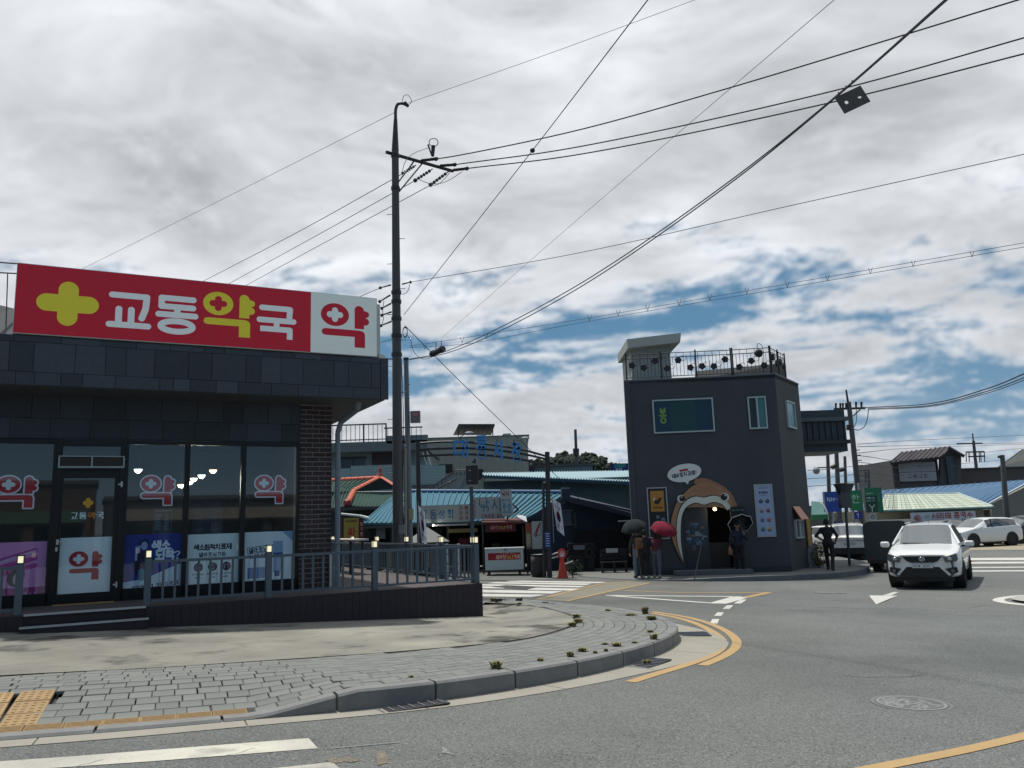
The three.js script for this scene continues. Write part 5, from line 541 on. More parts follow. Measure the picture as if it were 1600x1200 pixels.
{ // navy gabled house
  const D = 33.5, P = pthing('navy_house', 'dark navy gabled wooden house with deep eaves beside the market shed', 'building', 920, 870, D), e = (x, y, d = D) => at(x, y, d);
  const g = shp([[0, 0]]), ptsL = [e(826, 812), e(826, 880), e(1000, 880), e(1000, 800), e(889, 776)].map((p) => lp(P, p)); for (const q of [1, 2]) ptsL[q].y = -0.1;
  const gs = new THREE.ExtrudeGeometry(shp(ptsL.map((p) => [p.x, p.y])), { depth: 4, bevelEnabled: false }); const w = part(P, 'gable_wall', gs, mNavy); w.position.z = lp(P, e(889, 776)).z - 4;
  roof(P, 'roof_slope', M([0.012, 0.018, 0.034], 0.7), [e(884, 777, D - 1.1), e(1004, 807, D - 1.1), e(1004, 800, D + 3), e(884, 772, D + 3)], 0.1); roof(P, 'barge_board', M([0.012, 0.02, 0.04], 0.7), [e(818, 817, D - 1), e(889, 783, D - 1), e(889, 775, D - 1), e(818, 811, D - 1)], 0.08);
  roof(P, 'barge_board', M([0.012, 0.02, 0.04], 0.7), [e(887, 784, D - 1.15), e(1004, 812, D - 1.15), e(1004, 806, D - 1.15), e(887, 775, D - 1.15)], 0.08); pbox(P, 'chimney', M([0.012, 0.03, 0.06], 0.7), 877.5, 764, 891, 778, D - 0.9, 0.6); pbox(P, 'chimney_cap', M([0.14, 0.18, 0.2], 0.6), 878, 761.5, 890, 764.5, D - 0.85, 0.5);
  const wn = pbox(P, 'window', M([0.02, 0.045, 0.08], 0.3), 867, 800, 893, 819, D - 0.04, 0.05); pbox(P, 'window_frame', M([0.06, 0.1, 0.13], 0.6), 865, 796.5, 895, 799.5, D - 0.06, 0.08); pbox(P, 'window_frame', M([0.06, 0.1, 0.13], 0.6), 865, 819, 895, 821.5, D - 0.06, 0.08); pbox(P, 'shutter', M([0.05, 0.05, 0.05], 0.8), 895.5, 800, 901, 825, D - 0.05, 0.06); pbox(P, 'porch_wall', mDark, 893, 826, 1000, 880, D - 0.03, 0.1, true); for (let i = 0; i < 14; i++) pbox(P, 'wall_plank', M([0.010, 0.011, 0.013], 0.8), 896 + i * 6.2, 828, 901.6 + i * 6.2, 880, D - 0.07, 0.03, true);
  pbox(P, 'porch_strip', M([0.5, 0.52, 0.52], 0.6), 966, 813, 986, 814.8, D - 1.3, 0.1);
}
{ // bench, stone wall, planters before the navy house
  const W = pthing('stone_wall', 'low dark stacked stone garden wall with a grey name plate', 'wall', 905, 885, 32), mS = [0.7, 1, 1.3].map((k) => M([0.022 * k, 0.019 * k, 0.022 * k], 0.9)); for (let j = 0; j < 5; j++) for (let i = 0; i < 8; i++) pbox(W, 'stone', mS[Math.floor(rnd() * 3)], 887 + i * 5.2 + (j % 2) * 2.4, 849 + j * 6, 891.8 + i * 5.2 + (j % 2) * 2.4, 854.6 + j * 6, 32 + rr(-0.06, 0.06), 0.4, j === 4); pbox(W, 'plate', M([0.12, 0.14, 0.16], 0.6), 896, 852, 914, 859, 31.9, 0.03);
  const B = pthing('dark_bench', 'dark weathered wooden bench with a white card on its back', 'bench', 963, 893, 31.2), mB = M([0.022, 0.022, 0.026], 0.85); for (let i = 0; i < 3; i++) pbox(B, 'back_slat', mB, 938, 858 + i * 6, 981, 862.5 + i * 6, 31.4, 0.04); for (let i = 0; i < 3; i++) { const q = pbox(B, 'seat_slat', mB, 938, 877.5, 981, 879.5, 31.3 - i * 0.15, 0.12); } for (const x of [941, 960, 978]) { pbox(B, 'leg', mB, x - 1.5, 860, x + 1.5, 890, 31.42, 0.06, true); pbox(B, 'leg', mB, x - 1.5, 879, x + 1.5, 890, 30.95, 0.06, true); } pbox(B, 'card', M([0.45, 0.47, 0.46], 0.7), 947, 857, 965.5, 863.5, 31.36, 0.02);
}
// Korean national flags on short staffs
function flag(px, py, D, sgn, label) { const P = pthing('national_flag', label, 'flag', px, 860, D, 'national flags'), a = lp(P, at(px, py, D)), w = 0.62, h = 1.15; part(P, 'staff', gcyl(0.018, 0.014, V(a.x, 1.2, a.z), a.clone().add(V(0, 0.12, 0)), 6), mSteel);
  const t = canvas(256, 384, (g, W, H) => { g.fillStyle = '#c9ccd6'; g.fillRect(0, 0, W, H); g.save(); g.translate(W / 2, H / 2); g.rotate(1.1); g.fillStyle = '#7a1020'; g.beginPath(); g.arc(0, 0, 62, Math.PI, 0); g.fill(); g.fillStyle = '#1a2150'; g.beginPath(); g.arc(0, 0, 62, 0, Math.PI); g.fill(); g.beginPath(); g.arc(31, 0, 31, 0, 7); g.fill(); g.fillStyle = '#7a1020'; g.beginPath(); g.arc(-31, 0, 31, 0, 7); g.fill(); g.restore(); g.fillStyle = '#15151f'; for (const [x, y] of [[0.26, 0.2], [0.74, 0.2], [0.26, 0.8], [0.74, 0.8]]) for (let i = 0; i < 3; i++) g.fillRect(W * x - 22, H * y - 16 + i * 13, 44, 7); });
  const g = new THREE.PlaneGeometry(w, h, 12, 20), p = g.attributes.position; for (let i = 0; i < p.count; i++) { const u = p.getX(i) / w + 0.5, v = 0.5 - p.getY(i) / h, k = 1 - 0.35 * v; p.setXYZ(i, sgn * (u * w * k * (0.6 + 0.2 * v) + v * 0.28 * w), -v * h - u * 0.22, 0.07 * Math.sin(u * 9 + v * 3)); } g.computeVertexNormals(); part(P, 'cloth', g, M([1, 1, 1], 0.9, { map: t })).position.copy(a);
}
flag(653.5, 789, 27, 0.55, 'limp white national flag hanging by the slim pole'); flag(862.5, 778, 29.6, 0.8, 'white national flag with red and blue disc on the arch post');
{ // the market arch
  const D = 29.2, P = pthing('market_arch', 'steel arch with three curved rails and blue syllable letters over the market street', 'arch sign', 755, 880, D), L = (x, y, d = D) => lp(P, at(x, y, d)), g0 = (x) => { const a = L(x, 880); a.y = -0.05; return a; };
  part(P, 'post', gcyl(0.09, 0.085, V(L(654, 700).x, 0, L(654, 700).z), L(652.5, 690), 10), mBlack); part(P, 'post', gcyl(0.095, 0.09, g0(858), L(855, 706), 10), mBlack); part(P, 'post', gcyl(0.05, 0.05, g0(849), L(849, 754), 8), mBlack); part(P, 'post_link', gcyl(0.04, 0.04, L(849, 755), L(856, 754), 6), mBlack);
  for (const pts of [[[652, 693], [690, 690.5], [730, 691], [770, 695], [815, 702.5], [858, 714]], [[652, 703], [690, 701], [730, 700.5], [775, 703.5], [815, 709], [856, 718]], [[652, 713], [690, 711], [735, 710], [780, 713.5], [820, 719], [856, 727]]]) part(P, 'rail', gtube(pts.map(([x, y]) => L(x, y)), 0.045, 40, 6), mBlack);
  const mL = M([0.03, 0.19, 0.48], 0.5), let3 = (ch, x0, y0, x1, y1) => { const a = L(x0, y0, D - 0.12), b = L(x1, y1, D - 0.12), gs = []; for (const s of syllable(ch)) { if (s[0] === 'o') { const t = new THREE.TorusGeometry(1, 0.22, 8, 18); t.scale(s[3] * (b.x - a.x), s[4] * (a.y - b.y), 0.34); t.translate(mix(a.x, b.x, s[1]), mix(a.y, b.y, s[2]), a.z); gs.push(t); } else for (let i = 0; i + 3 < s.length; i += 2) { const p = V(mix(a.x, b.x, s[i]), mix(a.y, b.y, s[i + 1]), a.z), q = V(mix(a.x, b.x, s[i + 2]), mix(a.y, b.y, s[i + 3]), a.z), d = q.clone().sub(p), g = new THREE.BoxGeometry(d.length() + 0.07, 0.082, 0.2); g.rotateZ(Math.atan2(d.y, d.x)); g.translate((p.x + q.x) / 2, (p.y + q.y) / 2, a.z + 0.001 * i); gs.push(g); } } part(P, 'letter', merge(gs), mL); };
  let3('대', 709, 689, 732, 712.5); let3('룡', 744, 682, 761, 717); let3('시', 772, 691, 787, 716); let3('장', 800, 693, 815, 722);
  for (const [x, y, x1, y1] of [[719, 689, 722, 678], [777, 692, 781, 680], [804, 693, 810, 686]]) { part(P, 'lamp_arm', gtube([L(x, y), L(x, y - 6), L(x1 + 2, y1 + 2), L(x1 + 8, y1 - 2)], 0.015, 14, 5), mBlack); part(P, 'lamp_head', new THREE.SphereGeometry(0.1, 10, 6).scale(1.6, 0.5, 1).translate(...L(x1 + 11, y1 - 1.5).toArray()), M([0.3, 0.32, 0.33], 0.5)); }
}
{ // information pole at the terrace corner
  const D = 21.5, P = pthing('notice_pole', 'slate blue square pole with a dark cabinet on top beside the terrace railing', 'pole', 738, 870, D); pbox(P, 'pole', M([0.06, 0.085, 0.11], 0.6), 735, 760, 740.5, 890, D, 0.1, true); pbox(P, 'cabinet', M([0.025, 0.03, 0.036], 0.6), 728, 727.5, 746.5, 757, D - 0.04, 0.2); pbox(P, 'cabinet_side', M([0.03, 0.025, 0.028], 0.7), 737, 727, 747, 756, D - 0.05, 0.15); roof(P, 'cabinet_top', M([0.03, 0.045, 0.07], 0.6), [at(737, 723, D - 0.1), at(744, 724, D - 0.1), at(743.5, 716.5, D - 0.1), at(741, 717, D - 0.1)], 0.1); for (const y of [734, 750]) pbox(P, 'strap', mSteel, 732, y, 736, y + 2, D - 0.06, 0.03);
}
{ // rubber traffic cone with two round discs
  const D = 29, P = pthing('traffic_cone', 'tall orange traffic cone with red and white disc sign before the navy house', 'traffic cone', 879.5, 904, D); const H = 0.78; part(P, 'cone', new THREE.LatheGeometry([[0.2, 0], [0.2, 0.03], [0.17, 0.05], [0.075, 0.62], [0.06, 0.64], [0.055, 0.7]].map(([x, y]) => new THREE.Vector2(x, y)), 18), M([0.42, 0.035, 0.015], 0.6)); const t = canvas(128, 128, (g) => { g.fillStyle = '#b9bdc0'; g.beginPath(); g.rect(0, 0, 128, 128); g.fill(); g.strokeStyle = '#b03020'; g.lineWidth = 22; g.beginPath(); g.arc(64, 64, 52, 0, 7); g.stroke(); g.fillStyle = '#b03020'; g.fillRect(20, 62, 88, 8); g.font = 'bold 24px sans-serif'; g.textAlign = 'center'; hangul(g, '주차', 34, 34, 60, 24, '#b03020', 5); });
  const d = part(P, 'disc', new THREE.CylinderGeometry(0.15, 0.15, 0.03, 24).rotateX(Math.PI / 2), M([0.42, 0.035, 0.015], 0.6)); d.position.set(0, 0.82, 0.02); d.scale.y = 1.25; const f = part(d, 'disc_face', new THREE.CircleGeometry(0.125, 24), M([1, 1, 1], 0.6, { map: t })); f.position.z = 0.02; const Q = pthing('barrier_bar', 'pair of white bars between the drum and the traffic cone', 'barrier', 866, 890, 29.2); bars(Q, 'bar', M([0.5, 0.5, 0.5], 0.6), 0.025, [[at(858, 868, 29.2), at(876, 862, 29.1)], [at(856, 874, 29.2), at(876, 868, 29.1)], [at(881, 882, 29), at(895, 877, 29)]]); bars(Q, 'post', mBlack, 0.025, [[at(857, 868, 29.2), V(at(857, 868, 29.2).x, road(1.3, -29.2), -29.2)], [at(894, 877, 29), V(at(894, 877, 29).x, road(2.1, -29), -29)]]);
}
board('pole_notice', 'narrow blue notice wrapped on the arch post', 'notice', 851, 831, 860.5, 857, 28.9, 96, (g, W, H) => { g.fillStyle = '#142a66'; g.fillRect(0, 0, W, H); g.fillStyle = '#8fa0b8'; for (let i = 0; i < 6; i++) g.fillRect(16, 20 + i * 38, W - 32, 14); });
{ // black pallets and crates with yellow uprights seen through the terrace railing
  const D = 27.5; for (let i = 0; i < 4; i++) { const x = 606 + i * 17, P = pthing('striped_rack', 'black rack with yellow uprights stacked behind the terrace railing', 'rack', x + 7, 905, D, 'black and yellow racks behind the railing'); pbox(P, 'frame', mDark, x, 862, x + 15.5, 908, D, 0.3, true); for (const k of [3, 6, 10.5, 13]) pbox(P, 'upright', M([0.30, 0.24, 0.08], 0.7), x + k - 0.7, 862.5, x + k + 0.7, 886, D - 0.03, 0.02); pbox(P, 'crate_print', M([0.35, 0.36, 0.36], 0.7), x + 2, 891, x + 12, 895, D - 0.03, 0.02); }
  for (let i = 0; i < 6; i++) { const x = 676 + i * 8, P = pthing('furled_banner', 'rolled white and black banner standing upright behind the railing corner', 'banner', x, 905, 27, 'rolled banners behind the railing'); part(P, 'roll', gcyl(0.05, 0.045, V(0, 0, 0), V(0.03 * (i % 3 - 1), 1.15 + 0.1 * (i % 2), 0), 8), i % 2 ? M([0.35, 0.36, 0.38], 0.8) : M([0.1, 0.105, 0.12], 0.8)); for (let k = 0; k < 3; k++) part(P, 'tie', gcyl(0.054, 0.054, V(0, 0.3 + k * 0.3, 0), V(0, 0.33 + k * 0.3, 0), 8), mBlack); }
  const U = pthing('folded_parasol', 'grey faded parasol open over the stall behind the railing', 'parasol', 672, 870, 30.5); const ug = new THREE.ConeGeometry(0.85, 0.55, 10, 1, true); part(U, 'canopy', ug, M([0.17, 0.175, 0.17], 0.85)).position.copy(lp(U, at(667, 835, 30.5))); const c = lp(U, at(667, 835, 30.5)); part(U, 'stick', gcyl(0.02, 0.02, V(c.x, 0, c.z), V(c.x, c.y + 0.28, c.z), 6), mSteel);
}
// ---------- island pavement and the grey corner building ----------
const ISL = [[905, 901], [960, 905], [1030, 907.6], [1080, 908.4], [1200, 908], [1260, 906], [1312, 903], [1345, 898.5], [1358, 892], [1350, 884], [1322, 878], [1296, 873]].map(([x, y]) => gp(x, y));
{
  const c = new THREE.CatmullRomCurve3(ISL.map((p) => V(p.x, 0, p.z)), false, 'centripetal'), N = 120, pts = c.getSpacedPoints(N), I = struct(new THREE.Group(), 'island_pavement'); const hOf = (i) => mix(0.012, 0.17, sstep(14, 40, i));
  const cen = V(9, 0, -33), inn = pts.map((p) => p.clone().add(cen.clone().sub(p).setY(0).normalize().multiplyScalar(0.18))), T = (p, i, dy = 0) => V(p.x, road(p.x, p.z) + hOf(i) + dy, p.z), B = (p) => V(p.x, road(p.x, p.z) - 0.05, p.z);
  const mIK = M([0.15, 0.165, 0.18], 0.85, { map: rep(stoneT, 0.9) }); for (let s = 0; s < N; s += 4) { const idx = [0, 1, 2, 3, 4].map((k) => s + k), f = (k, a) => k === 0 ? 0.03 : k === 4 ? -0.03 : 0, P = idx.map((i, k) => pts[i].clone().lerp(pts[Math.min(N, i + 1)], f(k) > 0 ? f(k) : 0)), Q = idx.map((i) => inn[i]); part(I, 'kerb_stone', merge([strip(P.map((p, k) => T(p, idx[k])), P.map((p) => B(p))), strip(Q.map((p, k) => T(p, idx[k], 0.003)), P.map((p, k) => T(p, idx[k])))]), mIK); }
  const poly = [...inn, V(20, 0, -42), V(4, 0, -42), V(1.5, 0, -33)]; const g = sheet(poly, (x, z) => { let b = 0, bd = 1e9; inn.forEach((q, i) => { const d = (q.x - x) ** 2 + (q.z - z) ** 2; if (d < bd) { bd = d; b = i; } }); return road(x, z) + hOf(b) + 0.002; }); part(I, 'paving', g, M([0.19, 0.195, 0.19], 0.9, { map: rep(concreteT, 0.5) }));
}
const mWallG = M([0.060, 0.067, 0.077], 0.9, { map: rep(plasterT, 0.22), bumpMap: rep(plasterT, 1.1), bumpScale: 0.006 });
{
  const D = 29.3, c0 = at(983, 740, D), c1 = at(1158, 740, D - 0.3), c2 = at(1224, 740, D - 0.5), c3 = at(1260, 740, D + 2.1), ground = road(c1.x, c1.z) + 0.17, topY = at(1100, 592.5, D).y;
  for (const c of [c0, c1, c2, c3]) c.y = ground; const P = thing('grey_corner_building', 'dark grey plastered two storey corner building with a big fish mouth doorway', 'building', c0.clone());
  const face = (a, b) => { const ex = b.clone().sub(a).setY(0).normalize(), n = V(-ex.z, 0, ex.x), ry = Math.atan2(-ex.z, ex.x); const G = { a, b, ex, n, ry, len: a.distanceTo(b), xy: (px, py) => { const q = onPlane(px, py, a, n); return [q.clone().sub(a).dot(ex), q.y - ground]; }, place: (o, x, y, off) => { o.position.copy(a.clone().addScaledVector(ex, x).addScaledVector(n, off)).sub(P.position); o.position.y = y; o.rotation.y = ry; return o; } }; return G; };
  const f0 = face(c0, c1), f1 = face(c1, c2), f2 = face(c2, c3), H = topY - ground;
  const back = [V(c3.x + 0.8, 0, c3.z - 5), V(c0.x + 1.6, 0, c0.z - 6)];
  // front wall with a real doorway
  const dL = f0.xy(1068, 840)[0], dR = f0.xy(1146, 840)[0], dT = f0.xy(1105, 791)[1], s = shp([[0, -0.3], [f0.len, -0.3], [f0.len, H], [0, H]]), hole = new THREE.Path([[dL, 0.12], [dR, 0.12], [dR, dT], [dL, dT]].map(([x, y]) => new THREE.Vector2(x, y))); s.holes.push(hole);
  f0.place(part(P, 'wall', gext(s, 0.3), mWallG), 0, 0, -0.3);
  const wall = (f, h0 = -0.3) => f.place(part(P, 'wall', boxG(f.len, H - h0, 0.3), mWallG), f.len / 2, (H + h0) / 2, -0.15); wall(f1); wall(f2);
  const rear = [[c3, back[0]], [back[0], back[1]], [back[1], c0]]; for (const [a, b] of rear) { const f = face(a.clone().setY(ground), b.clone().setY(ground)); f.place(part(P, 'wall', boxG(f.len, H + 0.3, 0.2), mWallG), f.len / 2, (H - 0.3) / 2, -0.1); }
  const rp = [c0, c1, c2, c3, back[0], back[1]].map((p) => p.clone().sub(P.position)); const rg = gext(shp(rp.map((p) => [p.x, -p.z])), 0.14); rg.rotateX(-Math.PI / 2); part(P, 'roof', rg, M([0.06, 0.065, 0.07], 0.9)).position.y = H - 0.12; 
  const mEdge = M([0.10, 0.115, 0.13], 0.7); for (const f of [f0, f1, f2]) f.place(part(P, 'coping', boxG(f.len, 0.05, 0.34), mEdge), f.len / 2, H + 0.03, -0.14);
  // room behind the doorway
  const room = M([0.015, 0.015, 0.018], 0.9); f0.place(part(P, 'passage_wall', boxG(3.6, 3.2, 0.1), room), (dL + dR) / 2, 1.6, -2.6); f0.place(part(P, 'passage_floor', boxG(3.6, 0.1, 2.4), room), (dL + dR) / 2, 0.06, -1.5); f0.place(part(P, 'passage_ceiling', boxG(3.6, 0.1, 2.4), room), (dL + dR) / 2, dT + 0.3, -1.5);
  const [a0] = f0.xy(1068, 840), [a1] = f0.xy(1109, 840), door = f0.place(part(P, 'door', boxG(a1 - a0, dT - 0.16, 0.06), M([0.014, 0.02, 0.026], 0.5)), (a0 + a1) / 2, (dT + 0.16) / 2 - 0.02, -0.2);
  const pt = canvas(256, 320, (g, W, H2) => { g.fillStyle = '#23303c'; g.fillRect(0, 0, W, H2); for (let i = 0; i < 26; i++) { g.fillStyle = ['#4e6478', '#31465c', '#6d7c86', '#243a4e', '#5a4c44'][i % 5]; g.fillRect(hash(i, 1) * 210, hash(i, 2) * 270, 20 + hash(i, 3) * 50, 14 + hash(i, 4) * 46); } }); const dpn = part(door, 'door_prints', new THREE.PlaneGeometry(a1 - a0 - 0.18, 1.05), M([1, 1, 1], 0.6, { map: pt })); dpn.position.set(0.02, 0.1, 0.035);
  f0.place(part(P, 'side_counter', boxG(0.7, 0.9, 0.3), M([0.03, 0.028, 0.028], 0.7)), (a1 + dR) / 2, 0.56, -0.8);
  const steps = M([0.10, 0.11, 0.12], 0.85); f0.place(part(P, 'door_step', boxG(dR - dL + 0.9, 0.14, 0.7), steps), (dL + dR) / 2, 0.06, 0.36); f0.place(part(P, 'plinth', boxG(f0.len, 0.2, 0.06), M([0.03, 0.036, 0.045], 0.9)), f0.len / 2, 0.07, 0.032); f1.place(part(P, 'plinth', boxG(f1.len, 0.2, 0.06), M([0.03, 0.036, 0.045], 0.9)), f1.len / 2, 0.07, 0.032);
  // windows
  const mAl = M([0.36, 0.42, 0.43], 0.45, { metalness: 0.3 }), frame = (f, name, q, panes, glassM, draw) => { const [x0, y1] = f.xy(q[0], q[1]), [x1, y0] = f.xy(q[2], q[3]), w = x1 - x0, h = y1 - y0, cx = (x0 + x1) / 2, cy = (y0 + y1) / 2, t = 0.05; const F = f.place(part(P, name, merge([gbox(w, t, 0.09, 0, h / 2 - t / 2, 0), gbox(w, t, 0.09, 0, -h / 2 + t / 2, 0), gbox(t, h - 2 * t, 0.09, -w / 2 + t / 2, 0, 0), gbox(t, h - 2 * t, 0.09, w / 2 - t / 2, 0, 0), ...(panes > 1 ? [gbox(t * 1.2, h - 2 * t, 0.08, 0, 0, 0)] : [])]), mAl), cx, cy, 0.03); for (let i = 0; i < panes; i++) { const p = part(F, 'pane', new THREE.PlaneGeometry((w - 2 * t) / panes - (panes > 1 ? t * 0.6 : 0), h - 2 * t), glassM[i] || glassM[0]); p.position.set(panes > 1 ? (i - 0.5) * (w - 2 * t) / 2 * 1.03 : 0, 0, 0.0); } return F; };
  const bt = canvas(512, 256, (g, W, H2) => { g.fillStyle = '#0c2c40'; g.fillRect(0, 0, W, H2); g.fillStyle = '#0a3a38'; g.fillRect(W * 0.28, 0, W * 0.44, H2); g.save(); g.translate(W * 0.1, H2 * 0.24); g.strokeStyle = '#6a8a3c'; strokeGlyph(g, '봉', 0, 0, 52, 120, 17); g.restore(); });
  frame(f0, 'window', [1018.5, 625.5, 1117, 674], 1, [M([1, 1, 1], 0.25, { map: bt })]); const wl = frame(f1, 'window', [1167, 620.5, 1200, 669.5], 2, [M([0.012, 0.018, 0.022], 0.15), M([0.05, 0.16, 0.17], 0.2)]); frame(f2, 'window', [1226, 625, 1242.5, 671], 1, [M([0.06, 0.20, 0.22], 0.2)]);
  // posters
  const post = (f, q, W, draw, name, label) => { const [x0, y1] = f.xy(q[0], q[1]), [x1, y0] = f.xy(q[2], q[3]), w = x1 - x0, h = y1 - y0, T = thing(name, label, 'poster', f.a.clone().addScaledVector(f.ex, (x0 + x1) / 2).addScaledVector(f.n, 0.02).setY(ground + y0), f.ry); const t = 0.04, m = M([0.34, 0.36, 0.37], 0.5, { metalness: 0.4 }); part(T, 'poster_frame', merge([gbox(w, t, 0.05, 0, h - t / 2, 0), gbox(w, t, 0.05, 0, t / 2, 0), gbox(t, h - 2 * t, 0.05, -w / 2 + t / 2, h / 2, 0), gbox(t, h - 2 * t, 0.05, w / 2 - t / 2, h / 2, 0)]), m); part(T, 'poster_sheet', new THREE.PlaneGeometry(w - 2 * t, h - 2 * t), M([1, 1, 1], 0.6, { map: canvas(W, Math.round(W * h / w), draw) })).position.set(0, h / 2, 0.004); };
  post(f1, [1177, 757, 1213, 838.5], 256, (g, W, H2) => { g.fillStyle = '#8fa0bd'; g.fillRect(0, 0, W, H2); hangul(g, '빙수메뉴판', W * 0.22, H2 * 0.12, W * 0.56, 36, '#2c3348', 7); g.fillStyle = '#41485c'; g.fillRect(W * 0.32, H2 * 0.19, W * 0.36, 9); g.fillRect(W * 0.2, H2 * 0.05, W * 0.6, 8); const cs = ['#3a3440', '#2c2c44', '#9a7a62', '#8c3550', '#57597c', '#9c4a5a', '#2c6a5a', '#a08a46']; for (let j = 0; j < 4; j++) for (let i = 0; i < 2; i++) { const x = W * (0.3 + i * 0.4), y = H2 * (0.31 + j * 0.185), c = cs[j * 2 + i]; g.fillStyle = c; g.beginPath(); g.moveTo(x, y - 34); g.quadraticCurveTo(x + 40, y, x + 36, y + 14); g.lineTo(x - 36, y + 14); g.quadraticCurveTo(x - 40, y, x, y - 34); g.fill(); g.fillStyle = '#39405a'; g.fillRect(x - 28, y + 16, 56, 20); g.fillStyle = '#c8ccd4'; g.beginPath(); g.arc(x - 6, y - 12, 7, 0, 7); g.fill(); } }, 'dessert_poster', 'tall framed menu poster of eight shaved ice desserts on the grey wall');
  post(f0, [1010, 762, 1046.5, 842], 256, (g, W, H2) => { g.fillStyle = '#16181c'; g.fillRect(0, 0, W, H2); g.fillStyle = '#a8762a'; g.fillRect(W * 0.12, H2 * 0.05, W * 0.76, H2 * 0.42); g.fillStyle = '#241c18'; g.beginPath(); g.moveTo(W * 0.26, H2 * 0.2); g.quadraticCurveTo(W * 0.3, H2 * 0.36, W * 0.6, H2 * 0.31); g.lineTo(W * 0.78, H2 * 0.18); g.lineTo(W * 0.58, H2 * 0.2); g.lineTo(W * 0.5, H2 * 0.24); g.fill(); g.fillStyle = '#c4bda8'; g.beginPath(); g.ellipse(W * 0.33, H2 * 0.22, 14, 26, 0.3, 0, 7); g.fill(); hangul(g, '제비둥지김밥', W * 0.24, H2 * 0.37, W * 0.52, 24, '#6a2c18', 6); for (let i = 0; i < 22; i++) { const x = W * (0.2 + 0.6 * hash(i, 7)), y = H2 * (0.55 + 0.34 * hash(i, 8)); g.fillStyle = '#6f757c'; g.beginPath(); g.arc(x, y, 24, 0, 7); g.fill(); g.fillStyle = '#23282c'; g.beginPath(); g.arc(x, y, 10, 0, 7); g.fill(); } }, 'roll_poster', 'framed poster with orange upper half and rice roll slices on the grey wall');
  // fish-mouth arch built up in layers on the wall
  const arch = thing('fish_arch', 'orange cartoon fish head panel with a cream mouth framing the doorway', 'wall decoration', f0.a.clone().addScaledVector(f0.ex, (dL + dR) / 2).addScaledVector(f0.n, 0.0).setY(ground), f0.ry), cx = (dL + dR) / 2;
  const lay = (name, pts, off, th, mat, parent = arch) => { const c = new THREE.SplineCurve(pts.map(([x, y]) => { const [a, b] = f0.xy(x, y); return new THREE.Vector2(a - cx, b); })); const m = part(parent, name, gext(new THREE.Shape(c.getPoints(pts.length * 5)), th), mat); m.position.z = off; return m; };
  const mFish = M([0.34, 0.185, 0.10], 0.8), mFin = M([0.29, 0.14, 0.085], 0.8), mLip = M([0.58, 0.59, 0.51], 0.8), mInk = M([0.012, 0.012, 0.014], 0.8), mTop = M([0.30, 0.175, 0.10], 0.8);
  lay('fin', [[1084, 756], [1086, 749.5], [1093, 747], [1101, 747.5], [1110, 750], [1123, 756], [1133, 762], [1142, 770.5], [1147, 780], [1151, 788], [1149, 792], [1140, 783], [1128, 768], [1110, 758], [1095, 756]], 0.012, 0.03, mFin);
  const outer = [[1066.5, 879], [1060, 866], [1052, 848], [1048.5, 830], [1048.5, 815], [1052, 799], [1058.5, 783], [1070, 769.5], [1084, 758.5], [1102, 754.5], [1119, 758.5], [1133, 769], [1141, 780], [1147, 792]];
  const lipO = [[1067, 877], [1060, 857], [1057, 840], [1056.5, 822], [1058, 808], [1063, 792.5], [1072, 781.5], [1085, 775.5], [1099, 777], [1114, 774], [1127, 777.5], [1136, 784.5], [1141.5, 793]], lipI = [[1067.3, 876], [1065, 860], [1063.5, 845], [1063.3, 822], [1066, 803], [1073.5, 791], [1087, 785.5], [1100, 788.5], [1114, 784.5], [1127, 787.5], [1136.5, 797]];
  const band = (name, A, B, off, th, mat) => { const g2 = (L) => new THREE.SplineCurve(L.map(([x, y]) => { const [a, b] = f0.xy(x, y); return new THREE.Vector2(a - cx, b); })).getPoints(70); const m = part(arch, name, gext(new THREE.Shape([...g2(A), ...g2(B).reverse()]), th), mat); m.position.z = off; return m; };
  const grow = (L, k) => L.map(([x, y]) => [1100 + (x - 1100) * k, 826 + (y - 826) * k]); band('outline', grow(outer, 1.025), lipO, 0.006, 0.03, mInk); band('head', outer, lipO, 0.022, 0.03, mFish); band('lip_outline', lipO.map(([x, y]) => [x - 0.6, y - 0.8]), lipI.map(([x, y]) => [x + 0.6, y + 0.9]), 0.03, 0.03, mInk); band('lip', lipO.map(([x, y]) => [x + 0.5, y + 0.5]), lipI, 0.036, 0.03, mLip); band('palate', lipI.slice(5).map(([x, y]) => [x, y + 0.6]), [[1073.5, 793], [1087, 792.5], [1100, 792.5], [1114, 792.5], [1127, 792.5], [1136.5, 797.5]], 0.01, 0.03, mTop);
  for (const [x, y, r] of [[1064, 779.5, 6.2], [1132, 777, 6.8]]) { const [a, b] = f0.xy(x, y), R = f0.xy(x + r, y)[0] - a, e = part(arch, 'eye', new THREE.CylinderGeometry(R, R, 0.03, 20).rotateX(Math.PI / 2), mLip); e.position.set(a - cx, b, 0.07); const pu = part(e, 'pupil', new THREE.CylinderGeometry(R * 0.74, R * 0.74, 0.02, 18).rotateX(Math.PI / 2), mInk); pu.position.set(R * (x < 1100 ? 0.25 : -0.22), R * 0.05, 0.02); const hl = part(e, 'glint', new THREE.CircleGeometry(R * 0.2, 10), mLip); hl.position.set(R * 0.1, R * 0.4, 0.036); }
  for (let j = 0; j < 2; j++) for (let i = 0; i < 4 - j; i++) { const [a, b] = f0.xy(1086 + i * 10 + j * 5, 768 - j * 5), t = part(arch, 'scale', new THREE.TorusGeometry(0.1, 0.012, 5, 12, Math.PI), M([0.38, 0.2, 0.11], 0.8)); t.position.set(a - cx, b, 0.056); }
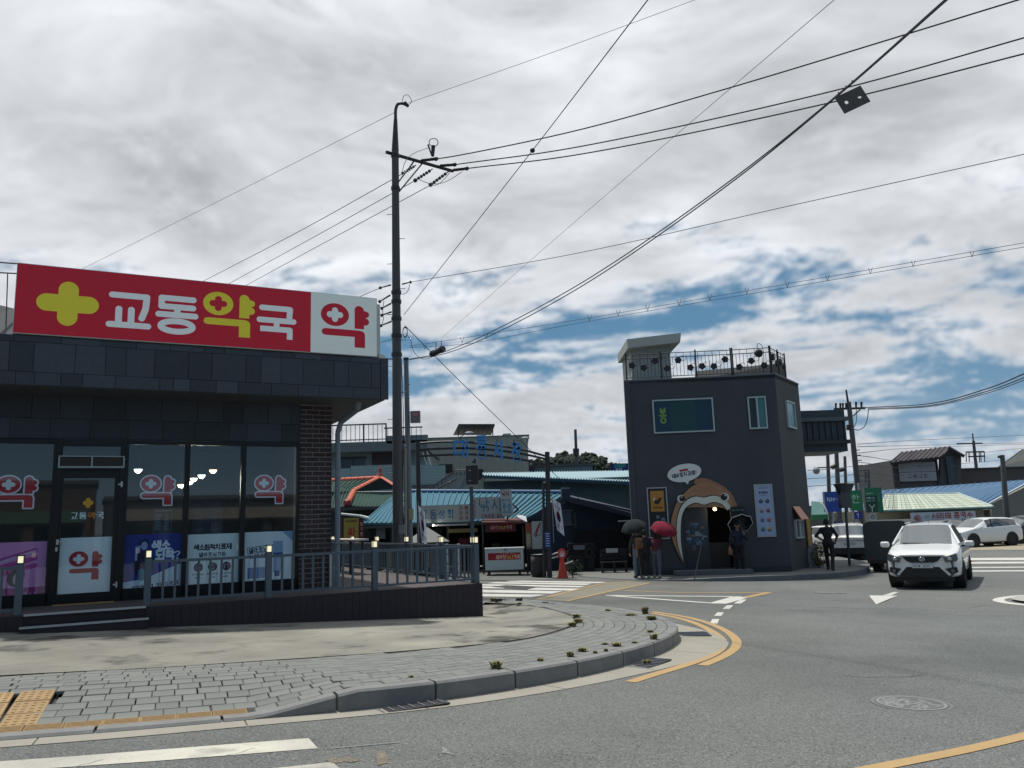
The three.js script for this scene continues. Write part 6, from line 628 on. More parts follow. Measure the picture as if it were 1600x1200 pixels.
  const lampP = thing('door_lamp', 'round warm lamp lit in the doorway under the fish mouth', 'lamp', f0.a.clone().addScaledVector(f0.ex, f0.xy(1117.5, 794)[0]).addScaledVector(f0.n, -0.12).setY(ground + f0.xy(1117.5, 795)[1])); part(lampP, 'globe', new THREE.SphereGeometry(0.075, 14, 10), M([0.9, 0.8, 0.6], 0.5, { emissive: new THREE.Color(1, 0.74, 0.42), emissiveIntensity: 1.3 })); part(lampP, 'stem', gcyl(0.015, 0.015, V(0, 0.06, 0), V(0, 0.2, 0), 6), mBlack); const pl = new THREE.PointLight(new THREE.Color(1, 0.78, 0.5), 0.7); pl.position.set(0, -0.12, 0.1); pl.castShadow = true; lampP.add(pl);
  { const [bx, by] = f0.xy(1069, 739), [ex] = f0.xy(1096, 739), T = thing('speech_bubble', 'white speech bubble sign with black brush lettering above the fish arch', 'sign', f0.a.clone().addScaledVector(f0.ex, bx).setY(ground + by - 0.4), f0.ry); const a = ex - bx, b = a * 0.52, sh = new THREE.Shape(); sh.absellipse(0, 0, a, b, 0, Math.PI * 2, false, 0.16); const ge = gext(sh, 0.03); const m = part(T, 'bubble', ge, M([0.62, 0.63, 0.62], 0.6)); m.position.set(0, 0.4, 0.015); const tl = part(T, 'tail', gext(shp([[-0.04, -b * 0.9], [0.1, -b * 1.3], [0.16, -b * 0.85]]), 0.03), M([0.62, 0.63, 0.62], 0.6)); tl.position.set(0, 0.4, 0.012);
    const draw = (al) => (g, W, H2) => { g.save(); g.translate(W / 2, H2 / 2); g.rotate(-0.16); hangul(g, '제비둥지김밥!', -W * 0.43, -12, W * 0.86, 66, al ? '#fff' : '#15151a', 11); g.fillStyle = al ? '#fff' : '#a02834'; g.fillRect(-W * 0.14, -64, W * 0.28, 36); g.restore(); }; const f = part(T, 'lettering', new THREE.PlaneGeometry(a * 1.8, a * 0.9), M([1, 1, 1], 0.6, { map: canvas(512, 256, draw(false)), alphaMap: cut(draw(true), 512, 256), transparent: true, alphaTest: 0.5 })); f.position.set(0, 0.4, 0.05); }
  { const [x0, y1] = f0.xy(1140, 792.5), [x1, y0] = f0.xy(1165, 813), T = thing('menu_board', 'black menu board with chalk lettering at the right of the fish mouth', 'menu board', f0.a.clone().addScaledVector(f0.ex, (x0 + x1) / 2).addScaledVector(f0.n, 0.12).setY(ground + y0), f0.ry); part(T, 'board', boxG(x1 - x0, y1 - y0, 0.05), mBlack).position.y = (y1 - y0) / 2; part(T, 'lettering', new THREE.PlaneGeometry((x1 - x0) * 0.96, (y1 - y0) * 0.94), M([1, 1, 1], 0.7, { map: canvas(256, 200, (g, W, H2) => { g.fillStyle = '#10161c'; g.fillRect(0, 0, W, H2); hangul(g, '제비둥지김밥', 14, 28, W - 28, 28, '#5a6a76', 5); hangul(g, '분식', W * 0.62, 110, 70, 24, '#44525e', 4); }) })).position.set(0, (y1 - y0) / 2, 0.028); part(T, 'arm', boxG(0.05, 0.05, 0.12), mBlack).position.set(0, (y1 - y0) / 2, -0.07); }
  { // striped awning and hatch on the angled face
    const [x0, y1] = f2.xy(1237, 791.5), [x1, y0] = f2.xy(1251.5, 811), w = x1 - x0, h = y1 - y0, T = thing('hatch_awning', 'small orange and white striped awning over a serving hatch on the grey building', 'awning', f2.a.clone().addScaledVector(f2.ex, (x0 + x1) / 2).setY(ground + y0), f2.ry); const n = 7; for (let i = 0; i < n; i++) { const a = -w / 2 + i * w / n, b = a + w / n; part(T, 'stripe', slab([V(a, 0, 0.3), V(b, 0, 0.3), V(mix(b, 0, 0.12), h, 0.02), V(mix(a, 0, 0.12), h, 0.02)], 0.015), i % 2 ? M([0.62, 0.56, 0.48], 0.8) : M([0.55, 0.12, 0.02], 0.8)); }
    frame(f2, 'hatch', [1240, 812, 1254, 840.5], 2, [M([0.02, 0.026, 0.03], 0.3), M([0.25, 0.27, 0.28], 0.4)]);
    f2.place(part(P, 'yellow_banner', boxG(0.5, 1.0, 0.03), M([0.33, 0.20, 0.04], 0.8)), f2.xy(1263, 832)[0] - 0.1, f2.xy(1263, 832)[1], 0.05);
    const B = thing('a_board', 'small folding pavement board with blue print at the building corner', 'sign', gp(1270, 886, 0.17)); for (const q of [1, -1]) box(B, 'leaf', M([0.25, 0.27, 0.33], 0.6), 0.4, 0.85, 0.02, 0, 0.42, q * 0.13, 0, -q * 0.25); }
  // roof: stair head, railing of wrought iron, hanging basket
  const R = thing('stair_head', 'pale roof stair hut with a tilted slab roof on the grey building', 'roof hut', at(1017, 596, D + 2.5)); const RD = D + 1.4, pb = (n, m, a, b, c, d, th) => pbox(R, n, m, a, b, c, d, RD, th); pb('wall', M([0.32, 0.34, 0.32], 0.85), 986, 533, 1048, 600, 2.4); roof(R, 'slab_roof', M([0.38, 0.39, 0.36], 0.8), [at(981, 544, RD - 0.5), at(1063, 534.5, RD - 0.5), at(1064, 520, RD - 0.5), at(979.5, 530, RD - 0.5)], 3.0); 
  const parap = thing('roof_lean_to', 'dark low lean-to roof behind the iron railing', 'roof hut', at(1155, 590, D + 2)); roof(parap, 'roof_sheet', M([0.025, 0.028, 0.034], 0.8), [at(1087, 594, D + 1.2), at(1227, 592, D + 1.2), at(1226, 567, D + 1.6), at(1087, 580, D + 1.6)], 0.3);
  const I = thing('iron_railing', 'black wrought iron roof railing with leaf ornaments on the grey building', 'railing', P.position.clone().setY(topY)); I.position.y = ground + H + 0.055; const mI = M([0.012, 0.013, 0.016], 0.6), RH = at(1100, 550, D).y - topY - 0.05;
  const rail = (f, s0, s1) => { const n0 = Math.round((s1 - s0) / 0.13), W = (s, y, o = -0.12) => f.a.clone().addScaledVector(f.ex, s).addScaledVector(f.n, o).setY(I.position.y + y).sub(I.position); const posts = Math.max(1, Math.round((s1 - s0) / 1.15)); for (let i = 0; i <= posts; i++) part(I, 'post', gcyl(0.028, 0.028, W(mix(s0, s1, i / posts), 0), W(mix(s0, s1, i / posts), RH + 0.08), 6), mI); for (const y of [RH, RH - 0.16, 0.1]) part(I, 'rail', gcyl(0.016, 0.016, W(s0, y), W(s1, y), 5), mI); for (let i = 1; i < n0; i++) { const s = mix(s0, s1, i / n0); part(I, 'bar', gcyl(0.009, 0.009, W(s, 0.1), W(s, RH - 0.16 * (i % 2)), 5), mI); } const m = Math.max(2, Math.round((s1 - s0) / 0.42)); for (let i = 0; i < m; i++) { const s = mix(s0, s1, (i + 0.5) / m), y = 0.28 + 0.42 * hash(i, 5, Math.round(s1 * 10)), gs = []; for (let k = 0; k < 5; k++) { const a = k / 5 * 6.28 + i, q = W(s + Math.cos(a) * 0.065, y + Math.sin(a) * 0.065, -0.1), g = new THREE.SphereGeometry(0.068, 6, 5); g.scale(1, 1, 0.3); g.translate(q.x, q.y, q.z); gs.push(g); } part(I, 'leaf', merge(gs), mI); const sc = []; for (let k = 0; k <= 14; k++) { const a = k * 0.5, r = 0.03 + k * 0.009; sc.push(W(s + 0.16 + Math.cos(a) * r, y + 0.1 + Math.sin(a) * r)); } part(I, 'scroll', gtube(sc, 0.008, 22, 4), mI); } };
  rail(f0, 0.12, f0.len - 0.02); rail(f1, 0.03, f1.len - 0.1); rail(f2, 0.1, f2.len * 0.62);
  const hb = thing('hanging_basket', 'dark round hanging basket on a curled hook at the roof railing corner', 'basket', at(1186, 557, D - 0.6)); part(hb, 'basket', new THREE.SphereGeometry(0.15, 14, 10), M([0.02, 0.018, 0.02], 0.9)).position.y = 0.12; part(hb, 'hook', gtube([V(0, 0.26, 0), V(-0.04, 0.38, 0), V(0, 0.48, 0), V(0.12, 0.42, 0), V(0.17, 0.2, 0), V(0.17, -0.6, -0.15)], 0.012, 24, 5), mI);
  // sheet-metal box balcony behind
  const BX = pthing('metal_balcony', 'grey ribbed sheet metal balcony box jutting out behind the corner building', 'building', 1290, 860, D + 4); const Db = D + 4, mM = M([0.045, 0.06, 0.07], 0.6, { metalness: 0.3 }); pbox(BX, 'box', mM, 1240, 641, 1322, 706, Db, 2.5); pbox(BX, 'upper_ledge', M([0.08, 0.10, 0.11], 0.6), 1240, 652, 1326, 658, Db - 0.15, 2.6); pbox(BX, 'lower_beam', M([0.025, 0.03, 0.036], 0.6), 1240, 688, 1329, 694, Db - 0.2, 2.6); for (let i = 0; i < 8; i++) pbox(BX, 'rib', mM, 1252 + i * 9.6, 659, 1253.4 + i * 9.6, 688, Db - 0.06, 0.06); for (const x of [1270, 1310]) pbox(BX, 'dark_panel', mBlack, x, 660, x + 4, 687, Db - 0.04, 0.05); pbox(BX, 'wall', mWallG, 1230, 706, 1262, 880, Db + 0.2, 2.2, true);
}
// ---------- right-hand background across the junction ----------
{
  const D = 58, P = pthing('blue_roofed_hall', 'long warehouse with a deep blue metal roof across the junction', 'building', 1500, 850, D), e = (x, y, d = D) => at(x, y, d); pbox(P, 'wall', M([0.30, 0.285, 0.22], 0.85, { map: rep(plasterT, 0.3) }), 1285, 798, 1700, 850, D + 1, 8, true);
  roof(P, 'roof_slope', M([0.028, 0.10, 0.20], 0.5), [e(1330, 800, D), e(1549, 792, D), e(1625, 748, D + 6), e(1378, 766, D + 6)], 0.1, 22, M([0.035, 0.12, 0.23], 0.5), 0.08); roof(P, 'gable_wall', M([0.20, 0.195, 0.165], 0.85), [e(1549, 850, D - 0.2), e(1700, 850, D - 0.2), e(1700, 712, D - 0.2), e(1549, 787, D - 0.2)], 0.3); roof(P, 'verge', M([0.4, 0.43, 0.45], 0.6), [e(1547, 788, D - 0.5), e(1640, 738, D - 0.5), e(1640, 735.5, D - 0.5), e(1547, 785.5, D - 0.5)], 0.2);
}
{
  const D = 52, P = pthing('noodle_house', 'low noodle house with pale green tiled hip roof facing the forecourt', 'building', 1470, 850, D), e = (x, y, d = D) => at(x, y, d), mT = [0.9, 1, 1.1].map((k) => M([0.42 * k, 0.47 * k, 0.37 * k], 0.6)), q = [e(1372, 798, D - 0.6), e(1552, 792, D - 0.6), e(1497, 771.5, D + 2.6), e(1382, 773, D + 2.6)];
  roof(P, 'roof_deck', M([0.17, 0.22, 0.2], 0.7), q, 0.1); for (let j = 0; j < 7; j++) for (let i = 0; i < 24; i++) { const p = (a, b) => q[0].clone().lerp(q[1], a).lerp(q[3].clone().lerp(q[2], a), b), m = 0.05; const t = [p((i + m) / 24, (j + m) / 7), p((i + 1 - m) / 24, (j + m) / 7), p((i + 1 - m) / 24, (j + 1 - m) / 7), p((i + m) / 24, (j + 1 - m) / 7)].map((v) => v.add(V(0, 0.03, 0.02))); part(P, 'roof_tile', slab(t.map((v) => lp(P, v)), 0.03), mT[(i * 5 + j * 3) % 3]); }
  bars(P, 'ridge', M([0.35, 0.42, 0.42], 0.6), 0.1, [[q[3], q[2]], [q[2], q[1]]]); bars(P, 'gutter', M([0.06, 0.13, 0.13], 0.6), 0.07, [[q[0].clone().add(V(0, -0.06, 0.05)), q[1].clone().add(V(0, -0.06, 0.05))]]); pbox(P, 'wall', M([0.36, 0.35, 0.27], 0.85, { map: rep(plasterT, 0.4) }), 1290, 797, 1540, 850, D + 0.1, 5, true); pbox(P, 'shop_opening', mDark, 1525, 815, 1546, 850, D + 0.02, 0.06, true); pbox(P, 'door', M([0.05, 0.06, 0.06], 0.5), 1392, 812, 1412, 850, D + 0.02, 0.06, true); for (const x of [1410, 1438]) pbox(P, 'wall_pillar', M([0.25, 0.25, 0.2], 0.85), x, 798, x + 1.5, 850, D + 0.02, 0.06, true);
  board('noodle_banner', 'white banner with red lettering and three black arrows on the noodle house', 'banner', 1422.5, 799.5, 1525, 815.5, D - 0.7, 1024, (g, W, H) => { g.fillStyle = '#b9bfc6'; g.fillRect(0, 0, W, H); g.fillStyle = '#a7828a'; g.beginPath(); g.arc(W * 0.1, H * 0.6, 62, 0, 7); g.fill(); g.fillStyle = '#8a6a60'; g.beginPath(); g.arc(W * 0.08, H * 0.62, 36, 0, 7); g.fill(); hangul(g, '서리태', W * 0.32, H * 0.12, W * 0.31, H * 0.54, '#8c2a28', 15, 0.14); hangul(g, '콩국수', W * 0.66, H * 0.1, W * 0.31, H * 0.54, '#8c2a28', 15, 0.14); hangul(g, '교동도 특산', W * 0.3, H * 0.76, W * 0.2, H * 0.17, '#2c3038', 4); hangul(g, '청년', W * 0.21, H * 0.3, W * 0.08, H * 0.3, '#76848e', 6); g.strokeStyle = '#22242a'; g.fillStyle = '#22242a'; for (let i = 0; i < 3; i++) { const x = W * (0.54 + i * 0.12), y = H * 0.84; g.fillRect(x, y - 4, 56, 8); g.beginPath(); g.moveTo(x + 52, y - 13); g.lineTo(x + 78, y); g.lineTo(x + 52, y + 13); g.fill(); } }, 0.04, M([0.4, 0.42, 0.44], 0.8));
}
{
  const D = 80, P = pthing('gabled_block', 'grey brown gabled block with a white sign panel rising behind the blue roof', 'building', 1450, 850, D), e = (x, y, d = D) => at(x, y, d), m = M([0.085, 0.085, 0.09], 0.85, { map: rep(plasterT, 0.3) });
  pbox(P, 'wall', m, 1400, 718, 1470, 850, D, 9, true); roof(P, 'roof_slope', M([0.028, 0.022, 0.028], 0.8), [e(1391, 722.5, D - 1), e(1470, 713.5, D - 1), e(1484, 697.5, D + 4), e(1410, 706.5, D + 4)], 0.25, 10, M([0.03, 0.024, 0.03], 0.8), 0.15); const gw = [e(1468, 714), e(1502, 714), e(1484, 699)]; roof(P, 'gable', m, [e(1469, 850), e(1502, 850), e(1502, 713), e(1469, 715)], 0.3); roof(P, 'gable', m, [e(1469, 715), e(1502, 713), e(1486, 700), e(1484, 700)], 0.3); roof(P, 'roof_slope', M([0.028, 0.022, 0.028], 0.8), [e(1483, 698, D - 1), e(1508, 712, D - 1), e(1508, 711, D + 5), e(1484, 697, D + 5)], 0.25); pbox(P, 'window', M([0.02, 0.035, 0.05], 0.2), 1480.5, 713, 1491, 760, D - 0.35, 0.06); pbox(P, 'window_sill', M([0.06, 0.07, 0.08], 0.7), 1480, 727, 1492, 730, D - 0.4, 0.1); for (const x of [1402, 1465]) pbox(P, 'pilaster', M([0.05, 0.05, 0.055], 0.8), x, 717, x + 2, 760, D - 0.2, 0.2);
  board('faded_sign', 'large faded white sign panel with small lettering on the gabled block', 'sign', 1404, 722, 1463, 752, D - 0.3, 512, (g, W, H) => { g.fillStyle = '#8d8f93'; g.fillRect(0, 0, W, H); g.fillStyle = '#74767c'; for (let i = 0; i < 5; i++) g.fillRect(0, i * 24 + 14, W, 6); g.fillStyle = '#2e2c34'; g.fillRect(0, H * 0.5, W, 7); hangul(g, '교동교회', W * 0.2, H * 0.64, W * 0.6, H * 0.2, '#4a4c54', 7); hangul(g, '복지회관', W * 0.52, H * 0.14, W * 0.42, H * 0.2, '#5c5e66', 5); }, 0.1);
  const Q = pthing('long_wall_block', 'long grey brown flat roofed block behind the blue roofed hall', 'building', 1560, 850, D + 4); pbox(Q, 'wall', M([0.10, 0.085, 0.082], 0.85, { map: rep(plasterT, 0.2) }), 1495, 729, 1760, 850, D + 4, 8, true); pbox(Q, 'coping', M([0.06, 0.06, 0.065], 0.8), 1495, 727.5, 1760, 729.5, D + 3.8, 8.4); const G = pthing('dark_gable_roof', 'dark tiled gable roof with solar slats at the far block', 'building', 1590, 850, D + 8); roof(G, 'roof_slope', M([0.035, 0.045, 0.042], 0.7), [e(1560, 730, D + 7), e(1700, 730, D + 7), e(1700, 690, D + 12), e(1598, 702, D + 12)], 0.3, 14, M([0.06, 0.075, 0.07], 0.6), 0.1); pbox(G, 'wall', m, 1562, 730, 1700, 850, D + 12.5, 2, true);
}
function uPole(name, label, x0, y0, x1, y1, D, r, extra) { const P = pthing(name, label, 'utility pole', x1, y1, D, 'far utility poles'), b = lp(P, at(x1, y1, D)); b.y = -0.1; part(P, 'pole', gcyl(r, r * 0.65, b, lp(P, at(x0, y0, D)), 10), mPole); if (extra) extra(P, (x, y, d = D) => lp(P, at(x, y, d))); return P; }
uPole('utility_pole', 'leaning utility pole with a crossarm of insulators right of the metal balcony', 1326, 628, 1350, 850, 48, 0.2, (P, L) => { part(P, 'top_pin', gcyl(0.07, 0.05, L(1325.5, 632), L(1322, 609), 6), mBlack); part(P, 'crossarm', gcyl(0.07, 0.07, L(1303, 639), L(1352, 637.5), 4), mBlack); for (const x of [1306, 1313, 1317, 1322, 1337.5, 1346]) part(P, 'insulator', gcyl(0.05, 0.07, L(x, 638), L(x, x < 1330 ? 630 : 628), 6), mBlack); part(P, 'brace', gcyl(0.04, 0.04, L(1333, 650), L(1344, 640), 5), mBlack); part(P, 'jumper', gtube([L(1357, 638), L(1355, 655), L(1350, 667), L(1341, 672), L(1335, 671)], 0.025, 18, 5), mCable); part(P, 'jumper', gtube([L(1338, 640), L(1338, 658), L(1334, 668)], 0.02, 14, 5), mCable); part(P, 'transformer', gcyl(0.14, 0.14, L(1326, 672), L(1326, 664), 10), mBlack); for (let i = 0; i < 7; i++) part(P, 'cable_bracket', gcyl(0.03, 0.03, L(1330 + i * 1.7, 704 + i * 8), L(1343 + i * 1.7, 703 + i * 8), 5), mBlack); pbox(P, 'cabinet', M([0.17, 0.19, 0.19], 0.6), 1342.5, 754, 1355, 770, 47.6, 0.5); });
uPole('utility_pole', 'thin dark pole under the metal balcony with a transformer bracket', 1293, 705, 1298, 850, 50, 0.15, (P, L) => { part(P, 'bracket', gcyl(0.04, 0.04, L(1272, 731), L(1310, 730), 5), mBlack); part(P, 'lamp', new THREE.SphereGeometry(0.22, 10, 8).translate(...L(1275.5, 735.5).toArray()), M([0.2, 0.21, 0.22], 0.6)); part(P, 'switch', merge([gcyl(0.14, 0.14, L(1300, 731), L(1306, 727), 8), gcyl(0.12, 0.12, L(1312, 735), L(1320, 733), 8)]), mBlack); });
uPole('utility_pole', 'dark pole with cable switch gear behind the mushroom shaped sign top', 1306.5, 700, 1313, 850, 52, 0.19); uPole('utility_pole', 'slim grey pole between the balcony and the leaning pole', 1320, 713, 1324, 850, 54, 0.14); uPole('utility_pole', 'one of a pair of short poles above the green sign', 1352, 734, 1355, 850, 62, 0.16); uPole('utility_pole', 'second of the pair of short poles above the green sign', 1356.5, 734, 1360, 850, 61, 0.16);
uPole('utility_pole', 'far utility pole with stacked crossarm frames above the gabled block', 1521, 689, 1527, 760, 110, 0.28, (P, L) => { part(P, 'top_pin', gcyl(0.1, 0.08, L(1521, 691), L(1519.5, 677), 5), mBlack); for (const [a, b, y] of [[1495, 1535, 693], [1509, 1538, 706], [1513, 1539, 713]]) part(P, 'crossarm', gcyl(0.1, 0.1, L(a, y + 0.4), L(b, y - 0.4), 4), mBlack); for (const x of [1509.5, 1514, 1530, 1532.5, 1538]) part(P, 'insulator', gcyl(0.07, 0.07, L(x, 706), L(x + 0.5, 722), 4), mBlack); });
uPole('utility_pole', 'plain brown pole in front of the blue roofed hall', 1566, 711, 1576, 850, 50, 0.2, (P, L) => part(P, 'clamp', gcyl(0.1, 0.1, L(1560, 714), L(1568, 713), 6), mBlack)); uPole('utility_pole', 'dark pole with a transformer can above the wooded hill', 899, 671, 903, 800, 75, 0.2, (P, L) => { part(P, 'transformer', gcyl(0.3, 0.3, L(900, 712), L(900, 701), 10), mBlack); });
cable('sagging far line from the leaning pole to the right, upper', [[1352, 637, 48], [1450, 631, 44], [1540, 608, 38], [1600, 584, 33]], 0.03); cable('sagging far line from the leaning pole to the right, middle', [[1357, 638.5, 48], [1450, 634, 44], [1540, 612, 38], [1600, 590, 33]], 0.025); cable('sagging far line from the leaning pole to the right, lowest', [[1357, 640, 48], [1450, 635.5, 44], [1540, 615, 38], [1600, 594, 33]], 0.02);
for (const [i, [y0, y1, y2]] of [[694, 688, 680], [698, 696, 692], [708, 700, 694], [712, 718, 700], [722, 730, 716], [736, 742, 731], [748, 752, 745]].entries()) cable(['topmost', 'second', 'third', 'fourth', 'fifth', 'sixth', 'lowest'][i] + ' thin far wire across the white sky above the gabled block', [[1340, y0, 48.5], [1430, y1, 85], [1600, y2, 112]], 0.022);
for (const [i, [y0, y1]] of [[735, 728], [748, 741], [760, 752]].entries()) cable(['upper', 'middle', 'lower'][i] + ' thin wire between the corner building and the far poles', [[1262, y0, 36], [1300, (y0 + y1) / 2 + 1, 45], [1338, y1, 48]], 0.016, 0, 0);
{ const s = (name, label, x0, y0, x1, y1, D, W, draw) => board(name, label, 'sign', x0, y0, x1, y1, D, W, draw, 0.25, M([0.1, 0.11, 0.12], 0.6));
  const legs = (P, xs, y, D) => { for (const x of xs) { const a = at(x, y, D + 0.1); bars(P, 'leg', mSteel, 0.06, [[a, V(a.x, road(a.x, a.z), a.z)]]); } };
  legs(s('bank_sign', 'square blue bank sign with white letters beside the grey corner building', 1289, 768, 1314, 800, 44, 200, (g, W, H) => { g.fillStyle = '#123a86'; g.fillRect(0, 0, W, H); g.fillStyle = '#c2d0dc'; g.font = '72px sans-serif'; g.fillText('NH', 22, H * 0.48); g.fillRect(120, H * 0.36, 60, 5); }), [1300], 800, 44);
  legs(s('green_sign', 'green sign with a white calligraphic mark left of the leaning pole', 1329, 766, 1347, 797.5, 46, 160, (g, W, H) => { g.fillStyle = '#157048'; g.fillRect(0, 0, W, H); g.strokeStyle = '#9ab4a6'; strokeGlyph(g, '한', 20, H * 0.22, 110, H * 0.4, 12); }), [1333], 797, 46);
  legs(s('direction_sign', 'large green road direction sign with a white forked arrow', 1352, 762, 1379, 800.5, 46, 256, (g, W, H) => { g.fillStyle = '#146248'; g.fillRect(0, 0, W, H); g.fillStyle = '#123c34'; g.fillRect(0, H * 0.32, W * 0.7, H); hangul(g, '교동면사무소', 12, H * 0.2, W * 0.5, 18, '#9ab4a6', 3); hangul(g, '대룡시장', 16, H * 0.38, W * 0.5, 26, '#a4b8c8', 4); hangul(g, '월선포 인사', 16, H * 0.5, W * 0.5, 18, '#9ab4a6', 3); g.strokeStyle = '#b8c4c2'; g.lineWidth = 12; g.beginPath(); g.moveTo(W * 0.34, H * 0.96); g.lineTo(W * 0.34, H * 0.82); g.lineTo(W * 0.2, H * 0.7); g.moveTo(W * 0.34, H * 0.82); g.lineTo(W * 0.5, H * 0.7); g.stroke(); g.fillStyle = '#9ab4a6'; for (let i = 0; i < 4; i++) g.fillRect(W * 0.76, H * (0.24 + i * 0.1), 22, 6); }), [1356], 800, 46);
  legs(s('one_way_sign', 'small blue one way sign with a white arrow under the leaning pole', 1334.5, 800, 1347, 811, 40, 128, (g, W, H) => { g.fillStyle = '#1a2c78'; g.fillRect(0, 0, W, H); g.fillStyle = '#a8b0c8'; g.fillRect(W * 0.46, H * 0.25, 12, H * 0.6); g.beginPath(); g.moveTo(W * 0.3, H * 0.36); g.lineTo(W * 0.52, H * 0.1); g.lineTo(W * 0.66, H * 0.36); g.fill(); }), [1341], 811, 40);
  legs(s('parking_sign', 'dark blue information board with red lettering behind the white car', 1303.5, 814, 1318, 832, 40, 128, (g, W, H) => { g.fillStyle = '#16224c'; g.fillRect(0, 0, W, H); hangul(g, '주차장', 20, 26, W - 40, 30, '#8a98b8', 6); hangul(g, '입구', 34, 84, 60, 36, '#8c3444', 8); }), [1310], 832, 40);
  legs(s('no_entry_sign', 'small square white sign with a black ring under the direction sign', 1358, 802, 1369.5, 815.5, 40, 128, (g, W, H) => { g.fillStyle = '#979da0'; g.fillRect(0, 0, W, H); g.strokeStyle = '#3a2c34'; g.lineWidth = 11; g.beginPath(); g.arc(W / 2, H * 0.42, 34, 0, 7); g.stroke(); g.beginPath(); g.moveTo(40, 80); g.lineTo(88, 30); g.stroke(); }), [1364], 815, 40);
  const Y = pthing('yield_sign', 'white inverted triangle give way sign with red border beside the dark truck', 'sign', 1344, 870, 39), a = [[1335, 818], [1349.5, 818], [1343, 833]].map(([x, y]) => lp(Y, at(x, y, 39))); part(Y, 'plate', gext(shp(a.map((p) => [p.x, p.y])), 0.03), M([0.30, 0.04, 0.04], 0.6)).position.z = a[0].z; const c = V((a[0].x + a[1].x + a[2].x) / 3, (a[0].y + a[1].y + a[2].y) / 3, 0); part(Y, 'plate_face', gext(shp(a.map((p) => [mix(c.x, p.x, 0.72), mix(c.y, p.y, 0.72)])), 0.008), M([0.4, 0.41, 0.39], 0.6)).position.z = a[0].z + 0.032; part(Y, 'post', gcyl(0.035, 0.035, V(c.x, 0, a[0].z - 0.04), V(c.x, a[0].y, a[0].z - 0.04), 8), mSteel);
  const Mt = pthing('sign_mast', 'grey mast with a flared mushroom shaped sign top on the island tip', 'mast', 1325, 888, 31); const mb = lp(Mt, at(1328, 888, 31)); mb.y = 0.15; part(Mt, 'mast', gcyl(0.055, 0.05, mb, lp(Mt, at(1319, 760, 31)), 8), M([0.06, 0.075, 0.08], 0.6)); part(Mt, 'flared_top', merge([(() => { const g = new THREE.CylinderGeometry(0.42, 0.26, 0.3, 4, 1); g.rotateY(Math.PI / 4); g.translate(...lp(Mt, at(1319, 762, 31)).toArray()); return g; })(), (() => { const g = new THREE.BoxGeometry(0.36, 0.62, 0.3); g.translate(...lp(Mt, at(1319.5, 781, 31)).toArray()); return g; })()]), M([0.07, 0.08, 0.085], 0.7));
  const An = pthing('green_awning', 'rounded teal and green shop awning behind the corner building', 'awning', 1280, 850, 45); const ag = new THREE.CylinderGeometry(1.9, 1.9, 1.6, 20, 1, false, 0, Math.PI / 2); part(An, 'canopy', slab([lp(An, at(1268, 808, 44)), lp(An, at(1293, 808, 44)), lp(An, at(1290, 785, 46)), lp(An, at(1268, 783, 46))], 0.1), M([0.045, 0.14, 0.13], 0.7)); pbox(An, 'valance', M([0.02, 0.14, 0.06], 0.7), 1268, 804, 1294, 812, 43.9, 0.05); pbox(An, 'shop_wall', M([0.14, 0.145, 0.13], 0.85), 1255, 790, 1296, 860, 46.2, 2, true); part(An, 'rim', gtube([lp(An, at(1279, 784, 44.2)), lp(An, at(1286, 789, 44.1)), lp(An, at(1291, 797, 44)), lp(An, at(1293, 808, 44)), lp(An, at(1293, 822, 44))], 0.05, 16, 6), mWhite);
}
{ // wooded hill, a mass of far trees, and a few crowns one can tell apart on its skyline
  const hill = new THREE.BufferGeometry(), D = 150, pts = [[780, 760], [826, 722], [850, 717], [880, 712], [910, 712], [940, 718], [960, 728], [1000, 745]], P = [], idx = []; pts.forEach(([x, y], i) => { const a = at(x, y + 6, D), b = at(x, y + 6, D + 40); P.push(a.x, -3, a.z + 25, a.x, a.y, a.z, b.x, -3, b.z); if (i) { const k = i * 3; idx.push(k - 3, k, k - 2, k - 2, k, k + 1, k - 2, k + 1, k - 1, k - 1, k + 1, k + 2); } }); hill.setAttribute('position', new THREE.Float32BufferAttribute(P, 3)); hill.setIndex(idx); hill.computeVertexNormals(); struct(shadowy(new THREE.Mesh(hill, M([0.02, 0.03, 0.018], 0.95))), 'hill');
  const leaf = new THREE.IcosahedronGeometry(0.55, 0), n = 5200, im = new THREE.InstancedMesh(leaf, M([0.021, 0.034, 0.022], 0.95), n), mt = new THREE.Matrix4(); const crest = (x) => { for (let i = 1; i < pts.length; i++) if (x <= pts[i][0]) return mix(pts[i - 1][1], pts[i][1], (x - pts[i - 1][0]) / (pts[i][0] - pts[i - 1][0])); return 760; };
  const clumps = []; for (let i = 0; i < 120; i++) { const x = rr(785, 995), d = D + rr(-14, 4); clumps.push([at(x, crest(x) + rr(3, 12) + Math.max(0, D - d) * 0.8, d), rr(0.8, 1.6)]); } for (let i = 0; i < n; i++) { const [c, r] = clumps[i % 120], v = V(rr(-1, 1), rr(-1, 1), rr(-1, 1)); v.normalize().multiplyScalar(r * Math.cbrt(rnd())); const s = rr(0.4, 1.1); mt.compose(c.clone().add(v), new THREE.Quaternion().setFromEuler(new THREE.Euler(rr(0, 6), rr(0, 6), rr(0, 6))), V(s, s * 0.7, s)); im.setMatrixAt(i, mt); im.setColorAt(i, new THREE.Color().setScalar(rr(0.6, 1.4))); } im.name = 'hill_wood'; im.userData.kind = 'stuff'; im.userData.label = 'dark wooded hilltop behind the teal building'; im.userData.category = 'trees'; scene.add(shadowy(im));
}
